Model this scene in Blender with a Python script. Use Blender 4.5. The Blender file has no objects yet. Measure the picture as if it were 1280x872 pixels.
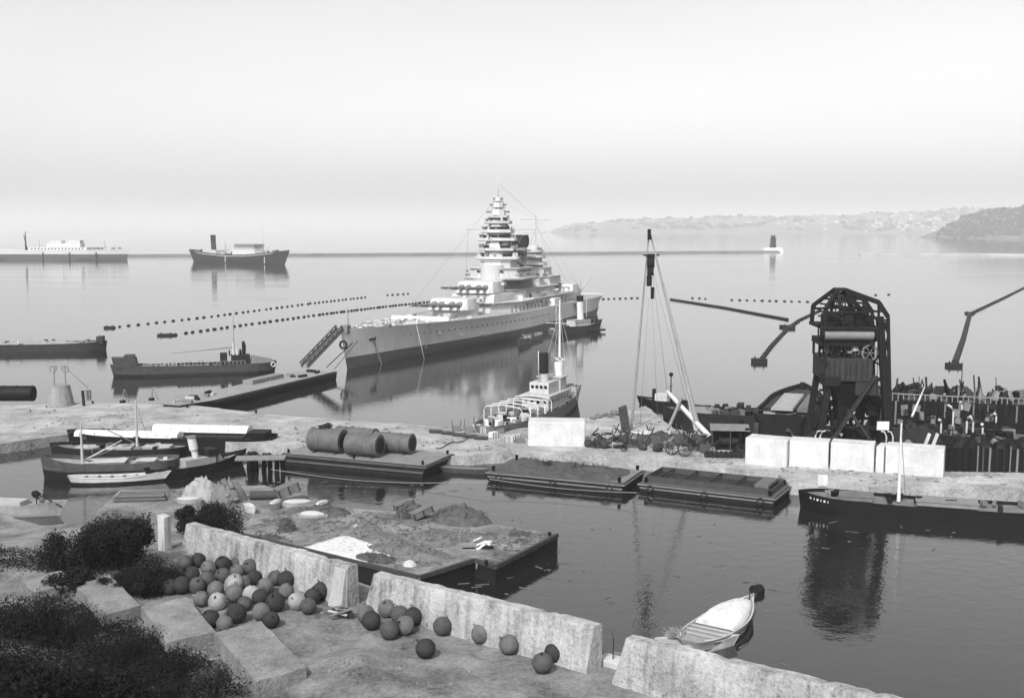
import bpy, bmesh, math, random
from mathutils import Vector, Matrix, noise

rnd = random.Random(11)
sc = bpy.context.scene
COL = sc.collection
pi = math.pi
rad = math.radians

# ---------------------------------------------------------------- camera maths
F, CX, CY, HC = 1400.0, 640.0, 436.0, 35.0
TH = math.atan(151.0 / 1400.0)


def ray(px, py):
    u, v = px - CX, CY - py
    return Vector((u, F * math.cos(TH) + v * math.sin(TH), -F * math.sin(TH) + v * math.cos(TH)))


def P(px, py, z=0.0):
    d = ray(px, py)
    k = (z - HC) / d.z
    return Vector((d.x * k, d.y * k, z))


def PY(px, py, Y):
    d = ray(px, py)
    k = Y / d.y
    return Vector((d.x * k, Y, HC + d.z * k))


# ---------------------------------------------------------------- mesh builder
class MB:
    def __init__(s):
        s.v, s.f, s.s = [], [], []

    def add(s, vs, fs, smooth=False):
        o = len(s.v)
        s.v += [tuple(v) for v in vs]
        for f in fs:
            s.f.append([i + o for i in f])
            s.s.append(smooth)
        return s

    def box(s, x0, x1, y0, y1, z0, z1):
        vs = [(x0, y0, z0), (x1, y0, z0), (x1, y1, z0), (x0, y1, z0), (x0, y0, z1), (x1, y0, z1), (x1, y1, z1), (x0, y1, z1)]
        return s.add(vs, [(3, 2, 1, 0), (4, 5, 6, 7), (0, 1, 5, 4), (1, 2, 6, 5), (2, 3, 7, 6), (3, 0, 4, 7)])

    def cbox(s, c, d, rz=0.0, rx=0.0, ry=0.0):
        m = Matrix.Translation(Vector(c)) @ Matrix.Rotation(rz, 4, 'Z') @ Matrix.Rotation(ry, 4, 'Y') @ Matrix.Rotation(rx, 4, 'X')
        x, y, z = d[0] / 2, d[1] / 2, d[2] / 2
        vs = [(-x, -y, -z), (x, -y, -z), (x, y, -z), (-x, y, -z), (-x, -y, z), (x, -y, z), (x, y, z), (-x, y, z)]
        return s.add([m @ Vector(v) for v in vs], [(3, 2, 1, 0), (4, 5, 6, 7), (0, 1, 5, 4), (1, 2, 6, 5), (2, 3, 7, 6), (3, 0, 4, 7)])

    def hexa(s, b, t):
        """four bottom corners (counter-clockwise from above) and four top corners"""
        return s.add(list(b) + list(t), [(3, 2, 1, 0), (4, 5, 6, 7), (0, 1, 5, 4), (1, 2, 6, 5), (2, 3, 7, 6), (3, 0, 4, 7)])

    def _frame(s, p, q):
        p, q = Vector(p), Vector(q)
        w = (q - p)
        w.normalize()
        a = Vector((0, 0, 1)) if abs(w.z) < .95 else Vector((1, 0, 0))
        u = w.cross(a)
        u.normalize()
        v = u.cross(w)
        return p, q, u, v

    def beam(s, p, q, w, h=None):
        h = h or w
        p, q, u, v = s._frame(p, q)
        b = [p + u * (a * w / 2) + v * (c * h / 2) for a, c in ((-1, -1), (1, -1), (1, 1), (-1, 1))]
        t = [x + (q - p) for x in b]
        return s.add(b + t, [(0, 1, 2, 3), (7, 6, 5, 4), (1, 0, 4, 5), (2, 1, 5, 6), (3, 2, 6, 7), (0, 3, 7, 4)])

    def tube(s, p, q, r, r2=None, n=8, caps=True):
        r2 = r if r2 is None else r2
        p, q, u, v = s._frame(p, q)
        A = [p + (u * math.cos(2 * pi * i / n) + v * math.sin(2 * pi * i / n)) * r for i in range(n)]
        B = [q + (u * math.cos(2 * pi * i / n) + v * math.sin(2 * pi * i / n)) * r2 for i in range(n)]
        s.add(A + B, [(i, (i + 1) % n, n + (i + 1) % n, n + i) for i in range(n)], True)
        if caps:
            s.add(A, [tuple(range(n))[::-1]])
            s.add(B, [tuple(range(n))])
        return s

    def path(s, pts, r, n=6, closed=False, r1=None):
        pts = [Vector(p) for p in pts]
        m = len(pts)
        vs = []
        for k, p in enumerate(pts):
            a = pts[(k - 1) % m] if (k > 0 or closed) else p
            b = pts[(k + 1) % m] if (k < m - 1 or closed) else p
            w = b - a
            w.normalize()
            ax = Vector((0, 0, 1)) if abs(w.z) < .9 else Vector((1, 0, 0))
            u = w.cross(ax)
            u.normalize()
            v = u.cross(w)
            rr = r if r1 is None else r + (r1 - r) * k / (m - 1)
            vs += [p + (u * math.cos(2 * pi * i / n) + v * math.sin(2 * pi * i / n)) * rr for i in range(n)]
        fs = []
        for k in range(m if closed else m - 1):
            o, o2 = k * n, ((k + 1) % m) * n
            fs += [(o + i, o + (i + 1) % n, o2 + (i + 1) % n, o2 + i) for i in range(n)]
        s.add(vs, fs, True)
        if not closed:
            s.add(vs[:n], [tuple(range(n))[::-1]])
            s.add(vs[-n:], [tuple(range(n))])
        return s

    def ring(s, c, R, r, axis='Z', n=20, m=6, a0=0.0, a1=2 * pi):
        full = abs(a1 - a0 - 2 * pi) < 1e-6
        k = n if full else n + 1
        pts = []
        for i in range(k):
            a = a0 + (a1 - a0) * i / n
            x, y = R * math.cos(a), R * math.sin(a)
            pts.append(Vector(c) + Vector({'Z': (x, y, 0), 'X': (0, x, y), 'Y': (x, 0, y)}[axis]))
        return s.path(pts, r, m, full)

    def prism(s, poly, z0, z1, k=1.0, c=None):
        n = len(poly)
        if c is None:
            c = (sum(p[0] for p in poly) / n, sum(p[1] for p in poly) / n)
        b = [(p[0], p[1], z0) for p in poly]
        t = [(c[0] + (p[0] - c[0]) * k, c[1] + (p[1] - c[1]) * k, z1) for p in poly]
        return s.add(b + t, [tuple(range(n))[::-1], tuple(range(n, 2 * n))] + [(i, (i + 1) % n, n + (i + 1) % n, n + i) for i in range(n)])

    def cyl(s, c, r, z0, z1, r2=None, n=20, sx=1.0, sy=1.0):
        r2 = r if r2 is None else r2
        A = [(c[0] + r * sx * math.cos(2 * pi * i / n), c[1] + r * sy * math.sin(2 * pi * i / n), z0) for i in range(n)]
        B = [(c[0] + r2 * sx * math.cos(2 * pi * i / n), c[1] + r2 * sy * math.sin(2 * pi * i / n), z1) for i in range(n)]
        s.add(A + B, [(i, (i + 1) % n, n + (i + 1) % n, n + i) for i in range(n)], True)
        s.add(A, [tuple(range(n))[::-1]])
        s.add(B, [tuple(range(n))])
        return s

    def ball(s, c, r, nu=16, nv=10, sx=1, sy=1, sz=1, jit=0.0, seed=0, v0=0.0):
        vs, fs = [], []
        for j in range(nv + 1):
            ph = pi * (v0 + (1 - v0) * j / nv)
            for i in range(nu):
                th = 2 * pi * i / nu
                d = Vector((math.sin(ph) * math.cos(th), math.sin(ph) * math.sin(th), math.cos(ph)))
                rr = r * (1 + (jit * noise.noise(d * 2.3 + Vector((seed, seed * .7, 3))) if jit else 0))
                vs.append((c[0] + d.x * rr * sx, c[1] + d.y * rr * sy, c[2] + d.z * rr * sz))
        for j in range(nv):
            for i in range(nu):
                fs.append((j * nu + i, (j + 1) * nu + i, (j + 1) * nu + (i + 1) % nu, j * nu + (i + 1) % nu))
        return s.add(vs, fs, True)

    def loft(s, rings, closed=True, cap0=False, cap1=False, smooth=True):
        n = len(rings[0])
        vs = [v for r in rings for v in r]
        fs = []
        for k in range(len(rings) - 1):
            for i in range(n if closed else n - 1):
                a, b = k * n + i, k * n + (i + 1) % n
                fs.append((a, b, b + n, a + n))
        s.add(vs, fs, smooth)
        if cap0:
            s.add(rings[0], [tuple(range(n))[::-1]])
        if cap1:
            s.add(rings[-1], [tuple(range(n))])
        return s

    def mesh(s, name, mat, bevel=0.0):
        me = bpy.data.meshes.new(name)
        me.from_pydata(s.v, [], s.f)
        me.polygons.foreach_set('use_smooth', s.s)
        me.materials.append(mat)
        bm = bmesh.new()
        bm.from_mesh(me)
        bmesh.ops.remove_doubles(bm, verts=bm.verts, dist=1e-4)
        bmesh.ops.recalc_face_normals(bm, faces=bm.faces)
        for e in bm.edges:
            if len(e.link_faces) == 2:
                e.smooth = e.calc_face_angle(0) < rad(38)
        if bevel:
            es = [e for e in bm.edges if len(e.link_faces) == 2 and e.calc_face_angle(0) > rad(38)]
            bmesh.ops.bevel(bm, geom=es, offset=bevel, segments=2, affect='EDGES', profile=.6)
        bm.to_mesh(me)
        bm.free()
        me.update()
        return me

    def build(s, name, mat, parent=None, loc=None, rz=0.0, bevel=0.0):
        o = bpy.data.objects.new(name, s.mesh(name, mat, bevel))
        COL.objects.link(o)
        if parent is not None:
            o.parent = parent
        if loc is not None:
            o.location = loc
        if rz:
            o.rotation_euler = (0, 0, rz)
        return o


def tag(o, label, cat=None, group=None, kind=None):
    if label:
        o['label'] = label
    if cat:
        o['category'] = cat
    if group:
        o['group'] = group
    if kind:
        o['kind'] = kind
    return o


def thing(name, label, cat, loc=(0, 0, 0), rz=0.0, group=None):
    o = bpy.data.objects.new(name, None)
    COL.objects.link(o)
    o.empty_display_size = .3
    o.location = loc
    o.rotation_euler = (0, 0, rz)
    return tag(o, label, cat, group)


def dup(root, loc, rz=0.0, label=None, group=None, scale=None):
    def cp(o, par):
        c = o.copy()
        COL.objects.link(c)
        c.parent = par
        for ch in kids.get(o.name, []):
            cp(ch, c)
        return c
    kids = {}
    for o in list(COL.objects):
        if o.parent is not None:
            kids.setdefault(o.parent.name, []).append(o)
    r = cp(root, None)
    r.location = loc
    r.rotation_euler = (0, 0, rz)
    if label:
        r['label'] = label
    if group:
        r['group'] = group
    if scale:
        r.scale = (scale,) * 3
    return r


def put(parent, name, me, loc=(0, 0, 0), rz=0.0, rot=None):
    o = bpy.data.objects.new(name, me)
    COL.objects.link(o)
    o.parent = parent
    o.location = loc
    o.rotation_euler = rot if rot else (0, 0, rz)
    return o


# ---------------------------------------------------------------- materials (all neutral grey: a black-and-white print)
_mats = {}


def tone(v):
    return .62 * (v / .74) ** 1.35


def M(v, rough=.75, var=.3, scale=.8, bump=.25, streak=0.0, metal=0.0, spec=.35, boot=None, zb=0.0, speck=0.0):
    key = (v, rough, var, scale, bump, streak, metal, spec, boot, zb, speck)
    if key in _mats:
        return _mats[key]
    m = bpy.data.materials.new('grey_%03d' % int(v * 1000))
    m.use_nodes = True
    nt = m.node_tree
    N, L = nt.nodes, nt.links
    bs = N['Principled BSDF']
    tc = N.new('ShaderNodeTexCoord')
    oi = N.new('ShaderNodeObjectInfo')
    off = N.new('ShaderNodeVectorMath')
    off.operation = 'MULTIPLY_ADD'
    cmb = N.new('ShaderNodeCombineXYZ')
    for i in range(3):
        L.new(oi.outputs['Random'], cmb.inputs[i])
    off.inputs[1].default_value = (37, 53, 71)
    L.new(cmb.outputs[0], off.inputs[0])
    L.new(tc.outputs['Object'], off.inputs[2])

    def nz(sc_, det=5, vec=None, ro=.6):
        n = N.new('ShaderNodeTexNoise')
        n.inputs['Scale'].default_value = sc_
        n.inputs['Detail'].default_value = det
        n.inputs['Roughness'].default_value = ro
        L.new(vec or off.outputs[0], n.inputs['Vector'])
        return n.outputs['Fac']

    def mth(op, a, b=None, c=None):
        n = N.new('ShaderNodeMath')
        n.operation = op
        for i, x in enumerate((a, b, c)):
            if x is None:
                continue
            if isinstance(x, (int, float)):
                n.inputs[i].default_value = x
            else:
                L.new(x, n.inputs[i])
        return n.outputs[0]

    big = nz(scale, 6)
    fine = nz(scale * 9, 4)
    t = mth('ADD', mth('MULTIPLY', mth('SUBTRACT', big, .5), 3.2 * var), mth('MULTIPLY', mth('SUBTRACT', fine, .5), 1.6 * var))
    if streak:
        mp = N.new('ShaderNodeMapping')
        mp.inputs['Scale'].default_value = (2.2, 2.2, .16)
        L.new(off.outputs[0], mp.inputs['Vector'])
        st = nz(.8, 6, mp.outputs[0])
        t = mth('SUBTRACT', t, mth('MULTIPLY', mth('MAXIMUM', mth('SUBTRACT', st, .48), 0.0), streak * 5))
    if speck:
        sp = nz(scale * 22, 3)
        t = mth('SUBTRACT', t, mth('MULTIPLY', mth('MAXIMUM', mth('SUBTRACT', sp, .56), 0.0), speck * 8))
    fac = mth('MAXIMUM', mth('ADD', t, 1.0), .15)
    if v < .13:
        spec *= .45
    v = tone(v)
    base = v
    if boot is not None:
        boot = tone(boot)
        sx = N.new('ShaderNodeSeparateXYZ')
        L.new(tc.outputs['Object'], sx.inputs[0])
        jag = mth('MULTIPLY', mth('SUBTRACT', big, .5), .12)
        low = mth('LESS_THAN', mth('ADD', sx.outputs[2], jag), zb)
        base = mth('ADD', mth('MULTIPLY', low, boot - v), v)
    val = mth('MINIMUM', mth('MULTIPLY', fac, base), .85)
    cc = N.new('ShaderNodeCombineColor')
    for i in range(3):
        L.new(val, cc.inputs[i])
    L.new(cc.outputs[0], bs.inputs['Base Color'])
    bs.inputs['Metallic'].default_value = metal
    bs.inputs['Specular IOR Level'].default_value = spec
    rr = mth('MINIMUM', mth('ADD', mth('MULTIPLY', mth('SUBTRACT', fine, .5), .3), rough), 1.0)
    L.new(rr, bs.inputs['Roughness'])
    if bump:
        b = N.new('ShaderNodeBump')
        b.inputs['Strength'].default_value = bump
        b.inputs['Distance'].default_value = .08 / max(scale, .2)
        L.new(fine, b.inputs['Height'])
        L.new(b.outputs[0], bs.inputs['Normal'])
    _mats[key] = m
    return m


WHITE = M(.72, .6, .12, .5, .1, streak=.25)
OFFW = M(.58, .65, .18, .6, .12, streak=.3)
SHIPG = M(.58, .6, .08, .25, .05, streak=.12)
SHIPD = M(.27, .7, .15, .3, .08)
MID = M(.26, .7, .25, .7, .2)
DARK = M(.045, .65, .4, .9, .25)
BLACK = M(.022, .6, .4, .9, .2)
RUST = M(.10, .85, .5, 1.2, .4, streak=.3)
WOOD = M(.24, .85, .35, 1.5, .4)
DWOOD = M(.11, .85, .4, 1.5, .4)
CONC = M(.62, .9, .16, .5, .5, streak=.3, speck=.12)
ROPE = M(.2, .9, .2, 2, .2)
GLASS = M(.02, .15, .1, 1, 0, spec=.6)


# ---------------------------------------------------------------- boats
def hull_fn(L, B, fb, draft=1.0, sh_f=1.0, sh_a=.4, rake=1.5, flare=.25, bow_p=1.9, bow_len=.4, stern_len=.2, stern_w=.0, bul=.6, th=.14, n=30, srake=.5):
    """hull (bow at +x), deck strip and a function giving (half breadth, deck z) at x"""
    def st(t):
        us = max(0.0, 1 - t / stern_len)
        ub = max(0.0, (t - (1 - bow_len)) / bow_len)
        b = B / 2
        if us > 0:
            b *= (1 - stern_w) * math.sqrt(max(0, 1 - us * us)) + stern_w
        if ub > 0:
            b *= max(0.0, 1 - ub ** bow_p)
        zd = fb + sh_f * max(0, (t - .5) / .5) ** 2 + sh_a * max(0, (.5 - t) / .5) ** 2
        return us, ub, max(b, .03), zd
    rings, deck = [], []
    for i in range(n + 1):
        t = .5 - .5 * math.cos(pi * i / n)
        us, ub, b, zd = st(t)
        x = -L / 2 + L * t
        kw = 1 - flare * min(1, ub * 1.2) ** .8 - .35 * us * us
        def X(z):
            return x + rake * (z / fb) * ub ** 3 - srake * (z / fb) * us ** 2
        bi = max(b - th, .015)
        half = [(X(zd - bul), bi, zd - bul), (X(zd), bi, zd), (X(zd), b, zd), (X(zd * .62), b * (1 + kw * 2) / 3, zd * .62),
                (X(zd * .3), b * (.3 + kw * .7), zd * .3), (X(0), b * kw, 0), (X(-draft), b * kw * .8, -draft)]
        rings.append(half + [(a, -c, d) for a, c, d in half[::-1]])
        deck.append(((X(zd - bul), bi, zd - bul), (X(zd - bul), -bi, zd - bul)))
    hb = MB().loft(rings, closed=False, smooth=True)
    r0 = rings[0]
    m = len(r0)
    hb.add(r0, [tuple(range(1, m - 1))])
    db = MB()
    for a, b in zip(deck, deck[1:]):
        db.add([a[0], a[1], b[1], b[0]], [(0, 1, 2, 3)])
    def at(x):
        us, ub, b, zd = st(min(1, max(0, (x + L / 2) / L)))
        return b, zd - bul
    return hb, db, at


def win_me(w, h):
    return MB().box(-w / 2, w / 2, -.04, .04, -h / 2, h / 2).mesh('window', GLASS)


def win_row(parent, p, q, n, w, h, rz, name='window'):
    me = win_me(w, h)
    for i in range(n):
        put(parent, name, me, Vector(p).lerp(Vector(q), (i + .5) / n), rz)


def heading(a, b):
    d = Vector(b) - Vector(a)
    return math.atan2(d.y, d.x)
# ---------------------------------------------------------------- camera, light, sky
cam = bpy.data.cameras.new('camera')
co = bpy.data.objects.new('camera', cam)
COL.objects.link(co)
co.location = (0, 0, HC)
co.rotation_euler = (pi / 2 - TH, 0, 0)
cam.sensor_width = 36
cam.lens = 36 * F / 1280
cam.clip_start, cam.clip_end = .5, 90000
sc.camera = co

SUN_EL, SUN_DIR = 42.0, Vector((-.34, -.94, 0)).normalized()      # towards the sun: behind the camera, a little to the left
sd = Vector((SUN_DIR.x * math.cos(rad(SUN_EL)), SUN_DIR.y * math.cos(rad(SUN_EL)), math.sin(rad(SUN_EL))))
sl = bpy.data.lights.new('sun', 'SUN')
sl.energy = 2.25
sl.angle = rad(2.0)
so = bpy.data.objects.new('sun', sl)
COL.objects.link(so)
so.location = (0, 0, 300)
so.rotation_euler = sd.to_track_quat('Z', 'Y').to_euler()

w = bpy.data.worlds.new('World')
sc.world = w
w.use_nodes = True
nt = w.node_tree
N, L = nt.nodes, nt.links
bg = N['Background']
sky = N.new('ShaderNodeTexSky')
sky.sky_type = 'NISHITA'
sky.sun_disc = False
sky.sun_elevation = rad(SUN_EL)
sky.sun_rotation = math.atan2(sd.x, sd.y)
sky.air_density, sky.dust_density, sky.ozone_density = 1.0, 3.0, 1.0
bw = N.new('ShaderNodeRGBToBW')
L.new(sky.outputs[0], bw.inputs[0])
# thin, far-drawn cloud streaks
tc = N.new('ShaderNodeTexCoord')
mp = N.new('ShaderNodeMapping')
mp.inputs['Scale'].default_value = (1.6, 1.6, 9)
L.new(tc.outputs['Generated'], mp.inputs['Vector'])
nz = N.new('ShaderNodeTexNoise')
nz.inputs['Scale'].default_value = 1.7
nz.inputs['Detail'].default_value = 6
L.new(mp.outputs[0], nz.inputs['Vector'])
mr = N.new('ShaderNodeMapRange')
mr.inputs['From Min'].default_value, mr.inputs['From Max'].default_value = .3, .7
mr.inputs['To Min'].default_value, mr.inputs['To Max'].default_value = .97, 1.03
L.new(nz.outputs['Fac'], mr.inputs['Value'])
mu = N.new('ShaderNodeMath')
mu.operation = 'MULTIPLY'
L.new(bw.outputs[0], mu.inputs[0])
L.new(mr.outputs[0], mu.inputs[1])
L.new(mu.outputs[0], bg.inputs['Color'])
bg.inputs['Strength'].default_value = .15

sc.view_settings.view_transform = 'Standard'
sc.view_settings.look = 'None'
sc.view_settings.gamma = 1
sc.view_settings.use_curve_mapping = False
sc.view_settings.exposure = 0.74
sc.cycles.use_denoising = True
sc.cycles.max_bounces = 8
sc.cycles.volume_bounces = 1
sc.cycles.caustics_reflective = False
sc.cycles.caustics_refractive = False

# ---------------------------------------------------------------- water
wm = bpy.data.materials.new('harbour_water')
wm.use_nodes = True
nt = wm.node_tree
N, L = nt.nodes, nt.links
bs = N['Principled BSDF']
bs.inputs['Base Color'].default_value = (.012, .012, .012, 1)
bs.inputs['Roughness'].default_value = .03
bs.inputs['IOR'].default_value = 1.9
bs.inputs['Specular IOR Level'].default_value = .5
tc = N.new('ShaderNodeTexCoord')


def wnoise(scale, det, stretch=(1, 1, 1), ro=.55, rot=0):
    mp = N.new('ShaderNodeMapping')
    mp.inputs['Scale'].default_value = stretch
    mp.inputs['Rotation'].default_value = (0, 0, rot)
    L.new(tc.outputs['Object'], mp.inputs['Vector'])
    n = N.new('ShaderNodeTexNoise')
    n.inputs['Scale'].default_value = scale
    n.inputs['Detail'].default_value = det
    n.inputs['Roughness'].default_value = ro
    L.new(mp.outputs[0], n.inputs['Vector'])
    return n.outputs['Fac']


def wm_math(op, a, b):
    n = N.new('ShaderNodeMath')
    n.operation = op
    for i, x in enumerate((a, b)):
        if isinstance(x, (int, float)):
            n.inputs[i].default_value = x
        else:
            L.new(x, n.inputs[i])
    return n.outputs[0]


swell = wnoise(.55, 3, (1, 1, 1))
ripple = wnoise(2.6, 2, (1, 1, 1), rot=.5)
patch = wnoise(.011, 4, (.6, 2.2, 1), .6)
hgt = wm_math('ADD', wm_math('MULTIPLY', swell, 1.0), wm_math('MULTIPLY', ripple, .26))
amt = N.new('ShaderNodeMapRange')
L.new(patch, amt.inputs['Value'])
amt.inputs['From Min'].default_value, amt.inputs['From Max'].default_value = .35, .65
amt.inputs['To Min'].default_value, amt.inputs['To Max'].default_value = .35, 1.35
bp = N.new('ShaderNodeBump')
bp.inputs['Distance'].default_value = .031
L.new(amt.outputs[0], bp.inputs['Strength'])
L.new(hgt, bp.inputs['Height'])
L.new(bp.outputs[0], bs.inputs['Normal'])
# patches of ruffled and slick water
ro = N.new('ShaderNodeMapRange')
L.new(patch, ro.inputs['Value'])
ro.inputs['From Min'].default_value, ro.inputs['From Max'].default_value = .35, .68
ro.inputs['To Min'].default_value, ro.inputs['To Max'].default_value = .015, .06
L.new(ro.outputs[0], bs.inputs['Roughness'])
mb = MB()
# graded sheet: the harbour basin, and the open sea out to the horizon
S = 40000
mb.add([(-S, -2000, 0), (S, -2000, 0), (S, S, 0), (-S, S, 0)], [(0, 1, 2, 3)])
tag(mb.build('water', wm), 'still harbour water running out to the open sea', kind='structure')

# ---------------------------------------------------------------- haze
hz = bpy.data.materials.new('sea_haze')
hz.use_nodes = True
nt = hz.node_tree
nt.nodes.remove(nt.nodes['Principled BSDF'])
pv = nt.nodes.new('ShaderNodeVolumePrincipled')
pv.inputs['Color'].default_value = (.95, .95, .95, 1)
pv.inputs['Density'].default_value = 1.35e-4
pv.inputs['Anisotropy'].default_value = 0.0
nt.links.new(pv.outputs[0], nt.nodes['Material Output'].inputs['Volume'])
tag(MB().box(-42000, 42000, -2500, 41000, -6, 330).build('haze', hz), 'pale sea haze', kind='stuff')

# ---------------------------------------------------------------- far coast


def ridge(name, pts, Y, depth, mat, base=-2, rough=14, step=36, seed=0):
    """a coastal hill range: crest heights follow pts (px, py); falls towards the water in front and behind"""
    xs = [PY(p[0], p[1], Y) for p in pts]
    x0, x1 = xs[0].x, xs[-1].x
    nx = int((x1 - x0) / step)
    ny = 22
    vs, fs = [], []
    for i in range(nx + 1):
        x = x0 + (x1 - x0) * i / nx
        for a, b in zip(xs, xs[1:]):
            if a.x <= x <= b.x + 1e-6:
                h = a.z + (b.z - a.z) * (x - a.x) / (b.x - a.x)
                break
        h = max(h, 1)
        for j in range(ny + 1):
            v = j / ny
            prof = math.sin(pi * min(1, v / 1.0) * .5) if v < .7 else math.sin(pi * .35) + (v - .7) * .36
            prof = v ** .8 if v < 1 else 1
            y = Y - depth * .5 + depth * v + 60 * noise.noise(Vector((x * .004, seed, 0)))
            z = h * prof + rough * (noise.noise(Vector((x * .006, y * .006, seed))) + .5 * noise.noise(Vector((x * .02, y * .02, seed)))) * min(1, v * 5) * min(1, h / 30)
            if j == 0:
                z = base
            vs.append((x, y, z))
    for i in range(nx):
        for j in range(ny):
            a = i * (ny + 1) + j
            fs.append((a, a + ny + 1, a + ny + 2, a + 1))
    # back slope down to the water
    o = len(vs)
    for i in range(nx + 1):
        v = vs[i * (ny + 1) + ny]
        vs.append((v[0], v[1] + depth * .6, base))
    for i in range(nx):
        a, b = i * (ny + 1) + ny, (i + 1) * (ny + 1) + ny
        fs.append((a, b, o + i + 1, o + i))
    m = MB()
    m.add(vs, fs, True)
    return m.build(name, mat), vs, nx, ny


hills, hv, hnx, hny = ridge('hills', [(690, 291), (712, 282), (760, 277), (840, 273), (900, 271), (960, 269.5), (1020, 269), (1090, 267), (1150, 265), (1200, 263), (1300, 258), (1450, 255), (1600, 262)], 8200, 1700, M(.30, .95, .4, .006, 0), seed=2, step=22, rough=34)  # hill grey lightened so the colour itself carries part of the haze
tag(hills, 'pale hazy hills along the far shore', kind='structure')
head, dv, dnx, dny = ridge('headland', [(1196, 297.5), (1204, 290), (1216, 280), (1234, 272), (1256, 265), (1300, 261), (1380, 258), (1500, 266)], 3900, 420, M(.24, .95, .6, .03, 0), seed=7, rough=16, step=8)  # headland colour also raised to paint in some haze
tag(head, 'darker wooded headland at the harbour mouth', kind='structure')

# scrub and trees on the headland, one mass
mb = MB()
for k in range(2600):
    i = rnd.randrange(dnx)
    j = rnd.randrange(2, dny)
    v = dv[i * (dny + 1) + j]
    r = rnd.uniform(2, 9)
    x, y, z = v[0] + rnd.uniform(-6, 6), v[1] + rnd.uniform(-9, 9), v[2] + r * .35
    if v[2] < 4:
        continue
    mb.ball((x, y, z), r, 6, 4, jit=.4, seed=k)
tag(mb.build('scrub', M(.13, .95, .4, .05, 0)), 'dark scrub covering the headland', kind='stuff')  # scrub tone paled for haze as well

# woods on the far hills, one mass
mb = MB()
for k in range(2200):
    i, j = rnd.randrange(2, hnx), rnd.randrange(2, hny)
    v = hv[i * (hny + 1) + j]
    if v[2] < 12 or noise.noise(Vector((v[0] * .0022, v[1] * .003, 4))) < .02:
        continue
    r = rnd.uniform(5, 17)
    mb.ball((v[0] + rnd.uniform(-11, 11), v[1] + rnd.uniform(-30, 30), v[2] + r * .2), r, 6, 4, sx=1.6, jit=.4, seed=k)
tag(mb.build('woods', M(.12, .95, .4, .02, 0)), 'patches of wood on the far hills', kind='stuff')

# pale houses of the town on the far hills
hmes = []
for k, (a, b, c) in enumerate(((18, 11, 9), (26, 12, 12), (14, 12, 16), (34, 13, 10))):
    wl = MB().box(-a / 2, a / 2, -b / 2, b / 2, -8, c)
    rf = MB().add([(-a / 2 - .6, -b / 2 - .6, c + .05), (a / 2 + .6, -b / 2 - .6, c + .05), (a / 2 + .6, b / 2 + .6, c + .05), (-a / 2 - .6, b / 2 + .6, c + .05), (-a / 2, 0, c + 4), (a / 2, 0, c + 4)],
                  [(0, 1, 5, 4), (2, 3, 4, 5), (1, 2, 5), (3, 0, 4), (3, 2, 1, 0)])
    hmes.append((wl.mesh('wall', M(.62, .8, .1, .1, 0)), rf.mesh('roof', M(.3, .9, .1, .1, 0))))
for k in range(110):
    px = rnd.choice([rnd.gauss(1155, 26), rnd.uniform(930, 1250), rnd.gauss(1060, 40), rnd.uniform(1100, 1260)])
    i = int((px - 690) / 910 * hnx)
    if not 0 < i < hnx:
        continue
    j = int(rnd.triangular(1, hny - 1, 4))
    v = hv[i * (hny + 1) + j]
    if v[2] < 6:
        continue
    t = thing('house', 'small pale house in the hazy town across the bay', 'house', (v[0], v[1], v[2] - 1), rnd.uniform(-.6, .6), 'houses of the town across the bay')
    wl, rf = rnd.choice(hmes)
    put(t, 'wall', wl)
    put(t, 'roof', rf)

# ---------------------------------------------------------------- breakwaters and the lighthouse


def mole(px0, py0, px1, py1, wid, h, mat, label):
    a, b = P(px0, py0), P(px1, py1)
    d = (b - a)
    n = int(d.length / 14)
    L_ = d.length
    mbw = MB()
    rings = []
    for i in range(n + 1):
        x = L_ * i / n
        q = .6 * noise.noise(Vector((x * .05, 3, 1)))
        q2 = .8 * noise.noise(Vector((x * .11, 9, 1)))
        rings.append([(x, -wid * .75 + q, -2), (x, -wid * .38 + q, h * .55), (x, -wid * .3 + q2, h + q * .3), (x, wid * .3, h + q * .3), (x, wid * .34, h + 1.0), (x, wid * .42, h + 1.0), (x, wid * .7, -2)])
    mbw.loft(rings, closed=True, cap0=True, cap1=True, smooth=False)
    o = mbw.build('breakwater', mat, None, a, math.atan2(d.y, d.x))
    return tag(o, label, 'breakwater')


mole(-420, 323.5, 567, 318.3, 8, 1.5, M(.22, .9, .4, .05, .2), 'long low dark stone breakwater running behind the liner, freighter and battleship')
mole(566, 318.3, 974, 315.4, 8, 1.6, M(.24, .9, .3, .05, .2), 'pale stone breakwater arm that ends at the dark lighthouse')
mole(1075, 318.5, 1700, 321.5, 10, 1.8, M(.42, .9, .3, .05, .2), 'low pale breakwater arm across the gap from the lighthouse')

lp = P(966, 314.8)
t = thing('lighthouse', 'dark lighthouse tower on a white base at the breakwater end', 'lighthouse', lp)
MB().prism([(-15, -7), (15, -7), (17, 0), (15, 7), (-15, 7), (-17, 0)], -2, 6.2, .88).build('base', WHITE, t)
MB().cyl((0, 0), 4.6, 6.2, 18, 4.0, 14).build('tower', DARK, t)
MB().cyl((0, 0), 5.4, 18, 19, 5.4, 14).cyl((0, 0), 3.6, 19, 23.4, 3.4, 14).cyl((0, 0), 4.4, 23.4, 24.2, 1.2, 14).build('lantern', BLACK, t)
MB().cyl((0, 0), 5.0, 8, 10.4, 5.0, 14).build('gallery', DARK, t)

# ---------------------------------------------------------------- the shore the camera stands on
Q0 = Vector((-10.0, 80.0))
QD = Vector((.797, -.604))
QN = Vector((-.604, -.797))


def shore_t(x, y):
    d = Vector((x, y)) - Q0
    return d.dot(QN), d.dot(QD)


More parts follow.
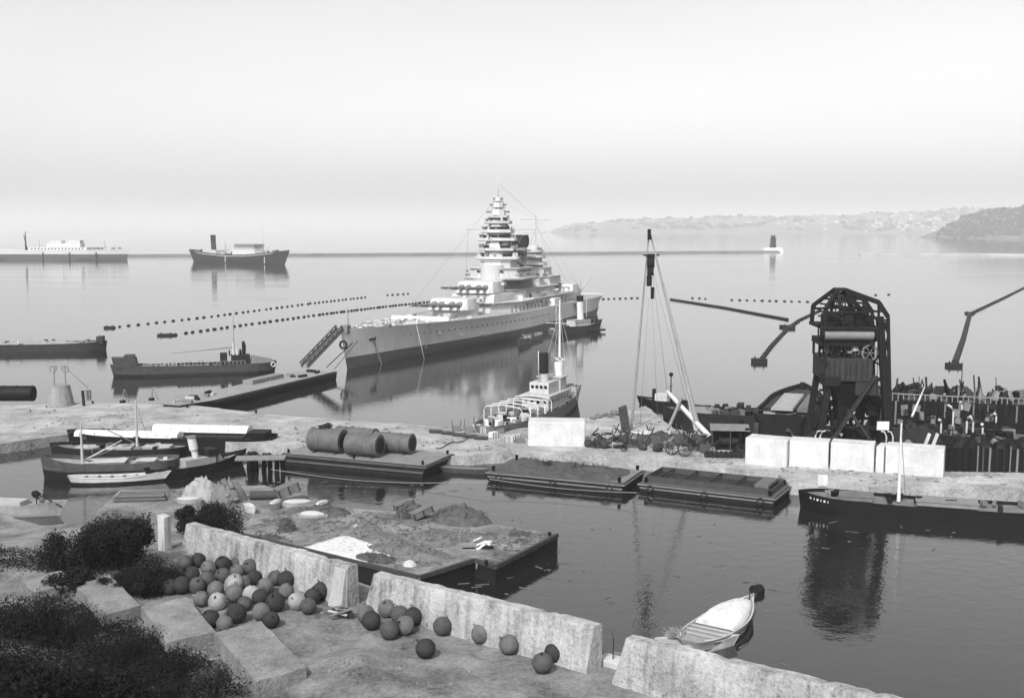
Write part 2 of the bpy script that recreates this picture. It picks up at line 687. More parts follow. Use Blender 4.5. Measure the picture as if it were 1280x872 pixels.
def edge_t(u):
    """where the land ends, seaward of the wall line (u runs along the wall, rising to the right)"""
    e = -1.6
    if u < -19:
        e -= max(0.0, min(7.0, (-19 - u) * .55) - max(0, (-33 - u) * .5))
    return e


def ground_z(x, y):
    t, u = shore_t(x, y)
    z = 8.0
    if t > 17:
        z += 25.5 * ((t - 17) / 41) ** 1.3
    if u < -22 and t < 16:
        z -= min(2.6, (-22 - u) * .10) * min(1, max(0, (16 - t) / 8))
    z += .16 * noise.noise(Vector((x * .35, y * .35, 2))) + .3 * noise.noise(Vector((x * .09, y * .09, 5)))
    # low heap of gravel by the steps
    d = math.hypot(x + 9.8, y - 66.3)
    z += .9 * max(0, 1 - d / 4.2) ** 1.2
    return z


gm = M(.28, .95, .85, .35, .5, speck=.35)
vs, fs = [], []
us = [-170 + 1.5 * i for i in range(180)]
ts = [0, .02] + [.4 + .75 * j for j in range(40)] + [31 + 2.5 * j for j in range(28)]
for u in us:
    e = edge_t(u)
    for j, t in enumerate(ts):
        tt = e + t
        p = Q0 + QD * u + QN * tt
        z = ground_z(p.x, p.y) if j > 0 else -2.5
        if j == 0:
            p = Q0 + QD * u + QN * (e - .8)
        if tt > 62:
            z = max(z - (tt - 62) * .2, 25) if tt < 95 else z
        z = min(z, HC - 1.75)
        vs.append((p.x, p.y, z))
n = len(ts)
for i in range(len(us) - 1):
    for j in range(n - 1):
        a = i * n + j
        fs.append((a, a + n, a + n + 1, a + 1))
tag(MB().add(vs, fs, True).build('ground', gm), 'bare trampled yard behind the sea wall', kind='structure')

# ---------------------------------------------------------------- the long quay across the basin
QZ = 1.6
front = [(-120, 570), (19, 552), (110, 539), (200, 545), (340, 556), (440, 566), (560, 571), (610, 566), (700, 566.5), (800, 574), (905, 584), (972, 593), (986, 603), (1090, 608), (1250, 610), (1420, 628)]
rear = [(1420, 566), (1250, 562), (1110, 556), (1010, 551), (930, 548), (880, 544), (842, 535), (823, 520), (808, 507), (790, 511), (735, 523), (700, 529), (640, 536), (560, 533), (500, 529), (440, 526), (330, 517), (240, 506), (90, 503), (19, 506), (-120, 512)]
top = [P(a, b, QZ) for a, b in front] + [P(a, b, QZ) for a, b in rear]
# fine irregular outline
out = []
for a, b in zip(top, top[1:] + top[:1]):
    k = max(1, int((b - a).length / 1.6))
    for i in range(k):
        p = a.lerp(b, i / k)
        q = noise.noise(Vector((p.x * .4, p.y * .4, 0))) * .28
        out.append(Vector((p.x + q, p.y + q, QZ + .10 * noise.noise(Vector((p.x * .3, p.y * .3, 4))))))
cx = sum(p.x for p in out) / len(out)
cy = sum(p.y for p in out) / len(out)
nn = len(out)
mb = MB()
mb.add([(p.x, p.y, p.z) for p in out] + [(p.x + .25 * (1 if p.x > cx else -1), p.y, -2) for p in out], [tuple(range(nn))] + [(i, (i + 1) % nn, nn + (i + 1) % nn, nn + i) for i in range(nn)])
tag(mb.build('quay', M(.44, .9, .62, .2, .5, speck=.5)), 'long pale stone quay across the basin', kind='structure')

def np_interp(x, pts):
    pts = sorted(pts)
    for (x0, y0), (x1, y1) in zip(pts, pts[1:]):
        if x0 <= x <= x1:
            return y0 + (y1 - y0) * (x - x0) / (x1 - x0)
    return pts[-1][1]


# small stones, chips and trodden litter on the quay
mb = MB()
for k in range(3200):
    px = rnd.uniform(19, 1254)
    lo_, hi_ = np_interp(px, rear), np_interp(px, front)
    if hi_ - lo_ < 4:
        continue
    py = lo_ + (hi_ - lo_) * rnd.uniform(.06, .94)
    p = P(px, py, QZ + .05)
    if noise.noise(Vector((p.x * .16, p.y * .16, 8))) < .12:
        continue
    r = rnd.choice([.04, .05, .06, .08, .1, .2])
    mb.ball(p, r, 5, 4, sx=rnd.uniform(.7, 2.4), sy=rnd.uniform(.7, 1.4), sz=.5, jit=.6, seed=k)
tag(mb.build('debris', M(.24, .9, .5, .3, .2)), 'loose stones and litter trodden into the quay', kind='stuff')
# ---------------------------------------------------------------- foreground: sea wall, blocks, net floats, shrubs


def ground_hit(px, py):
    d = ray(px, py)
    d.normalize()
    s = 8.0
    o = Vector((0, 0, HC))
    while s < 200:
        p = o + d * s
        t, u = shore_t(p.x, p.y)
        if p.z < ground_z(p.x, p.y):
            return p
        s += .1
    return p


def sea_wall(A, B, za, zb, label, t0=1.5, t1=.95, slant0=.5, slant1=.5, seed=0):
    d = (B - A)
    d.z = 0
    L_ = d.length
    d.normalize()
    nrm = Vector((d.y, -d.x, 0))          # towards the yard
    if nrm.y > 0:
        nrm = -nrm
    n = int(L_ / .45)
    rings = []
    for i in range(n + 1):
        f = i / n
        zt = za + (zb - za) * f
        def pt(k, off, z, j):
            sh = (slant0 * (1 - f) * (1 - 2 * 0) if k else 0) - (slant1 * f if k else 0)
            q = noise.noise(Vector((f * L_ * .8, j * 7.3, seed)))
            q2 = noise.noise(Vector((f * L_ * 2.1, j * 3.3 + 5, seed)))
            return A + d * (f * L_ + sh) + nrm * (off + .06 * q + .05 * q2) + Vector((0, 0, z - A.z + (.10 * q2 + .09 * q - (.22 if q2 > .42 else 0) if k else 0)))
        zg = 6.9
        rings.append([pt(0, t0 * .5, zg, 0), pt(0, t0 * .46, zg + 1.3, 1), pt(1, t1 * .5, zt - .14, 2), pt(1, t1 * .40, zt, 3), pt(1, -t1 * .40, zt, 4), pt(1, -t1 * .5, zt - .14, 5), pt(0, -t0 * .5, -1.5, 6)])
    o = MB().loft(rings, closed=True, cap0=True, cap1=True, smooth=True).build('sea_wall', M(.48, .92, .5, .32, .6, streak=.4, speck=.4))
    return tag(o, label, 'wall')


W1B = P(443, 757, 8)
W1A = P(236, 692, 7.6)
sea_wall(W1A, W1B, 10.35, 11.0, 'long stained concrete sea wall behind the crowded heap of round floats', seed=1, slant0=.4, slant1=.1)
W2A, W2B = P(465, 757, 8), P(741, 838, 8)
sea_wall(W2A, W2B, 10.6, 11.0, 'middle stretch of stained sea wall with scattered round floats along its foot', seed=2, slant0=.6, slant1=-.35)
W3A = P(772, 852, 8)
W3D = Vector((11.25, -7.8, 0)).normalized()
sea_wall(W3A, W3A + W3D * 30, 11.0, 11.0, 'stained sea wall stretch in front of the moored boat under a white cover', seed=3, slant0=.75)
# pilaster at the end of the first wall
d1 = (W1B - W1A).normalized()
pb = W1B - d1 * .9
MBp = MB()
n1 = Vector((-.604, -.797, 0))
b = [pb - d1 * .75 + n1 * .5, pb + d1 * .75 + n1 * .5, pb + d1 * .75 + n1 * 1.35, pb - d1 * .75 + n1 * 1.35]
tp = [pb - d1 * .55 + n1 * .45, pb + d1 * .65 + n1 * .45, pb + d1 * .65 + n1 * .62, pb - d1 * .55 + n1 * .62]
for v in b:
    v.z = 7.4
for v in tp:
    v.z = 10.75
o = MB().hexa([b[3], b[2], b[1], b[0]], [tp[3], tp[2], tp[1], tp[0]]).build('buttress', M(.53, .92, .15, .45, .5, streak=.2, speck=.2), bevel=.05)
tag(o, 'sloping pale buttress at the end of the long sea wall beside the gap', 'buttress')
pp = P(207, 692, 7.6)
o = MB().hexa([(-.4, -.45, -1), (.35, -.45, -1), (.35, .4, -1), (-.4, .4, -1)], [(-.43, -.4, 3.4), (.36, -.4, 3.25), (.36, .36, 3.25), (-.43, .36, 3.4)]).build('gate_pillar', M(.6, .92, .2, .6, .5, streak=.7), None, pp, rad(-30), bevel=.05)
tag(o, 'lone pale stone gate pillar standing among dark bushes', 'pillar')
# low stone sill in the gap
g = P(770, 832, 8.0)
tag(MB().cbox((0, 0, .1), (2.2, 1.2, .7)).build('stone_slab', CONC, None, g, rad(-37), bevel=.06), 'flat pale stone slab in the gap between two sea walls', 'slab')
tag(MB().tube((0, 0, 0), (.05, .1, 1.5), .035, n=6).tube((.05, .1, 1.5), (-.05, .1, 1.9), .02, n=6).build('iron_stake', DARK, None, P(766, 828, 8.2)), 'thin iron stake standing in the gap between two sea walls', 'stake')

# echelon of big masonry blocks stepping down the hillside
t = thing('stepped_wall', 'stepped masonry wall of big flat blocks on the bushy slope', 'wall', P(180, 780, 8.9))
inv = Vector(t.location)
for k, (A, B, C, z) in enumerate((((26, 722), (76, 713), (92, 730), 8.9), ((92, 729), (137, 718), (176, 756), 8.9), ((176, 757), (233, 746), (270, 789), 8.95), ((268, 790), (326, 775), (383, 833), 9.0))):
    A, B, C = P(*A, z), P(*B, z), P(*C, z)
    D = A + C - B
    m = MB()
    nseg = 7
    ringsA = []
    top = []
    for i in range(nseg + 1):
        row = []
        for j in range(nseg + 1):
            p = A.lerp(B, i / nseg).lerp(D.lerp(C, i / nseg), j / nseg)
            p = p + Vector((.05 * noise.noise(p * .9), .05 * noise.noise(p * .9 + Vector((9, 0, 0))), .07 * noise.noise(p * .8 + Vector((0, 5, k)))))
            row.append(p - inv)
        top.append(row)
    vs = [p for r in top for p in r]
    q = nseg + 1
    m.add(vs, [(i * q + j, (i + 1) * q + j, (i + 1) * q + j + 1, i * q + j + 1) for i in range(nseg) for j in range(nseg)], True)
    per = [top[i][0] for i in range(q)] + [top[nseg][j] for j in range(1, q)] + [top[i][nseg] for i in range(nseg - 1, -1, -1)] + [top[0][j] for j in range(nseg - 1, 0, -1)]
    low = [Vector((p.x, p.y, 4.5 - inv.z)) for p in per]
    r_ = len(per)
    m.add(per + low, [(i, (i + 1) % r_, r_ + (i + 1) % r_, r_ + i) for i in range(r_)])
    m.build('block', M(.33, .95, .6, .5, .8, speck=.6), t)

# ---------------------------------------------------------------- spherical net floats


def float_me(mat, seed):
    sh = MB().ball((0, 0, 0), .64, 22, 14, jit=.035, seed=seed)
    sh.ring((0, 0, 0), .64, .022, 'Z', 28, 5)
    return sh.mesh('shell', mat)


ballm = [float_me(M(.14, .75, .35, 1.6, .25, streak=.2, speck=.5), 1), float_me(M(.085, .8, .4, 1.3, .3, speck=.4), 2), float_me(M(.21, .8, .35, 1.1, .25, streak=.3, speck=.6), 3), float_me(M(.42, .8, .25, 1.2, .2, streak=.4, speck=.5), 4)]
lug = MB().ring((0, 0, .70), .10, .028, 'X', 12, 5).cyl((0, 0), .06, .60, .65, .05, 10).mesh('lug', DARK)


def net_float(px, py, kind, label, group, r=1.0):
    z = 8.0
    for _ in range(6):
        p = P(px, py, z + .64 * r)
        z = ground_z(p.x, p.y)
    p = P(px, py, z + .62 * r)
    t = thing('net_float', label, 'float', p, 0, group)
    t.rotation_euler = (rnd.uniform(-.9, .9), rnd.uniform(-.9, .9), rnd.uniform(0, 6))
    t.scale = (r, r, r)
    put(t, 'shell', ballm[kind])
    put(t, 'lug', lug)
    return t


GS = 'round net floats scattered along the sea wall'
for px, py, k, lb in ((464, 775, 1, 'dark round float at the wall gap, beside the clump of floats'), (457, 767, 2, 'round float half hidden behind another at the wall gap'), (484, 760, 2, 'greyish round float leaning on the wall end, topmost of its clump'),
                      (487, 787, 0, 'round float at the near side of the clump by the wall gap'), (506, 781, 2, 'paler round float in the near row of the clump by the wall'), (517, 770, 1, 'dark round float at the wall end of the clump of floats'), (500, 768, 0, 'round float in the middle of the clump, touching the wall'),
                      (553, 782, 0, 'single round float against the wall just past the clump'), (532, 810, 1, 'dark round float lying out on bare ground away from the wall'), (601, 792, 2, 'streaky round float alone at the wall foot, midway along'),
                      (636, 805, 2, 'round float with a pale crescent patch at the wall foot'), (693, 815, 1, 'dark round float of a touching pair, the one closer to the wall'), (678, 828, 0, 'dark round float of a touching pair, the one out on the ground')):
    net_float(px, py, k, lb, GS)
GH = 'round net floats heaped behind the long sea wall'
LAB = {0: 'rusty dark round float in the crowded heap behind the long sea wall', 1: 'blackish round float in the crowded heap behind the long sea wall', 2: 'greyish round float in the crowded heap behind the long sea wall', 3: 'pale round float in the crowded heap behind the long sea wall'}
heap = [(252, 748, 2), (272, 751, 3), (293, 741, 2), (293, 728, 3), (314, 742, 3), (345, 752, 1), (370, 751, 3), (358, 738, 2), (390, 745, 1), (402, 738, 1), (413, 736, 1), (373, 722, 1), (318, 722, 1), (331, 732, 2), (270, 736, 2), (258, 725, 0), (246, 731, 0),
        (239, 717, 1), (260, 709, 2), (279, 704, 1), (278, 719, 0), (297, 713, 2), (307, 727, 0), (281, 779, 2), (262, 773, 1), (339, 774, 1), (327, 764, 2), (295, 766, 1), (228, 731, 1), (222, 719, 1), (231, 703, 0), (214, 733, 1), (385, 757, 0), (306, 754, 0),
        (326, 746, 1), (213, 712, 0), (343, 722, 0), (357, 724, 1), (247, 700, 1), (296, 703, 0), (312, 708, 0)]
for px, py, k in heap:
    net_float(px + rnd.uniform(-1, 1), py, k, LAB[k], GH, rnd.uniform(.82, 1.08))

# broken stuff lying at the end of the long wall
t = thing('broken_crate', 'broken pale wooden crate lying by the end of the long wall', 'crate', P(428, 768, 8.2), .4)
for k in range(5):
    MB().cbox((rnd.uniform(-.5, .5), rnd.uniform(-.5, .5), .15 + .1 * k), (1.5, .22, .06), rnd.uniform(-1, 1), rnd.uniform(-.3, .3), rnd.uniform(-.3, .3)).build('board', OFFW if k % 2 else WOOD, t)
for k in range(3):
    MB().cbox((rnd.uniform(-.5, .5), .3 * k - .3, .2), (.12, .9, .5), rnd.uniform(0, 3)).build('side_panel', DWOOD, t)
# small stones lying about the yard
mb = MB()
for k in range(420):
    u, tt = rnd.uniform(-20, 18), rnd.uniform(.5, 17)
    p = Q0 + QD * u + QN * tt
    z = ground_z(p.x, p.y)
    r = rnd.choice([.04, .05, .06, .08, .12])
    mb.ball((p.x, p.y, z), r, 6, 4, sx=rnd.uniform(.7, 1.5), sz=.6, jit=.5, seed=k)
tag(mb.build('gravel', M(.3, .9, .5, 1, .3)), 'loose stones scattered over the yard', kind='stuff')

# dry weeds on the yard and slope
mb = MB()
for k in range(5200):
    if k < 2600:
        u, tt = rnd.uniform(-24, 14), rnd.uniform(8, 20)
    else:
        u, tt = rnd.uniform(-30, 16), rnd.choice([rnd.uniform(.6, 1.6), rnd.uniform(10, 22)])
    p = Q0 + QD * u + QN * tt
    if noise.noise(Vector((p.x * .3, p.y * .3, 1))) < .05:
        continue
    z = ground_z(p.x, p.y) - .03
    h, a, wd = rnd.uniform(.08, .32), rnd.uniform(0, 6.3), rnd.uniform(.015, .04)
    ca, sa = math.cos(a), math.sin(a)
    lx, ly = rnd.uniform(-.12, .12), rnd.uniform(-.12, .12)
    mb.add([(p.x - ca * wd, p.y - sa * wd, z), (p.x + ca * wd, p.y + sa * wd, z), (p.x + lx, p.y + ly, z + h)], [(0, 1, 2)])
tag(mb.build('weeds', M(.20, .9, .4, .5, 0)), 'thin dry weeds on the yard and slope', kind='stuff')

# ---------------------------------------------------------------- shrubs


def shrub(base, rx, rz_, n, leaf, label, group=None, mat=None, name='shrub', lobes=9, twig=0.0, tall=1.0):
    mat = mat or M(.05, .9, .5, .9, 0, spec=.12)
    t = thing(name, label, 'shrub', base, 0, group)
    bl = []
    for k in range(lobes):
        a, q = rnd.uniform(0, 6.28), rnd.random() ** .5 * .78
        hh = rz_ * rnd.uniform(.35, .8) * (1 - .35 * q * q)
        bl.append((Vector((math.cos(a) * rx * q, math.sin(a) * rx * q, hh)), rx * rnd.uniform(.26, .46)))
    f = MB()
    for k in range(n):
        c, r = rnd.choice(bl)
        d = Vector((rnd.gauss(0, 1), rnd.gauss(0, 1), rnd.gauss(0, 1)))
        d.normalize()
        q = rnd.random() ** .45 * (1.05 + .5 * noise.noise(d * 2.6 + c)) + (rnd.random() ** 3) * twig
        p = c + Vector((d.x * r, d.y * r, d.z * r * tall)) * q
        if p.z < .02:
            p.z = rnd.uniform(.02, .3)
        s = leaf * rnd.uniform(.55, 1.3)
        nrm = (d + Vector((rnd.gauss(0, .6), rnd.gauss(0, .6), rnd.gauss(0, .6) + .3)))
        nrm.normalize()
        u = nrm.cross(Vector((rnd.gauss(0, 1), rnd.gauss(0, 1), rnd.gauss(0, 1))))
        u.normalize()
        v = nrm.cross(u)
        f.add([p - u * s, p + v * s * .45 + nrm * s * .15, p + u * s, p - v * s * .45 + nrm * s * .15], [(0, 1, 2, 3)])
    f.build('foliage', mat, t)
    st = MB()
    for c, r in bl:
        mid = Vector((c.x * .35, c.y * .35, c.z * .5))
        st.path([(c.x * .08, c.y * .08, -.3), mid, c, c + Vector((rnd.uniform(-1, 1), rnd.uniform(-1, 1), rnd.uniform(.3, 1))) * r * (.8 + twig)], .075 * rz_ / 3, 5, r1=.012)
    for k in range(int(14 + 90 * twig)):
        c, r = rnd.choice(bl)
        d = Vector((rnd.gauss(0, 1), rnd.gauss(0, 1), rnd.gauss(.6, .8))).normalized()
        e = c + d * r * (1.0 + twig * rnd.random())
        st.path([c, c.lerp(e, .5) + Vector((rnd.uniform(-.1, .1), rnd.uniform(-.1, .1), .05)), e], .018, 4, r1=.005)
    st.build('stem', M(.06, .9, .3, 2, .2), t)
    return t


def shrub_px(px, py, rpx, hpx, dens, leaf, label, **k):
    b = ground_hit(px, py)
    m = b.y / F
    return shrub(b - Vector((0, 0, .1)), rpx * m, hpx * m, dens, leaf, label, **k)


shrub_px(108, 712, 52, 76, 17000, .115, 'biggest dark bush, beside the stone gate pillar', lobes=16)
shrub_px(156, 712, 40, 80, 17000, .115, 'tall dark bush just in front of the stone gate pillar', lobes=16)
shrub_px(236, 672, 22, 44, 7000, .11, 'dark bush just behind the stone gate pillar', lobes=9)
shrub_px(284, 664, 36, 40, 9500, .11, 'dark rounded bush beyond the end of the long sea wall', lobes=12)
shrub_px(88, 740, 34, 30, 3000, .15, 'low dark bush between the topmost wall blocks', lobes=8)
shrub_px(190, 742, 36, 40, 9000, .1, 'dark straggling bush beside the heap of round floats', lobes=11)
shrub_px(150, 742, 30, 34, 6500, .1, 'dark bush in the hollow above the second wall block', lobes=9)
GB = 'dark bushes on the near slope'
for px, py, r_, h, n_, lb in ((24, 800, 52, 66, 6000, 'dark bush on the slope under the topmost wall block'), (84, 812, 52, 56, 6500, 'dark bush on the slope, second from the frame edge'), (148, 836, 46, 54, 6500, 'dark bush on the slope below the second wall block'), (204, 858, 40, 52, 6000, 'dark bush on the slope below the third wall block'),
                             (30, 880, 70, 70, 7500, 'dark bush filling the lowest corner of the slope'), (120, 892, 66, 70, 7500, 'dark bush at the bottom edge below the second wall block'), (206, 900, 48, 56, 5000, 'dark bush at the bottom edge below the third wall block')):
    shrub_px(px, py, r_, h * .9, int(n_ * 1.7), .065, lb, group=GB, lobes=16, twig=.22)
shrub_px(268, 872, 30, 52, 1500, .07, 'sparse twiggy bush with small leaves in front of the wall blocks', lobes=9, twig=.55, mat=M(.1, .8, .5, .9, 0, spec=.2))
# pale bank at the far corner of the yard


def in_poly(x, y, pts):
    c = False
    for (x0, y0), (x1, y1) in zip(pts, pts[1:] + pts[:1]):
        if (y0 > y) != (y1 > y) and x < (x1 - x0) * (y - y0) / (y1 - y0) + x0:
            c = not c
    return c


ug = MB()  # low growth; some patches are dark leaf fill standing in for shadow
for pts, n_, hmax in (([(-60, 750), (90, 764), (150, 790), (200, 800), (255, 832), (300, 862), (300, 885), (-60, 900)], 1900, 1.3), ([(40, 700), (190, 695), (236, 738), (182, 752), (140, 720), (90, 728)], 420, .8), ([(-60, 682), (66, 690), (98, 712), (60, 715), (20, 713), (-60, 722)], 420, .7), ([(40, 738), (130, 764), (180, 790), (264, 834), (236, 842), (150, 800), (60, 768)], 420, .6)):
    done = 0
    while done < n_:
        px, py = rnd.uniform(-60, 300), rnd.uniform(680, 900)
        if not in_poly(px, py, pts):
            continue
        done += 1
        g = ground_hit(px, py)
        hh = hmax * (.35 + .65 * max(0, .5 + noise.noise(g * .5)))
        for k in range(14):
            p = g + Vector((rnd.gauss(0, .4), rnd.gauss(0, .4), rnd.random() * hh))
            a_ = Vector((rnd.gauss(0, 1), rnd.gauss(0, 1), rnd.gauss(0, .6))).normalized()
            b_ = a_.cross(Vector((rnd.gauss(0, 1), rnd.gauss(0, 1), rnd.gauss(0, 1)))).normalized()
            q = rnd.uniform(.05, .12)
            ug.add([p - a_ * q, p + b_ * q * .5, p + a_ * q, p - b_ * q * .5], [(0, 1, 2, 3)])
tag(ug.build('undergrowth_shade', M(.048, .9, .5, .9, 0, spec=.12)), 'dark low leaves, part of them shadow fill, between the bushes on the slope', kind='stuff')
# ---------------------------------------------------------------- work rafts in the near basin


def dome(rx, ry, h, seed, mat_rough=.45, nr=9, na=22):
    vs, fs = [], []
    for i in range(nr + 1):
        q = i / nr
        for j in range(na):
            a = 2 * pi * j / na
            e = 1 + .3 * noise.noise(Vector((math.cos(a) * 1.4, math.sin(a) * 1.4, seed)))
            x, y = rx * q * e * math.cos(a), ry * q * e * math.sin(a)
            z = h * (1 - q * q) ** .8 * (1 + mat_rough * noise.noise(Vector((x * 1.3, y * 1.3, seed)))) + h * .35 * (1 - q) ** .5 * noise.noise(Vector((x * 3, y * 3, seed + 4)))
            vs.append((x, y, max(z, -.02) if q < 1 else -.06))
    for i in range(nr):
        for j in range(na):
            fs.append((i * na + j, (i + 1) * na + j, (i + 1) * na + (j + 1) % na, i * na + (j + 1) % na))
    return MB().add(vs, fs, True)


def net_heap(px, py, z, rx, ry, h, mat, label, rz=0.0, cat='net heap', name='net_heap', sticks=60):
    s = dome(rx, ry, h, rnd.random() * 50)
    for k in range(sticks):
        a, q = rnd.uniform(0, 6.28), rnd.random() ** .5 * .92
        x, y = rx * q * math.cos(a), ry * q * math.sin(a)
        s.ring((x, y, h * (1 - q * q) * .9), rnd.uniform(.2, .5), .035, rnd.choice('XYZ'), 10, 4, rnd.uniform(0, 3), rnd.uniform(3.5, 6))
    return tag(s.build(name, mat, None, P(px, py, z), rz), label, cat)


RZ = 1.8
RB = M(.28, .9, .95, .28, .5, speck=.5)
poly = [P(x, y, RZ) for x, y in ((697, 668), (619, 708), (593, 699), (524, 721), (289, 664), (322, 643), (380, 630), (470, 637), (560, 645))]
org = Vector((sum(p.x for p in poly) / len(poly), sum(p.y for p in poly) / len(poly), 0))
t = thing('work_raft', 'large dirty work raft strewn with nets, moored under the sea wall', 'raft', org)
pl = [(p.x - org.x, p.y - org.y) for p in poly]
MB().prism(pl, -.6, RZ - .32).build('hull', DARK, t)
# deck with a broken surface
fine = []
for a, b in zip(poly, poly[1:] + poly[:1]):
    k = max(1, int((b - a).length / .8))
    for i in range(k):
        p = a.lerp(b, i / k)
        q = noise.noise(p * .9) * .12
        fine.append((p.x - org.x + q, p.y - org.y + q))
MB().prism(fine, RZ - .30, RZ - .004).build('deck', RB, t)
fb = MB()
for (a, b) in ((0, 1), (1, 2), (2, 3), (3, 4)):
    A, B = poly[a] - org, poly[b] - org
    d = (B - A).normalized() * .06
    fb_ = MB().beam(A + d + Vector((0, 0, -.05)), B - d + Vector((0, 0, -.05)), .34, .42)
    fb_.build('rubbing_timber', DWOOD, t)
MB().ring(poly[2] - org + Vector((.25, -.3, -.55)), .32, .1, 'X', 14, 6).build('tyre_fender', M(.3, .8, .2, 2, .2), t)
for i in (0, 1):
    MB().cyl((0, 0), .16, 0, .5, .2, 10).build('bollard', DARK, t, poly[i] - org + Vector((-.9, .6 if i else -.7, 0)))

NET = M(.15, .95, .5, 1.6, .6)
NETL = M(.24, .95, .5, 1.6, .6)
net_heap(575, 650, RZ, 3.6, 2.6, 1.5, NET, 'largest dark net heap, on the far side of the raft', -.3)
net_heap(512, 645, RZ, 1.9, 1.5, 1.6, NET, 'dark net heap next to the leaning crates on the raft', .2)
net_heap(405, 641, RZ, 3.6, 1.3, .8, NET, 'long low dark net heap along the far edge of the raft', -.1)
net_heap(453, 664, RZ, 2.4, 1.5, .5, NETL, 'low greyish net heap beside the bright canvas sheet', .3)
net_heap(510, 690, RZ, 5.2, 2.2, .55, NETL, 'wide low net heap along the near edge of the raft', -.5, sticks=120)
net_heap(470, 699, RZ, 2.4, 1.2, .5, NET, 'small dark net heap above the gap in the sea wall', -.5)
net_heap(358, 663, RZ, 1.1, .9, 1.2, NET, 'small upright tangle of dark netting at the rear of the raft', .5)
net_heap(560, 672, RZ, 4.5, 2.4, .35, NETL, 'thin spread of netting in the middle of the raft', .1, sticks=140)
net_heap(650, 668, RZ, 1.3, .6, .35, NET, 'little dark coil of net near the raft tip', .5, sticks=30)
net_heap(335, 672, RZ, 1.7, 1.0, .3, NET, 'flat dark net patch behind the top of the long wall', -.4, sticks=40)

# bright canvas sheet
sv, sf = [], []
A, B, C_, D_ = P(372, 686, RZ), P(432, 668, RZ), P(505, 692, RZ), P(455, 703, RZ)
n = 16
for i in range(n + 1):
    for j in range(n + 1):
        p = A.lerp(B, i / n).lerp(D_.lerp(C_, i / n), j / n)
        sv.append((p.x + .3 * noise.noise(p * .7), p.y + .3 * noise.noise(p * .7 + Vector((4, 0, 0))), RZ + .07 + .10 * abs(noise.noise(p * 1.1)) - (.05 if i in (0, n) or j in (0, n) else 0)))
m = MB().add(sv, [(i * (n + 1) + j, (i + 1) * (n + 1) + j, (i + 1) * (n + 1) + j + 1, i * (n + 1) + j + 1) for i in range(n) for j in range(n)], True)
o = m.build('canvas_sheet', WHITE)
mod = o.modifiers.new('thick', 'SOLIDIFY')
mod.thickness = .03
tag(o, 'bright pale canvas sheet spread on the raft deck', 'canvas sheet')


def lean_crate(px, py, label, rz, s=(2.1, 1.3, .9), tilt=.35, mat=None):
    t = thing('wooden_crate', label, 'crate', P(px, py, RZ), rz, None)
    m = Matrix.Rotation(tilt, 4, 'Y')
    a, b, c = s
    core = MB().box(-a / 2 + .06, a / 2 - .06, -b / 2 + .06, b / 2 - .06, .05, c - .05)
    core.v = [tuple(m @ Vector(v) + Vector((0, 0, a / 2 * math.sin(abs(tilt))))) for v in core.v]
    core.build('box', mat or WOOD, t)
    for sx in (-1, 0, 1):
        for (y0, y1) in ((-b / 2, -b / 2 + .055), (b / 2 - .055, b / 2)):
            k = MB().box(sx * (a / 2 - .12) - .1, sx * (a / 2 - .12) + .1, y0, y1, 0, c)
            k.v = [tuple(m @ Vector(v) + Vector((0, 0, a / 2 * math.sin(abs(tilt))))) for v in k.v]
            k.build('batten', DWOOD, t)
    k = MB()
    for i in range(5):
        y = -b / 2 + b * (i + .5) / 5
        k.box(-a / 2, a / 2, y - b * .085, y + b * .085, c - .05, c + .01)
    k.v = [tuple(m @ Vector(v) + Vector((0, 0, a / 2 * math.sin(abs(tilt))))) for v in k.v]
    k.build('lid', WOOD, t)
    return t


lean_crate(528, 648, 'tilted wooden crate between two net heaps on the raft', .55, (2.6, 1.2, .8), -.3)
lean_crate(506, 638, 'tilted wooden crate half under the dark net on the raft', .5, (2.4, 1.1, .8), -.25)
# white wreckage in the middle of the raft
t = thing('white_wreckage', 'white broken boat fittings lying in the middle of the raft', 'wreckage', P(602, 684, RZ), .2)
for k in range(5):
    MB().cbox((rnd.uniform(-.7, .7), rnd.uniform(-.5, .5), .2 + .16 * k), (rnd.uniform(.7, 1.2), .3, .1), rnd.uniform(-1.2, 1.2), .2, rnd.uniform(-.5, .5)).build('plank', WHITE, t)
MB().cbox((.4, -.5, .12), (1.6, .4, .2), -.4).build('beam', BLACK, t)
MB().cbox((-1.4, -.1, .06), (1.3, .18, .12), -.1).build('beam', BLACK, t)
tag(dome(.8, .6, .45, 3).build('sack', OFFW, None, P(512, 706, RZ)), 'pale sack slumped at the near edge of the raft', 'sack')
tag(dome(1.1, .5, .45, 5).build('rolled_tarpaulin', M(.42, .9, .2, 1, .3), None, P(447, 660, RZ), .1), 'pale rolled tarpaulin beside the bright canvas sheet', 'tarpaulin')

# ---------------------------------------------------------------- the farther landing raft with covered boats and huts
LZ = 1.2
lp_ = [P(x, y, LZ) for x, y in ((425, 640), (372, 652), (300, 640), (120, 640), (150, 612), (240, 610), (330, 606), (395, 622))]
org = Vector((sum(p.x for p in lp_) / len(lp_), sum(p.y for p in lp_) / len(lp_), 0))
o = MB().prism([(p.x - org.x, p.y - org.y) for p in lp_], -.5, LZ).build('landing_stage', M(.29, .9, .8, .3, .5, speck=.5), None, org, bevel=.05)
tag(o, 'low floating landing stage behind the bushes and pillar', 'landing stage')


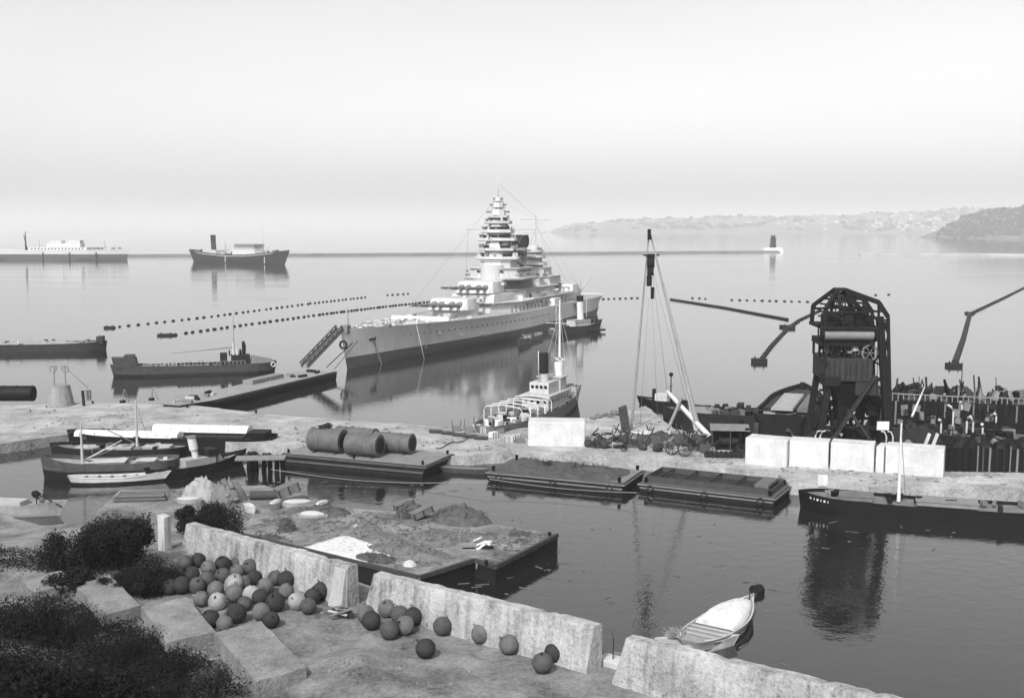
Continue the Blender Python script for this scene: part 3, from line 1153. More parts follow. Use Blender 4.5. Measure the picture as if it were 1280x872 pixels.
def covered_boat(px, py, L_, rz, label, mat, z=LZ, cover=M(.52, .8, .2, 1.2, .3), h=1.0):
    """a ship's boat lying on deck under an arched canvas cover"""
    t = thing('covered_boat', label, 'boat', P(px, py, z), rz)
    hb, db, at = hull_fn(L_, L_ * .34, h * .6, .05, .12, .08, .25, .25, 2.0, .45, .35, .0, .02, .06, 24)
    hb.build('hull', mat, t, (0, 0, .05))
    rings = []
    for i in range(13):
        f = i / 12
        x = -L_ / 2 * .94 + L_ * .92 * f
        b, zd = at(x)
        hh = h * .30 * max(0, math.sin(pi * f)) ** .6 + .04
        rings.append([(x, (b + .02) * math.cos(a), zd + .05 + hh * math.sin(a)) for a in [pi * j / 8 for j in range(9)]])
    MB().loft(rings, closed=False, cap0=True, cap1=True).build('cover', cover, t)
    MB().cbox((0, 0, .03), (L_ * .5, .2, .25)).build('keel_block', DWOOD, t)
    return t


covered_boat(345, 636, 2.4, 1.2, 'small white covered boat lying end-on on the landing stage', M(.4, .7, .2, 1, .1), h=1.3)
covered_boat(372, 634, 3.6, .05, 'white covered boat lying broadside on the landing stage', M(.4, .7, .2, 1, .1), h=1.1)
covered_boat(403, 637, 2.3, 1.0, 'small white covered boat at the end of the landing stage', M(.4, .7, .2, 1, .1), h=1.3)
covered_boat(391, 652, 3.2, -.2, 'white covered boat on the edge of the big raft', M(.4, .7, .2, 1, .1), h=1.4)
covered_boat(313, 640, 2.0, -.8, 'little pale covered boat beside the dark rounded bush', OFFW, h=1.2)
covered_boat(236, 629, 3.0, .0, 'white covered boat in front of the paler canvas heap', M(.4, .7, .2, 1, .1), h=.9)
covered_boat(280, 629, 2.0, .0, 'white covered boat in front of the darker canvas heap', M(.4, .7, .2, 1, .1), h=.7)


for px, py, rx, h, lb, m_ in ((252, 623, 2.7, 2.5, 'pale canvas-covered heap on the landing stage', M(.42, .9, .3, .8, .5, streak=.3)), (286, 626, 2.3, 2.6, 'darker canvas-covered peaked heap on the landing stage', M(.25, .9, .4, .8, .5, streak=.3))):
    d_ = dome(rx, rx * .75, h, px * .3, .2, 12, 26)
    for k in range(30):
        a_, q_ = rnd.uniform(0, 6.28), rnd.random() ** .5 * .9
        d_.ball((rx * q_ * math.cos(a_), rx * .75 * q_ * math.sin(a_), h * (1 - q_ * q_) * .8), rnd.uniform(.15, .4), 7, 5, sz=.7, jit=.5, seed=k)
    tag(d_.build('covered_heap', m_, None, P(px, py, LZ)), lb, 'heap')
o = MB().tube((-1.7, 0, .55), (1.7, 0, .55), .55, n=14).build('boiler', M(.12, .8, .4, 1, .3), None, P(330, 624, LZ), .1)
tag(o, 'dark iron boiler lying on the landing stage', 'boiler')
lean_crate(361, 621, 'striped plank crate tipped up on the far edge of the landing stage', .5, (2.8, 1.8, 1.2), -.3)
# stacked timber near the bushes
t = thing('timber_stack', 'low stack of weathered planks beyond the biggest bush', 'timber stack', P(178, 624, LZ), .1)
for k in range(4):
    for i in range(6):
        MB().cbox((rnd.uniform(-.3, .3), -1.0 + .4 * i, .12 + .2 * k), (6.4 - .3 * k, .36, .17), rnd.uniform(-.03, .03)).build('plank', M(.26 if (i + k) % 2 else .14, .9, .3, 1, .3), t)
net_heap(215, 622, LZ, 2.0, 1.3, .8, NETL, 'greyish net heap between the plank stack and the pale canvas heap', 0)

# ---------------------------------------------------------------- moored boat under a white cover
a, b = P(866, 805, .6), P(937, 752, .9)
L_ = (b - a).length * 1.04
mid = (a + b) / 2
t = thing('moored_boat', 'pale open boat with a white canvas cover, moored off the sea wall', 'boat', (mid.x, mid.y, 0), heading(a, b))
hb, db, at = hull_fn(L_, 4.0, .95, .5, .55, .25, .5, .35, 1.9, .5, .35, .35, .22, .1, 26)
hb.build('hull', M(.46, .6, .12, 1, .1, boot=.05, zb=.28), t)
db.build('deck', M(.38, .8, .25, 2, .2), t)
for s in (-1, 1):
    pts = []
    for i in range(15):
        x = -L_ / 2 * .97 + L_ * .95 * i / 14
        bb, zd = at(x)
        pts.append((x + .3 * max(0, i / 14 - .6), s * (bb + .02), zd + .20))
    MB().path(pts, .07, 6).build('gunwale', OFFW, t)
    pts = [(x, y * 1.01, z - .35) for x, y, z in pts[1:-1]]
    MB().path(pts, .045, 5).build('rubbing_strake', DARK, t)
rings = []
for i in range(15):
    f = i / 14
    x = -L_ * .14 + L_ * .52 * f
    bb, zd = at(x)
    hh = .62 * math.sin(pi * (.08 + .86 * f)) ** .5
    rings.append([(x, (bb * .9) * math.cos(q), zd + .12 + 1.6 * hh * math.sin(q) ** .7 * (1 + .1 * noise.noise(Vector((x * 2, q * 2, 1))))) for q in [pi * j / 10 for j in range(11)]])
MB().loft(rings, closed=False, cap0=True, cap1=True).build('cover', WHITE, t)
MB().cyl((0, 0), .12, 0, .1, .1, 10).build('cover_vent', BLACK, t, (L_ * .05, -.6, at(0)[1] + .86))
for x in (-.36, -.27, -.19):
    bb, zd = at(L_ * x)
    MB().box(L_ * x - .14, L_ * x + .14, -bb * .95, bb * .95, zd + .06, zd + .12).build('thwart', M(.5, .8, .2, 2, .2), t)
MB().tube((L_ * .47, 0, at(L_ * .45)[1]), (L_ * .485, 0, 1.9), .06, .04, 8).build('stem_post', DWOOD, t)
MB().cbox((-L_ * .5 - .1, 0, .25), (.1, .5, 1.3)).build('rudder', DARK, t)
# the second boat moored inside it, mostly behind the wall
t = thing('flat_skiff', 'pale flat skiff tied between the covered boat and the sea wall', 'boat', P(865, 800, 0) + Vector((.3, -1.8, 0)), rad(12))
hb, db, at = hull_fn(6.2, 2.2, .75, .3, .2, .2, .4, .25, 1.9, .5, .35, .6, .15, .08, 20)
hb.build('hull', OFFW, t)
db.build('deck', M(.45, .8, .2, 2, .2), t)
for x in (-1.6, 0, 1.4):
    bb, zd = at(x)
    MB().box(x - .14, x + .14, -bb * .92, bb * .92, zd + .05, zd + .1).build('thwart', WOOD, t)
net_heap(843, 792, 0.9, 1.0, .7, .5, M(.3, .9, .4, 2, .5), 'small heap of rope and gear at the stern of the covered boat', .4, 'rope heap', 'rope_heap', 20)
t = thing('mooring_buoy', 'dark barrel buoy floating off the bow of the covered boat', 'buoy', P(946, 741, 0), .5)
MB().tube((-.55, 0, .28), (.55, 0, .28), .52, n=16).build('barrel', DARK, t)
for x in (-.35, .35):
    MB().ring((x, 0, .28), .53, .035, 'X', 18, 5).build('hoop', BLACK, t)
MB().ring((0, 0, .85), .12, .03, 'X', 12, 5).build('eye', BLACK, t)
a = Vector(P(937, 752, 1.2))
b = Vector(P(946, 741, .8))
tag(MB().path([a, a.lerp(b, .5) - Vector((0, 0, .15)), b], .03, 5).build('mooring_line', ROPE), 'short mooring line from the covered boat to its buoy', 'rope')

# pale launch at the frame edge behind the bank
t = thing('pale_launch', 'pale launch with a dark anchor boom, half out of frame behind the bank', 'boat', P(22, 642, 0), rad(-8))
hb, db, at = hull_fn(11, 3.2, 1.4, .4, .6, .2, .8, .3, 1.9, .45, .3, .3, .3, .1, 22)
hb.build('hull', M(.42, .65, .2, .6, .12, streak=.3), t)
db.build('deck', M(.36, .8, .2, 1, .2), t)
MB().box(-3, 1, -1.0, 1.0, 1.1, 1.75).build('cabin', M(.5, .8, .2, 1, .1), t, None, 0, .05)
MB().path([(2.6, 0, 1.9), (3.6, -.2, 2.5), (4.6, -.3, 1.9), (6.0, -.3, 1.2)], .09, 6).build('anchor_boom', BLACK, t)
MB().ball((2.4, .3, 2.5), .45, 10, 7, sx=1.3, jit=.3, seed=3).build('lamp_housing', BLACK, t)
MB().tube((2.4, .3, 1.1), (2.4, .3, 2.4), .07, n=6).build('post', DARK, t)

# trodden scraps on the big raft
mb = MB()
px_poly = [(690, 669), (619, 704), (593, 696), (524, 716), (300, 664), (330, 646), (380, 633), (470, 640), (560, 648)]
k = 0
while k < 1500:
    px, py = rnd.uniform(290, 695), rnd.uniform(630, 720)
    if not in_poly(px, py, px_poly):
        continue
    k += 1
    if noise.noise(Vector((px * .02, py * .06, 3))) < -.1:
        continue
    p = P(px, py, RZ + .03)
    if rnd.random() < .25:
        mb.cbox(p, (rnd.uniform(.3, 1.2), rnd.uniform(.05, .14), .05), rnd.uniform(0, 3))
    else:
        mb.ball(p, rnd.choice([.05, .07, .1, .15]), 5, 4, sx=rnd.uniform(.7, 2.5), sz=.5, jit=.6, seed=k)
tag(mb.build('litter', M(.17, .9, .9, 1.2, .2)), 'scraps and litter strewn over the big raft', kind='stuff')

# bits of timber and weed afloat in the basin
mb = MB()
for k in range(260):
    px, py = rnd.choice([(rnd.gauss(640, 70), rnd.gauss(705, 22)), (rnd.uniform(560, 1240), rnd.uniform(622, 690)), (rnd.gauss(860, 60), rnd.gauss(770, 30)), (rnd.uniform(330, 620), rnd.uniform(602, 628))])
    p = P(px, py, .01)
    if in_poly(px, py, px_poly):
        continue
    if rnd.random() < .3:
        mb.cbox(p, (rnd.uniform(.3, 1.5), rnd.uniform(.06, .2), .06), rnd.uniform(0, 3))
    else:
        mb.ball(p, rnd.choice([.05, .07, .1, .14]), 6, 4, sx=rnd.uniform(1, 2.4), sz=.4, jit=.5, seed=k)
tag(mb.build('flotsam', M(.2, .9, .9, 1.2, .2)), 'bits of timber and weed afloat in the basin', kind='stuff')
# ---------------------------------------------------------------- craft moored left, along the near face of the quay
def mast(parent, x, y, z0, h, r=.16, mat=None, name='mast'):
    return MB().tube((x, y, z0), (x, y, z0 + h), r, r * .45, 10).build(name, mat or OFFW, parent)


def hatch(parent, x, y, z, a, b, h=.5, mat=None, name='hatch'):
    o = MB().box(x - a / 2, x + a / 2, y - b / 2, y + b / 2, z, z + h).build(name, mat or MID, parent, None, 0, .04)
    MB().box(x - a / 2 - .08, x + a / 2 + .08, y - b / 2 - .08, y + b / 2 + .08, z + h + .003, z + h + .09).build('hatch_cover', OFFW if mat is None else mat, o)
    return o


# front lighter with a single pale mast
a, b = P(214, 596, 0), P(48, 601, 0)
mid, L_ = (a + b) / 2, (b - a).length
t = thing('sailing_lighter', 'dark sailing lighter with a pale mast and bluff black bow beside the white launch', 'lighter', mid + Vector((0, 2.0, 0)), heading(a, b))
hb, db, at = hull_fn(L_, 5.4, 2.2, .6, 1.2, .3, .3, .12, 2.6, .28, .2, .3, .55, .18, 28)
hb.build('hull', M(.13, .75, .4, .9, .2, boot=.02, zb=1.25, streak=.2), t)
db.build('deck', M(.40, .85, .25, .8, .2), t)
hatch(t, .5, 0, 1.7, 5.5, 2.8)
hatch(t, -5, 0, 1.7, 2.6, 2.2)
mx = L_ / 2 - 5.2
mast(t, mx, 0, 1.6, 6.3, .2)
MB().tube((mx - .2, 0, 2.3), (mx - 5.6, .6, 5.2), .13, .07, 8).build('boom', OFFW, t)
MB().tube((mx - .3, .3, 2.4), (mx - 4.0, -.8, 3.6), .1, .06, 8).build('gaff', WOOD, t)
for s in (-1, 1):
    MB().tube((mx, 0, 7.6), (mx - 1.0, s * 2.5, 2.1), .025, n=5).build('shroud', ROPE, t)
MB().tube((mx, 0, 7.6), (L_ / 2 + .2, 0, 3.2), .025, n=5).build('forestay', ROPE, t)
for k in range(12):
    x = rnd.uniform(-L_ * .42, L_ * .38)
    MB().cbox((x, rnd.uniform(-1.7, 1.7), 2.0), (rnd.uniform(.4, 1.3), rnd.uniform(.3, .8), rnd.uniform(.3, .7)), rnd.uniform(0, 3)).build('deck_gear', rnd.choice([DARK, MID, OFFW, WOOD]), t)
pts = [(L_ * .47 - i * .62, 2.2 + .12 * math.sin(i) + .1 * i ** .5, 1.95 - .35 * math.sin(min(1, i / 7) * pi)) for i in range(8)]
MB().path(pts, .05, 5).build('rope_fender', ROPE, t)

# second lighter behind, its own mast
a, b = P(228, 573, 0), P(62, 574, 0)
mid, L_ = (a + b) / 2, (b - a).length
t = thing('deck_barge', 'cluttered dark barge with a tall pale mast behind the front lighter', 'barge', mid + Vector((0, 1.2, 0)), heading(a, b))
hb, db, at = hull_fn(L_, 5.6, 1.7, .6, .7, .2, .3, .12, 2.4, .25, .2, .3, .45, .18, 26)
hb.build('hull', DARK, t)
db.build('deck', M(.27, .85, .35, .9, .3), t)
for x, a_ in ((4.5, 3.2), (-.5, 3.6), (-6.0, 4)):
    hatch(t, x, .2, 1.3, a_, 2.6, .45, M(.48, .8, .2, .7, .2))
mast(t, -3.0, .5, 1.3, 7.6, .2)
MB().tube((-2.9, .5, 2.2), (2.6, .5, 5.0), .12, .06, 8).build('boom', WOOD, t)
for s in (-1, 1):
    MB().tube((-3, .5, 8.5), (-4, s * 2.6, 1.8), .025, n=5).build('shroud', ROPE, t)
for k in range(18):
    x = rnd.uniform(-L_ * .42, L_ * .42)
    MB().cbox((x, rnd.uniform(-2.2, 2.2), 1.6), (rnd.uniform(.4, 1.5), rnd.uniform(.3, .9), rnd.uniform(.3, .9)), rnd.uniform(0, 3)).build('deck_gear', rnd.choice([DARK, MID, BLACK, OFFW, WOOD]), t)

# long hulk under white awnings, hard against the quay
a, b = P(338, 562, 0), P(84, 556, 0)
mid, L_ = (a + b) / 2, (b - a).length
t = thing('awning_hulk', 'long dark hulk with rolled white awnings lying against the quay', 'hulk', mid + Vector((0, 1.0, 0)), heading(a, b))
hb, db, at = hull_fn(L_, 6.2, 1.8, .6, .6, .3, .3, .1, 2.4, .2, .15, .5, .4, .2, 30)
hb.build('hull', BLACK, t)
db.build('deck', DARK, t)
hy = heading(a, b)
for (x0, x1, y, z, r_) in ((-L_ * .38, L_ * .09, -1.6, 2.9, .62), (-L_ * .07, L_ * .44, 1.1, 2.35, .42)):
    m = MB()
    rings = []
    for i in range(25):
        x = x0 + (x1 - x0) * i / 24
        q = .07 * noise.noise(Vector((x * .9, y, 1)))
        rings.append([(x, y - 1.3, z - .62), (x, y - 1.15, z + q), (x, y - .4, z + r_ * .62 + q), (x, y + .5, z + r_ * .7 + q), (x, y + 1.15, z + q), (x, y + 1.3, z - .62)])
    m.loft(rings, closed=True, cap0=True, cap1=True)
    m.build('awning', WHITE, t)
    for i in range(6):
        x = x0 + (x1 - x0) * i / 5
        MB().tube((x, y + 1.2, 1.3), (x, y + 1.2, z), .05, n=6).build('stanchion', DARK, t)
for (x, y, a_, b_, h, m_) in ((-L_ * .44, 0, 3, 3.6, 1.5, BLACK), (-L_ * .29, 1.8, 7, 1.6, .9, DARK), (-L_ * .20, 2.1, 4, 1.4, .8, BLACK)):
    MB().box(x - a_ / 2, x + a_ / 2, y - b_ / 2, y + b_ / 2, 1.3, 1.3 + h).build('deckhouse', m_, t, None, 0, .06)
for k in range(26):
    x = rnd.uniform(-L_ * .47, L_ * .45)
    MB().cbox((x, rnd.uniform(.6, 2.7), 1.6), (rnd.uniform(.5, 2.2), rnd.uniform(.3, .8), rnd.uniform(.3, .8)), rnd.uniform(-.4, .4)).build('deck_gear', rnd.choice([DARK, BLACK, MID, DWOOD]), t)

# white launch lying outside the front lighter
a, b = P(96, 602, 0), P(208, 598, 0)
mid, L_ = (a + b) / 2, (b - a).length
t = thing('white_launch', 'long white open launch lying alongside the front lighter', 'launch', mid + Vector((0, -1.5, 0)), heading(a, b))
hb, db, at = hull_fn(L_, 2.5, 1.0, .3, .5, .25, .8, .25, 1.8, .45, .35, .2, .35, .08, 24)
hb.build('hull', M(.6, .5, .12, 1, .1, boot=.03, zb=.38), t)
db.build('deck', M(.33, .8, .25, 1, .2), t)
for i in range(6):
    x = -L_ * .36 + L_ * .7 * i / 5
    bb, zd = at(x)
    MB().box(x - .15, x + .15, -bb * .93, bb * .93, zd + .12, zd + .18).build('thwart', WOOD, t)
m = MB()
for s in (-1, 1):
    MB().path([(x, s * (at(x)[0] + .02), at(x)[1] + .26) for x in [-L_ * .48 + L_ * .93 * i / 14 for i in range(15)]], .06, 6).build('gunwale', WHITE, t)

# dark tug with a white funnel
a, b = P(186, 602, 0), P(302, 580, 0)
mid, L_ = (a + b) / 2, (b - a).length
t = thing('harbour_tug', 'dark harbour tug with a white funnel among the moored lighters', 'tug', mid + Vector((0, .5, 0)), heading(a, b))
hb, db, at = hull_fn(L_, 3.8, 1.3, .6, .9, .5, .5, .2, 2.1, .4, .25, .2, .45, .15, 26)
hb.build('hull', M(.035, .6, .4, 1, .2), t)
db.build('deck', MID, t)
MB().box(-2.6, 2.4, -1.1, 1.1, .85, 2.2).build('deckhouse', M(.42, .7, .2, 1, .1), t, None, 0, .06)
MB().box(1.1, 2.9, -1.2, 1.2, 2.2, 3.2).build('wheelhouse', DARK, t, None, 0, .05)
f = MB().tube((-.3, 0, 2.2), (-.55, 0, 3.4), .46, .46, 18).build('funnel', WHITE, t)
MB().tube((-.555, 0, 3.42), (-.9, 0, 5.2), .62, .60, 18).build('casing', WHITE, f)
MB().tube((-.90, 0, 5.2), (-.92, 0, 5.32), .67, .67, 18).build('rim', MID, f)
MB().ring((-.55, 0, 3.4), .56, .07, 'Z', 18, 6).build('band', BLACK, f)
MB().cyl((-4.6, 0), .25, .8, 1.6, .3, 10).build('towing_bitt', BLACK, t)
MB().cyl((4.2, 0), .22, 1.1, 2.0, .22, 10).build('bollard', BLACK, t)
MB().hexa([(2.9, -.9, .9), (4.3, -.6, .9), (4.3, .6, .9), (2.9, .9, .9)], [(3.2, -.5, 2.2), (3.6, -.35, 2.2), (3.6, .35, 2.2), (3.2, .5, 2.2)]).build('companion', M(.5, .7, .2, 1, .1), t)
MB().path([(L_ * .33 + .5 * i, -.6 + .1 * i, 1.55) for i in range(6)], .1, 6).build('rope_coil', OFFW, t)
for x in (-2.6, -1.1, 1.6):
    for sg in (-1, 1):
        MB().ring((x, sg * (at(x)[0] + .12), .75), .33, .1, 'Y', 12, 6).build('tyre_fender', BLACK, t)

# timber dolphins between the hulk and the drum barge
for (px, py, lb) in ((316, 586, 'black timber dolphin next to the tug bow'), (334, 588, 'black timber dolphin standing midway between tug and tank barge'), (350, 590, 'black timber dolphin touching the tank barge')):
    t = thing('timber_dolphin', lb, 'mooring dolphin', P(px, py, 0), rnd.uniform(0, 2), 'timber dolphins by the tank barge')
    for k in range(4):
        a_ = pi / 4 + k * pi / 2
        MB().tube((.75 * math.cos(a_), .75 * math.sin(a_), -1.5), (.45 * math.cos(a_), .45 * math.sin(a_), 2.5), .36, .33, 10).build('pile', BLACK, t)
    MB().cbox((0, 0, 2.0), (1.9, 1.9, .4)).build('cap', DWOOD, t)
o = MB().cbox((0, 0, 0), (7.0, 2.4, .3)).build('gangway_plank', M(.3, .9, .3, 1, .3), None, P(326, 572, 2.4), rad(6), bevel=.03)
tag(o, 'plank platform laid across the timber dolphins', 'platform')

# ---------------------------------------------------------------- tank barge
a, b = P(352, 581, 0), P(532, 598, 0)
mid, L_ = (a + b) / 2, (b - a).length
hy = heading(a, b)
W_ = 9.5
nrm = Vector((-math.sin(hy), math.cos(hy), 0))
t = thing('tank_barge', 'flat dark barge carrying four big iron cylinders', 'barge', mid + nrm * W_ / 2, hy)
MB().hexa([(-L_ / 2 + .6, -W_ / 2 + .2, -.6), (L_ / 2 - .8, -W_ / 2 + .2, -.6), (L_ / 2 - .8, W_ / 2 - .2, -.6), (-L_ / 2 + .6, W_ / 2 - .2, -.6)],
          [(-L_ / 2, -W_ / 2, 1.75), (L_ / 2, -W_ / 2, 1.75), (L_ / 2, W_ / 2, 1.75), (-L_ / 2, W_ / 2, 1.75)]).build('hull', M(.05, .7, .45, .8, .3, streak=.2), t, None, 0, .06)
MB().box(-L_ / 2 + .25, L_ / 2 - .25, -W_ / 2 + .25, W_ / 2 - .25, 1.754, 1.80).build('deck', M(.30, .85, .35, .8, .4), t)
for (p, q) in (((-L_ / 2, -W_ / 2 - .06, 1.55), (L_ / 2, -W_ / 2 - .06, 1.55)), ((L_ / 2 + .06, -W_ / 2, 1.55), (L_ / 2 + .06, W_ / 2, 1.55)), ((-L_ / 2 + .4, -W_ / 2 + .02, .75), (L_ / 2 - .4, -W_ / 2 + .02, .75))):
    MB().beam(p, q, .16, .26).build('rubbing_timber', M(.16, .8, .4, 1, .3), t)
for x in (-L_ / 2 + .8, L_ / 2 - .8, 0):
    for y in (-W_ / 2 + .7, W_ / 2 - .7):
        MB().cyl((x, y), .17, 1.8, 2.35, .22, 10).build('bollard', BLACK, t)
tpos = t.location.copy()
GC = 'big iron cylinders on the tank barge'
R2 = Matrix.Rotation(hy, 4, 'Z')
for (x, y, l, r_, lb, dz) in ((-L_ * .25, -1.4, 5.4, 1.72, 'big iron cylinder at the outer end of the barge, cluttered on top', 0), (.6, -2.0, 5.2, 1.6, 'big iron cylinder nearest the middle of the front row', 0),
                             (-L_ * .13, 2.2, 6.4, 1.6, 'iron cylinder in the back row, between the two front ones', .12), (L_ * .14, 1.9, 6.2, 1.45, 'ribbed iron cylinder in the back row at the quay-gap end', 0)):
    p = tpos + R2 @ Vector((x, y, 1.8 + r_ + .12))
    c = thing('iron_cylinder', lb, 'cylinder', p, hy + rnd.uniform(-.02, .02), GC)
    MB().tube((-l / 2, 0, 0), (l / 2, 0, 0), r_, n=30).build('shell', M(.19, .7, .3, .9, .2, streak=.35), c)
    for xx in (-l / 2 + .08, -l / 6, l / 6, l / 2 - .08):
        MB().ring((xx, 0, 0), r_ + .02, .05, 'X', 30, 5).build('seam', MID, c)
    MB().tube((l / 2, 0, 0), (l / 2 + .06, 0, 0), r_ * .72, n=24).build('end_plate', DARK, c)
    for xx in (-l * .33, l * .33):
        MB().cbox((xx, 0, -r_ - .02), (.3, r_ * 1.5, .26)).build('chock', DWOOD, c)
p = tpos + R2 @ Vector((-L_ * .25 - .6, -1.2, 1.8 + 3.45 + .1))
m = dome(1.1, .7, .5, 8)
for k in range(16):
    m.ring((rnd.uniform(-.8, .8), rnd.uniform(-.5, .5), .35), rnd.uniform(.2, .4), .05, rnd.choice('XYZ'), 10, 4)
tag(m.build('rope_tangle', DARK, None, p), 'tangle of dark gear heaped on top of the outer cylinder', 'gear heap')

# small decayed fender raft between the barges
t = thing('sunken_punt', 'low half-sunk punt between the tank barge and the earth barge', 'punt', P(585, 590, 0), rad(-12))
hb, db, at = hull_fn(7.5, 2.2, .7, .3, .1, .1, .2, .1, 2.2, .3, .3, .5, .12, .1, 16)
hb.build('hull', DWOOD, t)
db.build('deck', MID, t)

# ---------------------------------------------------------------- two long barges in front of the quay


def flat_barge(pa, pb, W_, name, label, fb, hold):
    a, b = P(*pa, 0), P(*pb, 0)
    mid, L_ = (a + b) / 2, (b - a).length
    hy = heading(a, b)
    nrm = Vector((-math.sin(hy), math.cos(hy), 0))
    t = thing(name, label, 'barge', mid + nrm * W_ / 2, hy)
    x, y = L_ / 2, W_ / 2
    MB().hexa([(-x + .5, -y + .15, -.6), (x - .5, -y + .15, -.6), (x - .5, y - .15, -.6), (-x + .5, y - .15, -.6)], [(-x, -y, fb), (x, -y, fb), (x, y, fb), (-x, y, fb)]).build('hull', M(.045, .7, .45, .8, .3, streak=.2), t, None, 0, .05)
    MB().box(-x + .2, x - .2, -y + .2, y - .2, fb + .004, fb + .04).build('deck', M(.17, .85, .35, .9, .3), t)
    for (p, q) in (((-x, -y - .05, fb - .12), (x, -y - .05, fb - .12)), ((x + .05, -y, fb - .12), (x + .05, y, fb - .12)), ((-x + .3, -y + .06, fb * .5), (x - .3, -y + .06, fb * .5))):
        MB().beam(p, q, .14, .2).build('rubbing_timber', M(.26, .8, .3, 1, .3), t)
    for xx in (-x + .9, x - .9):
        for yy in (-y + .7, y - .7):
            MB().cyl((xx, yy), .2, fb, fb + .75, .26, 10).build('bollard', BLACK, t)
    for k in range(3):
        MB().ring((-x * .8 + k * x * .8, -y - .16, fb * .55), .38, .11, 'Y', 14, 6).build('tyre_fender', M(.08, .8, .3, 2, .2), t)
    return t, L_, hy


t, L_, hy = flat_barge((607, 601), (780, 618), 9.6, 'earth_barge', 'flat dark barge heaped with dark earth in front of the quay', 1.35, 0)
W_ = 9.6
m = MB()
nx, ny = 60, 30
vs = []
for i in range(nx + 1):
    for j in range(ny + 1):
        x, y = (-.46 + .92 * i / nx) * L_, (-.44 + .88 * j / ny) * W_
        e = min(1, min(i, nx - i) / 5) * min(1, min(j, ny - j) / 4)
        z = 1.40 + e * (.35 + .5 * noise.noise(Vector((x * .35, y * .5, 2))) + .3 * noise.noise(Vector((x * 1.1, y * 1.1, 7))) + .55 * max(0, noise.noise(Vector((x * .22, 3, 1)))))
        vs.append((x, y, max(z, 1.36)))
m.add(vs, [(i * (ny + 1) + j, (i + 1) * (ny + 1) + j, (i + 1) * (ny + 1) + j + 1, i * (ny + 1) + j + 1) for i in range(nx) for j in range(ny)], True)
m.build('earth_load', M(.13, .95, .5, 1.0, .7, speck=.4), t)
# dry brush growing out of the load
m = MB()
for k in range(700):
    cx_, cy_ = rnd.choice([(-3.5, 1.8), (4.2, 2.6), (-6.0, 2.5), (1.2, 2.2)])
    x, y = rnd.gauss(cx_, .8), rnd.gauss(cy_, .6)
    h = rnd.uniform(.3, 1.0)
    a_ = rnd.uniform(0, 6.3)
    m.add([(x - .03 * math.cos(a_), y - .03 * math.sin(a_), 1.5), (x + .03 * math.cos(a_), y + .03 * math.sin(a_), 1.5), (x + rnd.uniform(-.3, .3), y + rnd.uniform(-.3, .3), 1.6 + h)], [(0, 1, 2)])
m.build('brush', M(.07, .9, .4, 1, 0), t)
MB().hexa([(L_ * .36, -W_ * .42, 1.42), (L_ * .49, -W_ * .42, 1.42), (L_ * .49, W_ * .42, 1.42), (L_ * .36, W_ * .42, 1.42)], [(L_ * .36, -W_ * .42, 1.5), (L_ * .49, -W_ * .42, 1.5), (L_ * .49, W_ * .42, 1.5), (L_ * .36, W_ * .42, 1.5)]).build('end_deck', M(.27, .85, .3, .9, .3), t)

t, L_, hy = flat_barge((797, 614), (969, 634), 8.5, 'hopper_barge', 'long dark open hopper barge moored below the pale blocks', 1.15, 1)
x, y = L_ / 2 - .8, 8.5 / 2 - 1.1
cm = M(.12, .8, .4, 1, .3)
for (p, q) in (((-x, -y, 1.62), (x, -y, 1.62)), ((-x, y, 1.62), (x, y, 1.62)), ((-x, -y + .08, 1.62), (-x, y - .08, 1.62)), ((x, -y + .08, 1.62), (x, y - .08, 1.62))):
    MB().beam(p, q, .14, .85).build('coaming', cm, t)
MB().box(-x + .08, x - .08, -y + .08, y - .08, 1.2, 1.34).build('hold_cargo', M(.075, .9, .5, 1.2, .6), t)
for k in range(5):
    xx = -x + 2 * x * (k + .5) / 5
    MB().beam((xx, -y + .1, 1.9), (xx, y - .1, 1.9), .2, .16).build('thwart_beam', DARK, t)
MB().box(x - 2.4, x - .6, -y + .6, y - .6, 1.9, 2.3).build('hatch', M(.2, .8, .3, 1, .3), t, None, 0, .04)
for k, (p, q) in enumerate(((P(340, 585, 1.2), P(612, 600, 1.4)), (P(612, 597, 1.5), P(796, 614, 1.3)))):
    a, b = p, q
    pts = [a.lerp(b, i / 14) - Vector((0, 0, .9 * math.sin(pi * i / 14) * (1 if k == 0 else .4))) for i in range(15)]
    tag(MB().path([(x, y - .7, z) for x, y, z in pts], .04, 5).build('mooring_line', M(.4, .9, .1, 1, 0)), ('long sagging mooring line along the tank barge' if k == 0 else 'short mooring line between the earth barge and the hopper barge'), 'rope')

# ---------------------------------------------------------------- pale concrete blocks on the quay
BL = M(.64, .9, .26, .45, .4, streak=.08, speck=.2)


def block(pa, pb, h, depth, label, group=None, mat=BL):
    a, b = P(*pa, QZ), P(*pb, QZ)
    L_ = (b - a).length
    hy = heading(a, b)
    nrm = Vector((-math.sin(hy), math.cos(hy), 0))
    mid = (a + b) / 2 + nrm * depth / 2
    o = MB().box(-L_ / 2, L_ / 2, -depth / 2, depth / 2, -.12, h).build('concrete_block', mat, None, mid, hy, bevel=.13)
    return tag(o, label, 'block', group)


block((660, 557), (731, 558), 3.75, 4.4, 'single big pale concrete block standing apart beside the junk heap')
GBk = 'row of pale concrete blocks in front of the dark crane'
block((931, 579), (983, 584), 3.75, 3.6, 'pale concrete block at the open end of the row, next to the winch hut', GBk)
block((986, 582.5), (1035, 586), 3.7, 3.6, 'pale concrete block second in the row, under the crane near leg', GBk)
block((1037.5, 586), (1092, 590), 3.75, 3.6, 'pale concrete block under the middle of the crane', GBk)
block((1094, 590), (1104, 591), 3.6, 3.5, 'narrow pale concrete block squeezed between two wide ones', GBk)
block((1106, 591), (1179, 597), 3.75, 3.8, 'widest pale concrete block, closing the row beside the pale mast', GBk)
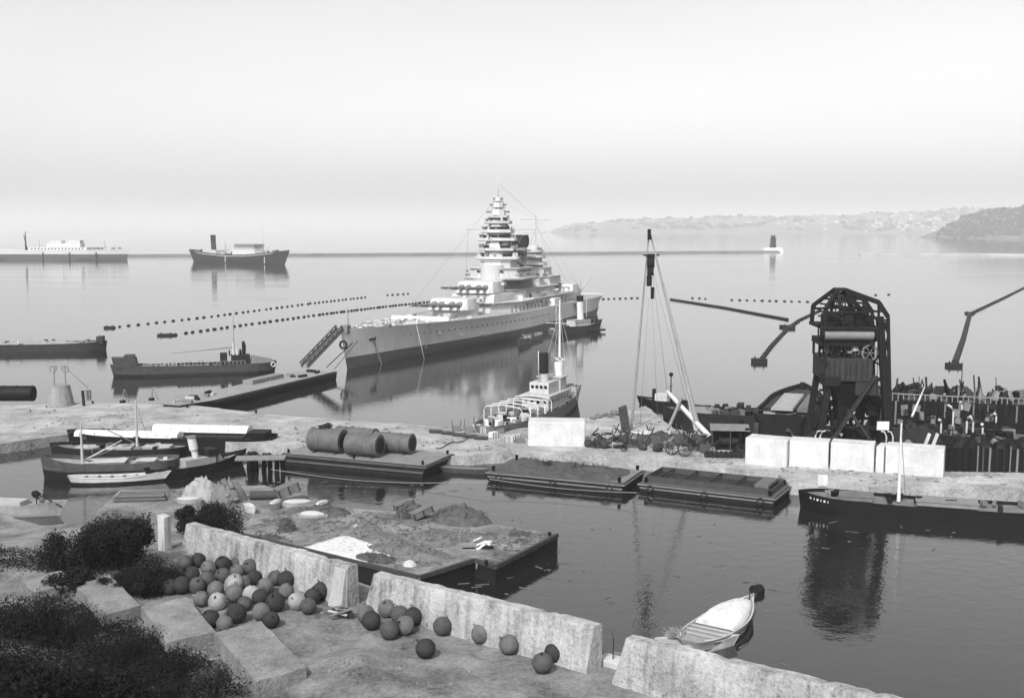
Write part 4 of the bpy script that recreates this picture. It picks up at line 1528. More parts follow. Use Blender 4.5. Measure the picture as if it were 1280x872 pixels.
# spoil and sand heaped at the waterside in front of the blocks
net_heap(1215, 607, .9, 7.5, 2.8, 1.1, M(.45, .95, .25, .5, .6, speck=.4), 'pale heap of rubble at the waterside past the blocks', rad(-6), 'rubble heap', 'rubble_heap', 0)
net_heap(1060, 604, .9, 5.5, 1.6, .7, M(.42, .95, .25, .5, .6, speck=.4), 'low pale spill of sand below the concrete blocks', rad(-8), 'sand heap', 'sand_heap', 0)

# black lighter with the pale mast in front
a, b = P(1330, 664, 0), P(1001, 640, 0)
mid, L_ = (a + b) / 2, (b - a).length
hy = heading(a, b)
t = thing('black_lighter', 'black lighter with one white mast and a pale name on its bow', 'lighter', mid + Vector((.6, 2.6, 0)), hy)
hb, db, at = hull_fn(L_, 6.0, 1.75, .6, .5, .2, .25, .1, 2.6, .2, .15, .4, .4, .2, 34)
hb.build('hull', M(.025, .6, .5, .9, .25), t)
db.build('deck', M(.26, .85, .35, .8, .3), t)
# the mast stands at pixel 1122
mp_ = P(1122, 613, 1.9)
R3 = Matrix.Rotation(-hy, 4, 'Z')
ml = R3 @ (mp_ - t.location)
mast(t, ml.x, 0, 1.6, 9.8, .24, WHITE)
for s in (-1, 1):
    MB().tube((ml.x, 0, 10.6), (ml.x - .8, s * 2.8, 2.0), .02, n=5).build('shroud', ROPE, t)
hatch(t, ml.x - 5.5, 0, 1.6, 7, 3.2, .5, M(.3, .85, .3, .8, .3))
hatch(t, ml.x + 5.0, 0, 1.6, 4, 3.0, .5, M(.22, .85, .3, .8, .3))
for k in range(14):
    MB().cbox((rnd.uniform(-L_ * .4, L_ * .42), rnd.uniform(-2.0, 2.0), 1.95), (rnd.uniform(.4, 1.4), rnd.uniform(.3, .8), rnd.uniform(.3, .8)), rnd.uniform(0, 3)).build('deck_gear', rnd.choice([DARK, MID, BLACK, WOOD]), t)
# worn pale lettering strokes on the bow (illegible in the photograph)
xs = L_ / 2 - 1.3
nm = t
for k in range(6):
    x = xs - .42 * k
    bb, zd = at(x)
    o = MB().cbox((0, 0, 0), (.10 if k % 2 else .22, .04, .26)).build('bow_lettering', WHITE, nm, (x, bb * .985 + .05, zd - .12))
    o.rotation_euler = (0, 0, -.25 - .1 * (5 - k) / 5)
# white board hanging at the quay edge, and the one on the crane
o = MB().cbox((0, 0, 0), (1.25, .08, 1.5)).build('notice_board', WHITE, None, P(1028, 605, QZ) + Vector((0, -.2, .55)), rad(-6), bevel=.02)
tag(o, 'square white notice board at the quay edge above the black bow', 'board')

# ---------------------------------------------------------------- sheer legs
t = thing('sheer_legs', 'tall pale sheer legs with dark pulley blocks at the head', 'sheer legs', P(830, 536, QZ))
org = t.location.copy()
def lo(v):
    return Vector(v) - org
Lb, Rb = P(789, 537, QZ) , P(876, 549, QZ)
AY = (Lb.y + Rb.y) / 2 + 2.0
ap = PY(812, 292, AY)
SL = M(.36, .7, .25, .6, .1, streak=.1)
SLD = M(.5, .7, .15, .6, .1)
MB().tube(lo(Lb), lo(ap) + Vector((-.12, 0, 0)), .24, .12, 12).build('leg', SL, t)
m = MB().tube(lo(Rb), lo(ap) + Vector((.12, 0, 0)), .44, .12, 12)
m.build('leg', SL, t)
k2 = PY(838, 440, AY - .4)
MB().tube(lo(Rb) + Vector((-.3, 0, .4)), lo(PY(856, 470, AY - .4)), .56, .38, 12).build('leg_splint', M(.6, .7, .15, .6, .1), t)
bk = PY(808, 372, AY + 9)
for c, w_, h_ in (((813.5, 326), 1.15, 2.2), ((813, 338), 1.0, 1.6), ((811.5, 351), .8, 1.7), ((815.5, 366), .5, 1.9), ((811.5, 293), .5, 1.7)):
    p = PY(*c, AY - .6)
    b_ = MB().cbox(lo(p), (w_, .8, h_)).build('pulley_block', BLACK, t, None, 0, .08)
    MB().tube(lo(p) + Vector((0, -.5, 0)), lo(p) + Vector((0, -.42, 0)), w_ * .42, n=12).build('sheave', DARK, b_)
MB().cbox(lo(PY(814, 319, AY)), (2.6, .3, .25)).build('crosshead', DARK, t)
for a_, b_, r_ in (((812, 300), (700, 470), .03), ((813, 320), (835, 497), .035), ((811, 372), (800, 530), .03), ((815, 372), (822, 520), .03), ((814, 330), (868, 540), .03)):
    if a_[1] == 300:
        continue
    MB().tube(lo(PY(*a_, AY)), lo(PY(*b_, AY - 2)), r_, n=5).build('wire', M(.3, .7, .1, 1, 0), t)
# white struts at the foot
st0, st1 = P(893, 552, QZ + .3), PY(834, 489, 183)
o = MB().tube(st0, st1, .46, .32, 12).build('timber_spar', M(.6, .7, .15, .6, .1))
tag(o, 'long white spar slanting across the foot of the sheer legs', 'spar')
o = MB().tube(P(833, 541, QZ + .3), PY(852, 497, 179), .3, .24, 10).build('timber_spar', SL)
tag(o, 'short white spar crossing the long slanting one', 'spar')
o = MB().tube(P(831, 543, QZ + .3), P(853, 539, QZ + .7), .28, .25, 10).build('timber_spar', SL)
tag(o, 'white spar stub lying flat below the crossed spars', 'spar')
o = MB().hexa([(-.7, -.5, 0), (.7, -.5, 0), (.7, .5, 0), (-.7, .5, 0)], [(-1.3, -.5, 4.2), (-.1, -.5, 4.6), (-.1, .5, 4.6), (-1.3, .5, 4.2)]).build('leaning_post', DWOOD, None, P(783, 541, QZ), .1, bevel=.05)
tag(o, 'dark leaning post at the foot of the pale sheer leg', 'post')

# ---------------------------------------------------------------- heap of anchors, wheels, buoys and chain


def anchor_parts(t, mat):
    MB().beam((0, 0, 0), (0, 0, 2.6), .2).build('shank', mat, t)
    m = MB()
    pts = [(1.1 * math.sin(a_), 0, 1.05 - 1.1 * math.cos(a_)) for a_ in [-1.25 + 2.5 * i / 12 for i in range(13)]]
    m.path(pts, .13, 6)
    m.build('arm', mat, t)
    for s in (-1, 1):
        MB().cbox((s * 1.02, 0, .85), (.12, .6, .6), 0, 0, s * .9).build('fluke', mat, t)
    MB().tube((0, -1.1, 2.25), (0, 1.1, 2.25), .1, n=8).build('stock', mat, t)
    MB().ring((0, 0, 2.8), .26, .06, 'X', 14, 6).build('ring', mat, t)


proto_a = thing('anchor', 'dark stocked anchor lying on the junk heap', 'anchor', (0, 0, 0), 0, 'anchors on the junk heap')
anchor_parts(proto_a, RUST)
for i, (px, py, rx, rz_) in enumerate(((760, 549, 1.2, .3), (772, 556, 1.35, 1.4), (800, 548, 1.1, 2.3), (820, 557, 1.3, .8), (845, 546, 1.2, 3.0), (862, 561, 1.4, 2.0), (744, 558, 1.3, 2.7), (784, 545, 1.15, 4.0))):
    o = proto_a if i == 0 else dup(proto_a, (0, 0, 0), 0)
    o.location = P(px, py, QZ + .3)
    o.rotation_euler = (rx, 0, rz_)

GJ = 'scrap pieces in the junk heap by the sheer legs'
for k in range(64):
    px, py = rnd.uniform(738, 902), rnd.uniform(546, 567)
    p = P(px, py, QZ)
    mt = rnd.choice([DARK, RUST, MID, RUST, DWOOD, DARK, OFFW])
    kind = rnd.random()
    if kind < .3:
        o = MB().tube((-rnd.uniform(.5, 1.3), 0, rnd.uniform(.3, 1.4)), (rnd.uniform(.5, 1.3), 0, rnd.uniform(.3, 1.6)), rnd.uniform(.08, .28), n=10).build('scrap_pipe', mt, None, p, rnd.uniform(0, 3))
        lb = 'scrap pipe tumbled in the junk heap by the sheer legs'
    elif kind < .6:
        o = MB().cbox((0, 0, rnd.uniform(.5, 1.1)), (rnd.uniform(.6, 1.8), rnd.uniform(.1, .5), rnd.uniform(.4, 1.2)), rnd.uniform(0, 3), rnd.uniform(-.6, .6), rnd.uniform(-.6, .6)).build('scrap_plate', mt, None, p, bevel=.02)
        lb = 'scrap plate tumbled in the junk heap by the sheer legs'
    elif kind < .78:
        o = MB().ring((0, 0, rnd.uniform(.5, 1.0)), rnd.uniform(.4, .9), rnd.uniform(.06, .12), rnd.choice('XYZ'), 18, 6).build('iron_hoop', mt, None, p, rnd.uniform(0, 3))
        lb = 'iron hoop tumbled in the junk heap by the sheer legs'
    else:
        o = MB().beam((0, 0, 0), (rnd.uniform(-1.2, 1.2), rnd.uniform(-.6, .6), rnd.uniform(.8, 2.4)), .16).build('scrap_bar', mt, None, p)
        lb = 'scrap bar sticking out of the junk heap by the sheer legs'
    tag(o, lb, 'scrap', GJ)

wh = thing('spoked_wheel', 'dark spoked iron wheel standing at the edge of the junk heap', 'wheel', (0, 0, 0), 0, 'spoked wheels by the junk heap')
MB().ring((0, 0, 0), .95, .1, 'Y', 26, 6).build('rim', RUST, wh)
MB().cyl((0, 0), .2, -.18, .18, .2, 12).mesh
hb_ = MB().tube((0, -.2, 0), (0, .2, 0), .2, n=12).build('hub', RUST, wh)
for k in range(8):
    a_ = k * pi / 4
    MB().tube((.18 * math.cos(a_), 0, .18 * math.sin(a_)), (.9 * math.cos(a_), 0, .9 * math.sin(a_)), .055, n=6).build('spoke', RUST, wh)
for i, (px, py, rx, rz_) in enumerate(((840, 562, -.25, .2), (856, 564, -.3, -.15), (858, 548, .15, .9), (866, 546, .2, -.6))):
    o = wh if i == 0 else dup(wh, (0, 0, 0), 0)
    o.location = P(px, py + 6, QZ) + Vector((0, 0, .98))
    o.rotation_euler = (rx, 0, rz_)

by = thing('iron_buoy', 'dark iron drum buoy lying in the junk heap', 'buoy', (0, 0, 0), 0, 'drum buoys in the junk heap')
MB().loft([[(x, r_ * math.cos(2 * pi * i / 16), r_ * math.sin(2 * pi * i / 16)) for i in range(16)] for x, r_ in ((-1.05, .05), (-1.0, .45), (-.6, .72), (0, .8), (.6, .72), (1.0, .45), (1.05, .05))], closed=True, cap0=True, cap1=True).build('drum', RUST, by)
MB().ring((0, 0, 0), .82, .05, 'X', 18, 5).build('hoop', DARK, by)
spots = [(735, 558), (757, 560), (779, 558), (803, 562), (826, 549), (871, 553), (890, 548), (752, 552), (822, 564)]
for i, (px, py) in enumerate(spots):
    o = by if i == 0 else dup(by, (0, 0, 0), 0)
    s = rnd.uniform(.7, 1.05)
    o.location = P(px, py, QZ) + Vector((0, 0, .72 * s + rnd.choice([0, 0, .2])))
    o.rotation_euler = (0, rnd.uniform(-.6, .6), rnd.uniform(0, 6))
    o.scale = (s, s, s)
for (px, py, rx, ry, h) in ((772, 556, 5.5, 2.2, 1.0), (830, 553, 6.0, 2.6, 1.2), (872, 555, 3.0, 2.0, .9)):
    dm = dome(rx, ry, h, px * .1, .7)
    for k in range(90):
        a_, q = rnd.uniform(0, 6.28), rnd.random() ** .5 * .95
        dm.ring((rx * q * math.cos(a_), ry * q * math.sin(a_), h * (1 - q * q) * .9 + .08), rnd.uniform(.14, .3), .06, rnd.choice('XYZ'), 9, 5)
    tag(dm.build('scrap_chain', M(.12, .85, .5, 1.5, .5), None, P(px, py, QZ)), 'dark tangle of chain and scrap under the anchors and buoys', kind='stuff')
# scattered light timbers and stones on the open quay
for i, (px, py, rz_, l) in enumerate(((775, 543, .5, 2.6), (790, 541, 2.1, 2.2), (803, 539, 1.3, 1.8))):
    tag(MB().cbox((0, 0, .12), (l, .25, .22), rz_).build('loose_timber', OFFW, None, P(px, py, QZ + .6), bevel=.02), 'pale loose timber dropped on the back of the junk heap', 'timber', 'pale loose timbers on the junk heap')

# winch hut with machinery
t = thing('winch_hut', 'dark open-sided winch hut beside the end of the block row', 'hut', P(912, 560, QZ), rad(-8))
MB().box(-2.6, 2.6, -.1, .1, 0, 3.0).build('back_wall', DARK, t, (0, 1.6, 0))
MB().box(-.1, .1, -1.6, 1.5, 0, 3.0).build('side_wall', MID, t, (2.5, 0, 0))
MB().hexa([(-3, -2.0, 3.02), (2.9, -2.0, 3.02), (2.9, 2.0, 3.3), (-3, 2.0, 3.3)], [(-3, -2.0, 3.16), (2.9, -2.0, 3.16), (2.9, 2.0, 3.44), (-3, 2.0, 3.44)]).build('roof', M(.28, .85, .3, .8, .3), t)
for x in (-2.7, 0):
    MB().beam((x, -1.7, 0), (x, -1.7, 3.0), .16).build('post', DWOOD, t)
MB().tube((-1.5, -.3, 1.1), (1.2, -.3, 1.1), .75, n=20).build('winch_drum', DARK, t)
for x in (-1.6, 1.3):
    MB().tube((x, -.3, 1.1), (x + .15, -.3, 1.1), 1.05, n=22).build('flange', BLACK, t)
MB().box(-2.2, 2.0, -1.4, .8, 0, .35).build('base', BLACK, t)
t = thing('gear_skid', 'low dark iron skid of gear wheels in front of the winch hut', 'skid', P(905, 571, QZ), rad(-6))
MB().box(-2.9, 2.9, -.8, .8, .15, .6).build('frame', RUST, t, None, 0, .03)
for k in range(8):
    MB().tube((-2.4 + .68 * k, -.85, .45), (-2.4 + .68 * k, .85, .45), .32, n=12).build('roller', DARK, t)

# ---------------------------------------------------------------- the dark gantry crane
base = P(1066, 572, QZ)
t = thing('gantry_crane', 'tall dark lattice gantry crane with a pyramid head, behind the pale blocks', 'crane', base, rad(-3))
CR = M(.034, .7, .35, .8, .2, streak=.1)
CRL = M(.075, .7, .35, .8, .2, streak=.1)
q = base.y / 1400 * 1.003


def X(px):
    return (px - 1066) * q


def Z(py):
    return 33.4 - (py - 285) * q


D2 = 8.0
for y in (0, D2):
    MB().beam((X(1020), y, 0), (X(1035), y + .3, Z(470)), .85).build('leg', CR, t)
    MB().beam((X(1112), y, 0), (X(1094), y + .3, Z(395)), .95).build('leg', CR, t)
    MB().beam((X(1028), y - .55, .6), (X(1088), y - .45, Z(470)), 1.05, .35).build('brace', CRL, t)
    MB().beam((X(1100), y - .15, .6), (X(1058), y - .12, Z(512)), .95, .35).build('brace', CRL, t)
    MB().beam((X(1030), y, Z(535)), (X(1104), y, Z(535)), .4, .4).build('girder', CR, t)
for x0, x1 in ((1027, 1035), (1108, 1100)):
    MB().beam((X(x0), .4, 1.0), (X(x1), D2, Z(500)), .35).build('brace', CR, t)
    MB().beam((X(x0), D2, 1.0), (X(x1), .4, Z(500)), .35).build('brace', CR, t)
# railing hoops at the feet
for x in (1016, 1022, 1104, 1112):
    MB().path([(X(x), -1.2, 0), (X(x), -1.2, 3.4), (X(x) + .3, -1.2, 4.1), (X(x) + .8, -1.2, 4.2)] if x < 1060 else [(X(x), -1.2, 0), (X(x), -1.2, 3.4), (X(x) - .3, -1.2, 4.1), (X(x) - .8, -1.2, 4.2)], .12, 6).build('foot_rail', OFFW, t)
# machinery house
MB().box(X(1028), X(1086), -.4, D2 + .4, Z(476), Z(448)).build('machine_house', M(.085, .75, .3, .6, .2, streak=.4), t, None, 0, .08)
for k in range(9):
    x = X(1032) + k * .78
    MB().box(x - .04, x + .04, -.46, -.40, Z(474), Z(450)).build('rib', CR, t)
MB().box(X(1026), X(1046), -.9, 2.5, Z(482), Z(470)).build('driver_cab', CR, t, None, 0, .06)
MB().box(X(1048), X(1060), 1.0, 4.5, Z(540), Z(476)).build('lift_shaft', BLACK, t)
MB().box(X(1066), X(1094), -.2, 3, Z(494), Z(470)).build('gusset', CRL, t, None, 0, .06)
# lower framework, hopper, chute and ladders between the legs
MB().hexa([(X(1052), 1.2, Z(515)), (X(1078), 1.2, Z(515)), (X(1078), 5, Z(515)), (X(1052), 5, Z(515))], [(X(1040), .2, Z(480)), (X(1090), .2, Z(480)), (X(1090), 6.5, Z(480)), (X(1040), 6.5, Z(480))]).build('hopper', BLACK, t)
for (a_, b_, w_) in (((1030, 512), (1104, 508), .4), ((1034, 496), (1100, 492), .3), ((1027, 546), (1106, 546), .5), ((1038, 478), (1046, 540), .35), ((1090, 478), (1084, 540), .4), ((1034, 505), (1060, 545), .25), ((1098, 500), (1072, 545), .3), ((1070, 480), (1040, 512), .25), ((1086, 455), (1098, 500), .4)):
    for y in (D2 * .45, D2 * .8):
        MB().beam((X(a_[0]), y, Z(a_[1])), (X(b_[0]), y + .2, Z(b_[1])), w_).build('brace', CR, t)
for k in range(26):
    px_, py_ = rnd.uniform(1034, 1100), rnd.uniform(482, 545)
    MB().cbox((X(px_), rnd.uniform(1.2, 7), Z(py_)), (rnd.uniform(.4, 1.8), rnd.uniform(.3, 1.2), rnd.uniform(.3, 1.6)), rnd.uniform(-.3, .3)).build('machinery', rnd.choice([CR, BLACK, BLACK, CRL, MID]), t)
for k in range(24):
    px_, py_ = rnd.uniform(1030, 1088), rnd.uniform(428, 447)
    MB().cbox((X(px_), rnd.uniform(.2, 5), Z(py_)), (rnd.uniform(.3, 1.1), rnd.uniform(.3, .8), rnd.uniform(.3, 1.1)), rnd.uniform(-.3, .3)).build('machinery', rnd.choice([CR, BLACK, CRL, MID, OFFW]), t)
for s_ in (-.25, .25):
    MB().tube((X(1095) + s_, -.7, Z(535)), (X(1092) + s_, -.7, Z(412)), .05, n=6).build('ladder_rail', CR, t)
MB().path([(X(1095) + (.25 if k % 2 else -.25), -.7, Z(533) + .0 + k * .28) for k in range(44)], .03, 4).build('ladder_rungs', CR, t)
# drive wheels and gearing above the house
for (px, py, r_, y, mt) in ((1058, 438, 1.5, 1.5, CRL), (1075, 436, 1.7, 2.4, CR), (1084, 441, 1.1, .6, MID), (1046, 441, 1.1, .8, CR)):
    MB().ring((X(px), y, Z(py)), r_, .16, 'Y', 24, 6).build('gear_wheel', mt, t)
    s = MB()
    for k in range(6):
        a_ = k * pi / 3
        s.tube((X(px), y, Z(py)), (X(px) + r_ * math.cos(a_), y, Z(py) + r_ * math.sin(a_)), .07, n=5)
    s.build('spokes', mt, t)
MB().box(X(1025), X(1090), .5, D2, Z(433), Z(425)).build('lower_platform', BLACK, t)
for x in (1027, 1040, 1053, 1066, 1079, 1090):
    MB().beam((X(x), 3.5, Z(449)), (X(x), 3.5, Z(425)), .32).build('column', CR, t)
    MB().beam((X(x), D2 - .5, Z(449)), (X(x), D2 - .5, Z(425)), .32).build('column', CR, t)
# pale winding drum across the front
MB().tube((X(1026), .4, Z(418)), (X(1087), .4, Z(418)), .78, n=20).build('winding_drum', M(.30, .7, .2, .8, .2), t)
for x in (1024, 1089):
    MB().tube((X(x) - .12, .4, Z(417)), (X(x) + .12, .4, Z(417)), 1.15, n=24).build('drum_flange', CR, t)
MB().ring((X(1021), .2, Z(415)), 1.25, .13, 'X', 22, 6).build('hand_wheel', CR, t)
# upper platform, machinery and lattice head
MB().box(X(1022), X(1092), -.6, D2 + .6, Z(411), Z(407)).build('upper_platform', CR, t)
for (x0, x1, y0, y1, h) in ((1030, 1048, 1, 5, 1.5), (1050, 1062, 0, 4, 1.9), (1066, 1084, 1, 6, 1.3)):
    MB().box(X(x0), X(x1), y0, y1, Z(407), Z(407) + h).build('motor_casing', CR, t, None, 0, .1)
for x in (1024, 1038, 1052, 1066, 1080, 1091):
    MB().tube((X(x), -.5, Z(407)), (X(x), -.5, Z(398)), .06, n=6).build('rail_post', CR, t)
for py in (402, 398):
    MB().tube((X(1023), -.5, Z(py)), (X(1092), -.5, Z(py)), .05, n=6).build('handrail', CR, t)
apx = [(X(1047), D2 / 2 - .8, Z(363)), (X(1058), D2 / 2 + .8, Z(364))]
MB().box(X(1045), X(1060), D2 / 2 - 1.2, D2 / 2 + 1.2, Z(365), Z(361)).build('head_cap', CR, t, None, 0, .1)
for y in (-.2, D2 + .2):
    MB().beam((X(1025), y, Z(407)), (X(1026), y, Z(386)), .55).build('head_post', CR, t)
    MB().beam((X(1026), y, Z(386)), (apx[0][0], D2 / 2 + (y - D2 / 2) * .2, apx[0][2]), .5).build('head_strut', CR, t)
    MB().beam((apx[1][0], D2 / 2 + (y - D2 / 2) * .2, apx[1][2]), (X(1091), y, Z(377)), .62).build('head_strut', CR, t)
    MB().beam((X(1091), y, Z(377)), (X(1103), y, Z(395)), .6).build('head_strut', CR, t)
    MB().beam((apx[1][0], D2 / 2 + (y - D2 / 2) * .2, apx[1][2]), (X(1086), y, Z(407)), .42).build('head_strut', CR, t)
    MB().beam((apx[0][0], D2 / 2 + (y - D2 / 2) * .2, apx[0][2]), (X(1048), y, Z(407)), .38).build('head_strut', CR, t)
    MB().beam((X(1028), y, Z(388)), (X(1060), y, Z(407)), .28).build('lacing_bar', CR, t)
    MB().beam((X(1036), y * .8, Z(376)), (X(1074), y * .8, Z(378)), .3).build('lacing_bar', CR, t)
    MB().beam((X(1026), y, Z(390)), (X(1096), y, Z(388)), .3).build('lacing_bar', CR, t)
    MB().beam((X(1068), y * .9, Z(370)), (X(1094), y, Z(405)), .28).build('lacing_bar', CR, t)
    MB().beam((X(1091), y, Z(377)), (X(1092), y, Z(407)), .32).build('lacing_bar', CR, t)
for k in range(7):
    px_ = 1030 + 9 * k
    MB().tube((X(px_), 1 + .8 * k, Z(405)), (X(1050 + k), D2 / 2, Z(366)), .09, n=6).build('stay_rod', CR, t)
for (a_, b_) in (((1030, 382), (1098, 390)), ((1040, 372), (1088, 376)), ((1028, 398), (1100, 398))):
    for y in (D2 * .3, D2 * .7):
        MB().beam((X(a_[0]), y, Z(a_[1])), (X(b_[0]), y, Z(b_[1])), .26).build('head_girder', CR, t)
for k in range(16):
    px_, py_ = rnd.uniform(1030, 1088), rnd.uniform(390, 405)
    MB().cbox((X(px_), rnd.uniform(1, 7), Z(py_)), (rnd.uniform(.4, 1.5), rnd.uniform(.3, 1.0), rnd.uniform(.4, 1.6)), rnd.uniform(-.3, .3)).build('machinery', rnd.choice([CR, BLACK, CRL]), t)
# tall lattice panel along the outer side
for y in (-.3, D2 + .3):
    MB().beam((X(1103), y, Z(395)), (X(1113), y, 0), .42).build('tower_post', CR, t)
    ys = [395, 418, 441, 464, 487, 510, 533]
    for k, (u, v) in enumerate(zip(ys, ys[1:])):
        xo = lambda p: 1103 + 10 * (p - 395) / 162
        xi = lambda p: 1095 + 12 * (p - 395) / 162
        MB().beam((X(xo(u)), y, Z(u)), (X(xi(v)), y, Z(v)), .28).build('lacing_bar', CR, t)
        MB().beam((X(xi(u)), y, Z(u)), (X(xo(v)), y, Z(v)), .28).build('lacing_bar', CR, t)
for k, u in enumerate((400, 430, 460, 490, 520)):
    xo = 1103 + 10 * (u - 395) / 162
    MB().beam((X(xo), -.3, Z(u)), (X(xo), D2 + .3, Z(u)), .22).build('girder', CR, t)
    if k < 4:
        MB().beam((X(xo), -.3, Z(u)), (X(xo + 2), D2 + .3, Z(u + 30)), .28).build('lacing_bar', CR, t)
MB().tube((X(1024), -.9, Z(415)), (X(1027), -.9, Z(455)), .06, n=6).build('hoist_rope', CR, t)
MB().cbox((X(1025), -.9, Z(452)), (.9, .5, .5)).build('hook_block', CR, t)
o = MB().cbox((0, 0, 0), (1.75, .08, 1.25)).build('crane_board', WHITE, None, Vector((base.x + X(1099), base.y - 1.3, base.z + Z(531))), rad(-3), bevel=.02)
tag(o, 'small white board fixed to the foot of the dark crane', 'board')

# ---------------------------------------------------------------- dark hulks and barges behind the quay at the crane


def dark_hull(pa, pb, W_, fb, label, name='old_hulk', mat=BLACK, sh=.5, gear=20, toff=0.0, bow_len=.22):
    a, b = P(*pa, 0), P(*pb, 0)
    mid, L_ = (a + b) / 2, (b - a).length
    hy = heading(a, b)
    t = thing(name, label, 'barge' if 'barge' in name else 'hulk', mid + Vector((0, W_ / 2, 0)), hy)
    hb, db, at = hull_fn(L_, W_, fb, .6, sh, sh * .6, .3, .12, 2.4, bow_len, .18, .35, .5, .2, 28)
    hb.build('hull', mat, t)
    db.build('deck', M(.20, .85, .4, .8, .3), t)
    for k in range(gear):
        MB().cbox((rnd.uniform(-L_ * .44, L_ * .44), rnd.uniform(-W_ * .36, W_ * .36), fb + rnd.uniform(-.3, .2)), (rnd.uniform(.5, 2.2), rnd.uniform(.4, 1.2), rnd.uniform(.5, 1.6)), rnd.uniform(0, 3)).build('deck_gear', rnd.choice([DARK, BLACK, MID, DWOOD, RUST]), t)
    return t, L_, at


# hopper barge lying behind the sheer legs
t, L_, at = dark_hull((1000, 544), (834, 536), 9, 3.0, 'dark broad barge lying behind the sheer legs and quay', 'dump_barge', DARK, .6, 24)
MB().box(-L_ * .12, -L_ * .07, -1.5, 1.5, 2.1, 4.4).build('deckhouse', DARK, t, None, 0, .06)
MB().box(L_ * .12, L_ * .30, -2.4, 2.4, 2.1, 3.2).build('hatch', M(.33, .85, .3, .8, .3), t, None, 0, .06)
MB().box(-L_ * .36, -L_ * .2, -2.4, 2.4, 2.1, 2.8).build('hatch', M(.4, .85, .3, .8, .3), t, None, 0, .06)
# little steam launch with a black pole beyond the quay tip
a, b = P(850, 510, 0), P(806, 506, 0)
t = thing('steam_launch', 'small work launch with a black signal post beyond the quay tip', 'launch', (a + b) / 2, heading(a, b))
L_ = (b - a).length * 1.3
hb, db, at = hull_fn(L_, 3.2, 1.3, .4, .5, .3, .5, .2, 2, .4, .25, .2, .35, .12, 20)
hb.build('hull', BLACK, t)
db.build('deck', MID, t)
MB().box(-1.4, 1.2, -1.0, 1.0, 1, 2.6).build('cabin', OFFW, t, None, 0, .05)
MB().tube((-1.8, 0, 1), (-1.8, 0, 6.3), .16, .1, 8).build('signal_post', BLACK, t)
MB().ball((-1.8, 0, 6.5), .42, 12, 8).build('signal_ball', BLACK, t)
MB().tube((-1.8, -1.2, 4.2), (-1.8, 1.2, 4.2), .05, n=6).build('yard', BLACK, t)
MB().cyl((1.8, 0), .4, 1, 3.4, .36, 14).build('funnel', BLACK, t)
# boat with the arched gunwale seen end-on, open hatch towards the viewer
a, b = P(1004, 508, 0), P(975, 545, 0)
t = thing('arched_barge', 'dark round-sterned barge with a pale hatch board, seen end-on beside the crane', 'barge', (a + b) / 2, heading(b, a))
L_ = (b - a).length
hb, db, at = hull_fn(L_, 10.0, 3.6, .8, 1.2, .2, .2, .1, 2.2, .4, .12, .85, .9, .35, 30)
hb.build('hull', M(.04, .7, .45, .7, .3), t)
db.build('deck', M(.1, .85, .4, .8, .3), t)
MB().hexa([(-L_ * .30, -1.2, 3.3), (L_ * .22, -1.2, 3.3), (L_ * .22, 2.6, 3.3), (-L_ * .30, 2.6, 3.3)], [(-L_ * .30, -1.1, 3.7), (L_ * .22, -1.1, 3.9), (L_ * .22, 2.5, 3.9), (-L_ * .30, 2.5, 3.7)]).build('hatch', M(.42, .85, .25, .8, .3), t)
MB().hexa([(-L_ * .30, -4.2, 3.2), (L_ * .2, -4.2, 3.2), (L_ * .2, -1.9, 3.2), (-L_ * .30, -1.9, 3.2)], [(-L_ * .30, -4.1, 4.0), (L_ * .2, -4.1, 4.0), (L_ * .2, -2.0, 4.0), (-L_ * .30, -2.0, 4.0)]).build('hatch', M(.22, .85, .25, .8, .3), t)
MB().cbox((L_ * .44, 0, 4.6), (.9, .9, 1.0)).build('sternpost', BLACK, t)
for k in range(9):
    yy = -4 + k
    MB().beam((-L_ * .5 - .05, yy, .2), (-L_ * .5 - .05, yy, 3.5), .16).build('rib', BLACK, t)

# ribbed dark lighters rafted behind the quay, right of the crane
t, L_, at = dark_hull((1420, 583), (1112, 566), 8, 3.2, 'ribbed dark lighter close behind the quay rubble', 'ribbed_barge', BLACK, .3, 70, bow_len=.12)
for k in range(26):
    x = -L_ * .46 + L_ * .9 * k / 25
    bb, zd = at(x)
    MB().beam((x, bb + .06, .2), (x, bb + .08, zd + .5), .2).build('rib', M(.05, .8, .4, 1, .2), t)
t2, L2, at2 = dark_hull((1420, 552), (1096, 540), 9, 5.6, 'tall dark old hulk with pale ventilator cowls and junk along its rail', 'old_hulk', BLACK, .3, 0, bow_len=.12)
for k in range(44):
    x = -L2 * .46 + L2 * .92 * k / 43
    bb, zd = at2(x)
    MB().beam((x, bb - .1, zd + .2), (x, bb - .1, zd + 1.5), .16).build('bulwark_post', M(.3, .8, .4, 1, .2), t2)
for s in (1,):
    MB().path([(x, at2(x)[0] - .1, at2(x)[1] + 1.5) for x in [-L2 * .46 + L2 * .92 * k / 30 for k in range(31)]], .12, 5).build('rail', M(.3, .8, .3, 1, .2), t2)
for k in range(34):
    x = rnd.uniform(-L2 * .1, L2 * .46)
    if rnd.random() < .5:
        MB().cbox((x, rnd.uniform(-3, 2.5), 6.2 + rnd.uniform(0, .7)), (rnd.uniform(.8, 2.8), rnd.uniform(.6, 1.6), rnd.uniform(.8, 2.0)), rnd.uniform(0, 3), rnd.uniform(-.3, .3), rnd.uniform(-.3, .3)).build('deck_gear', rnd.choice([DARK, BLACK, MID, RUST, WOOD]), t2)
    else:
        dome(rnd.uniform(.9, 1.8), rnd.uniform(.8, 1.3), rnd.uniform(.8, 1.8), k * 3.1, .6, 6, 14).build('gear_heap', rnd.choice([DARK, BLACK, MID, RUST]), t2, (x, rnd.uniform(-2.5, 2.5), 5.9))
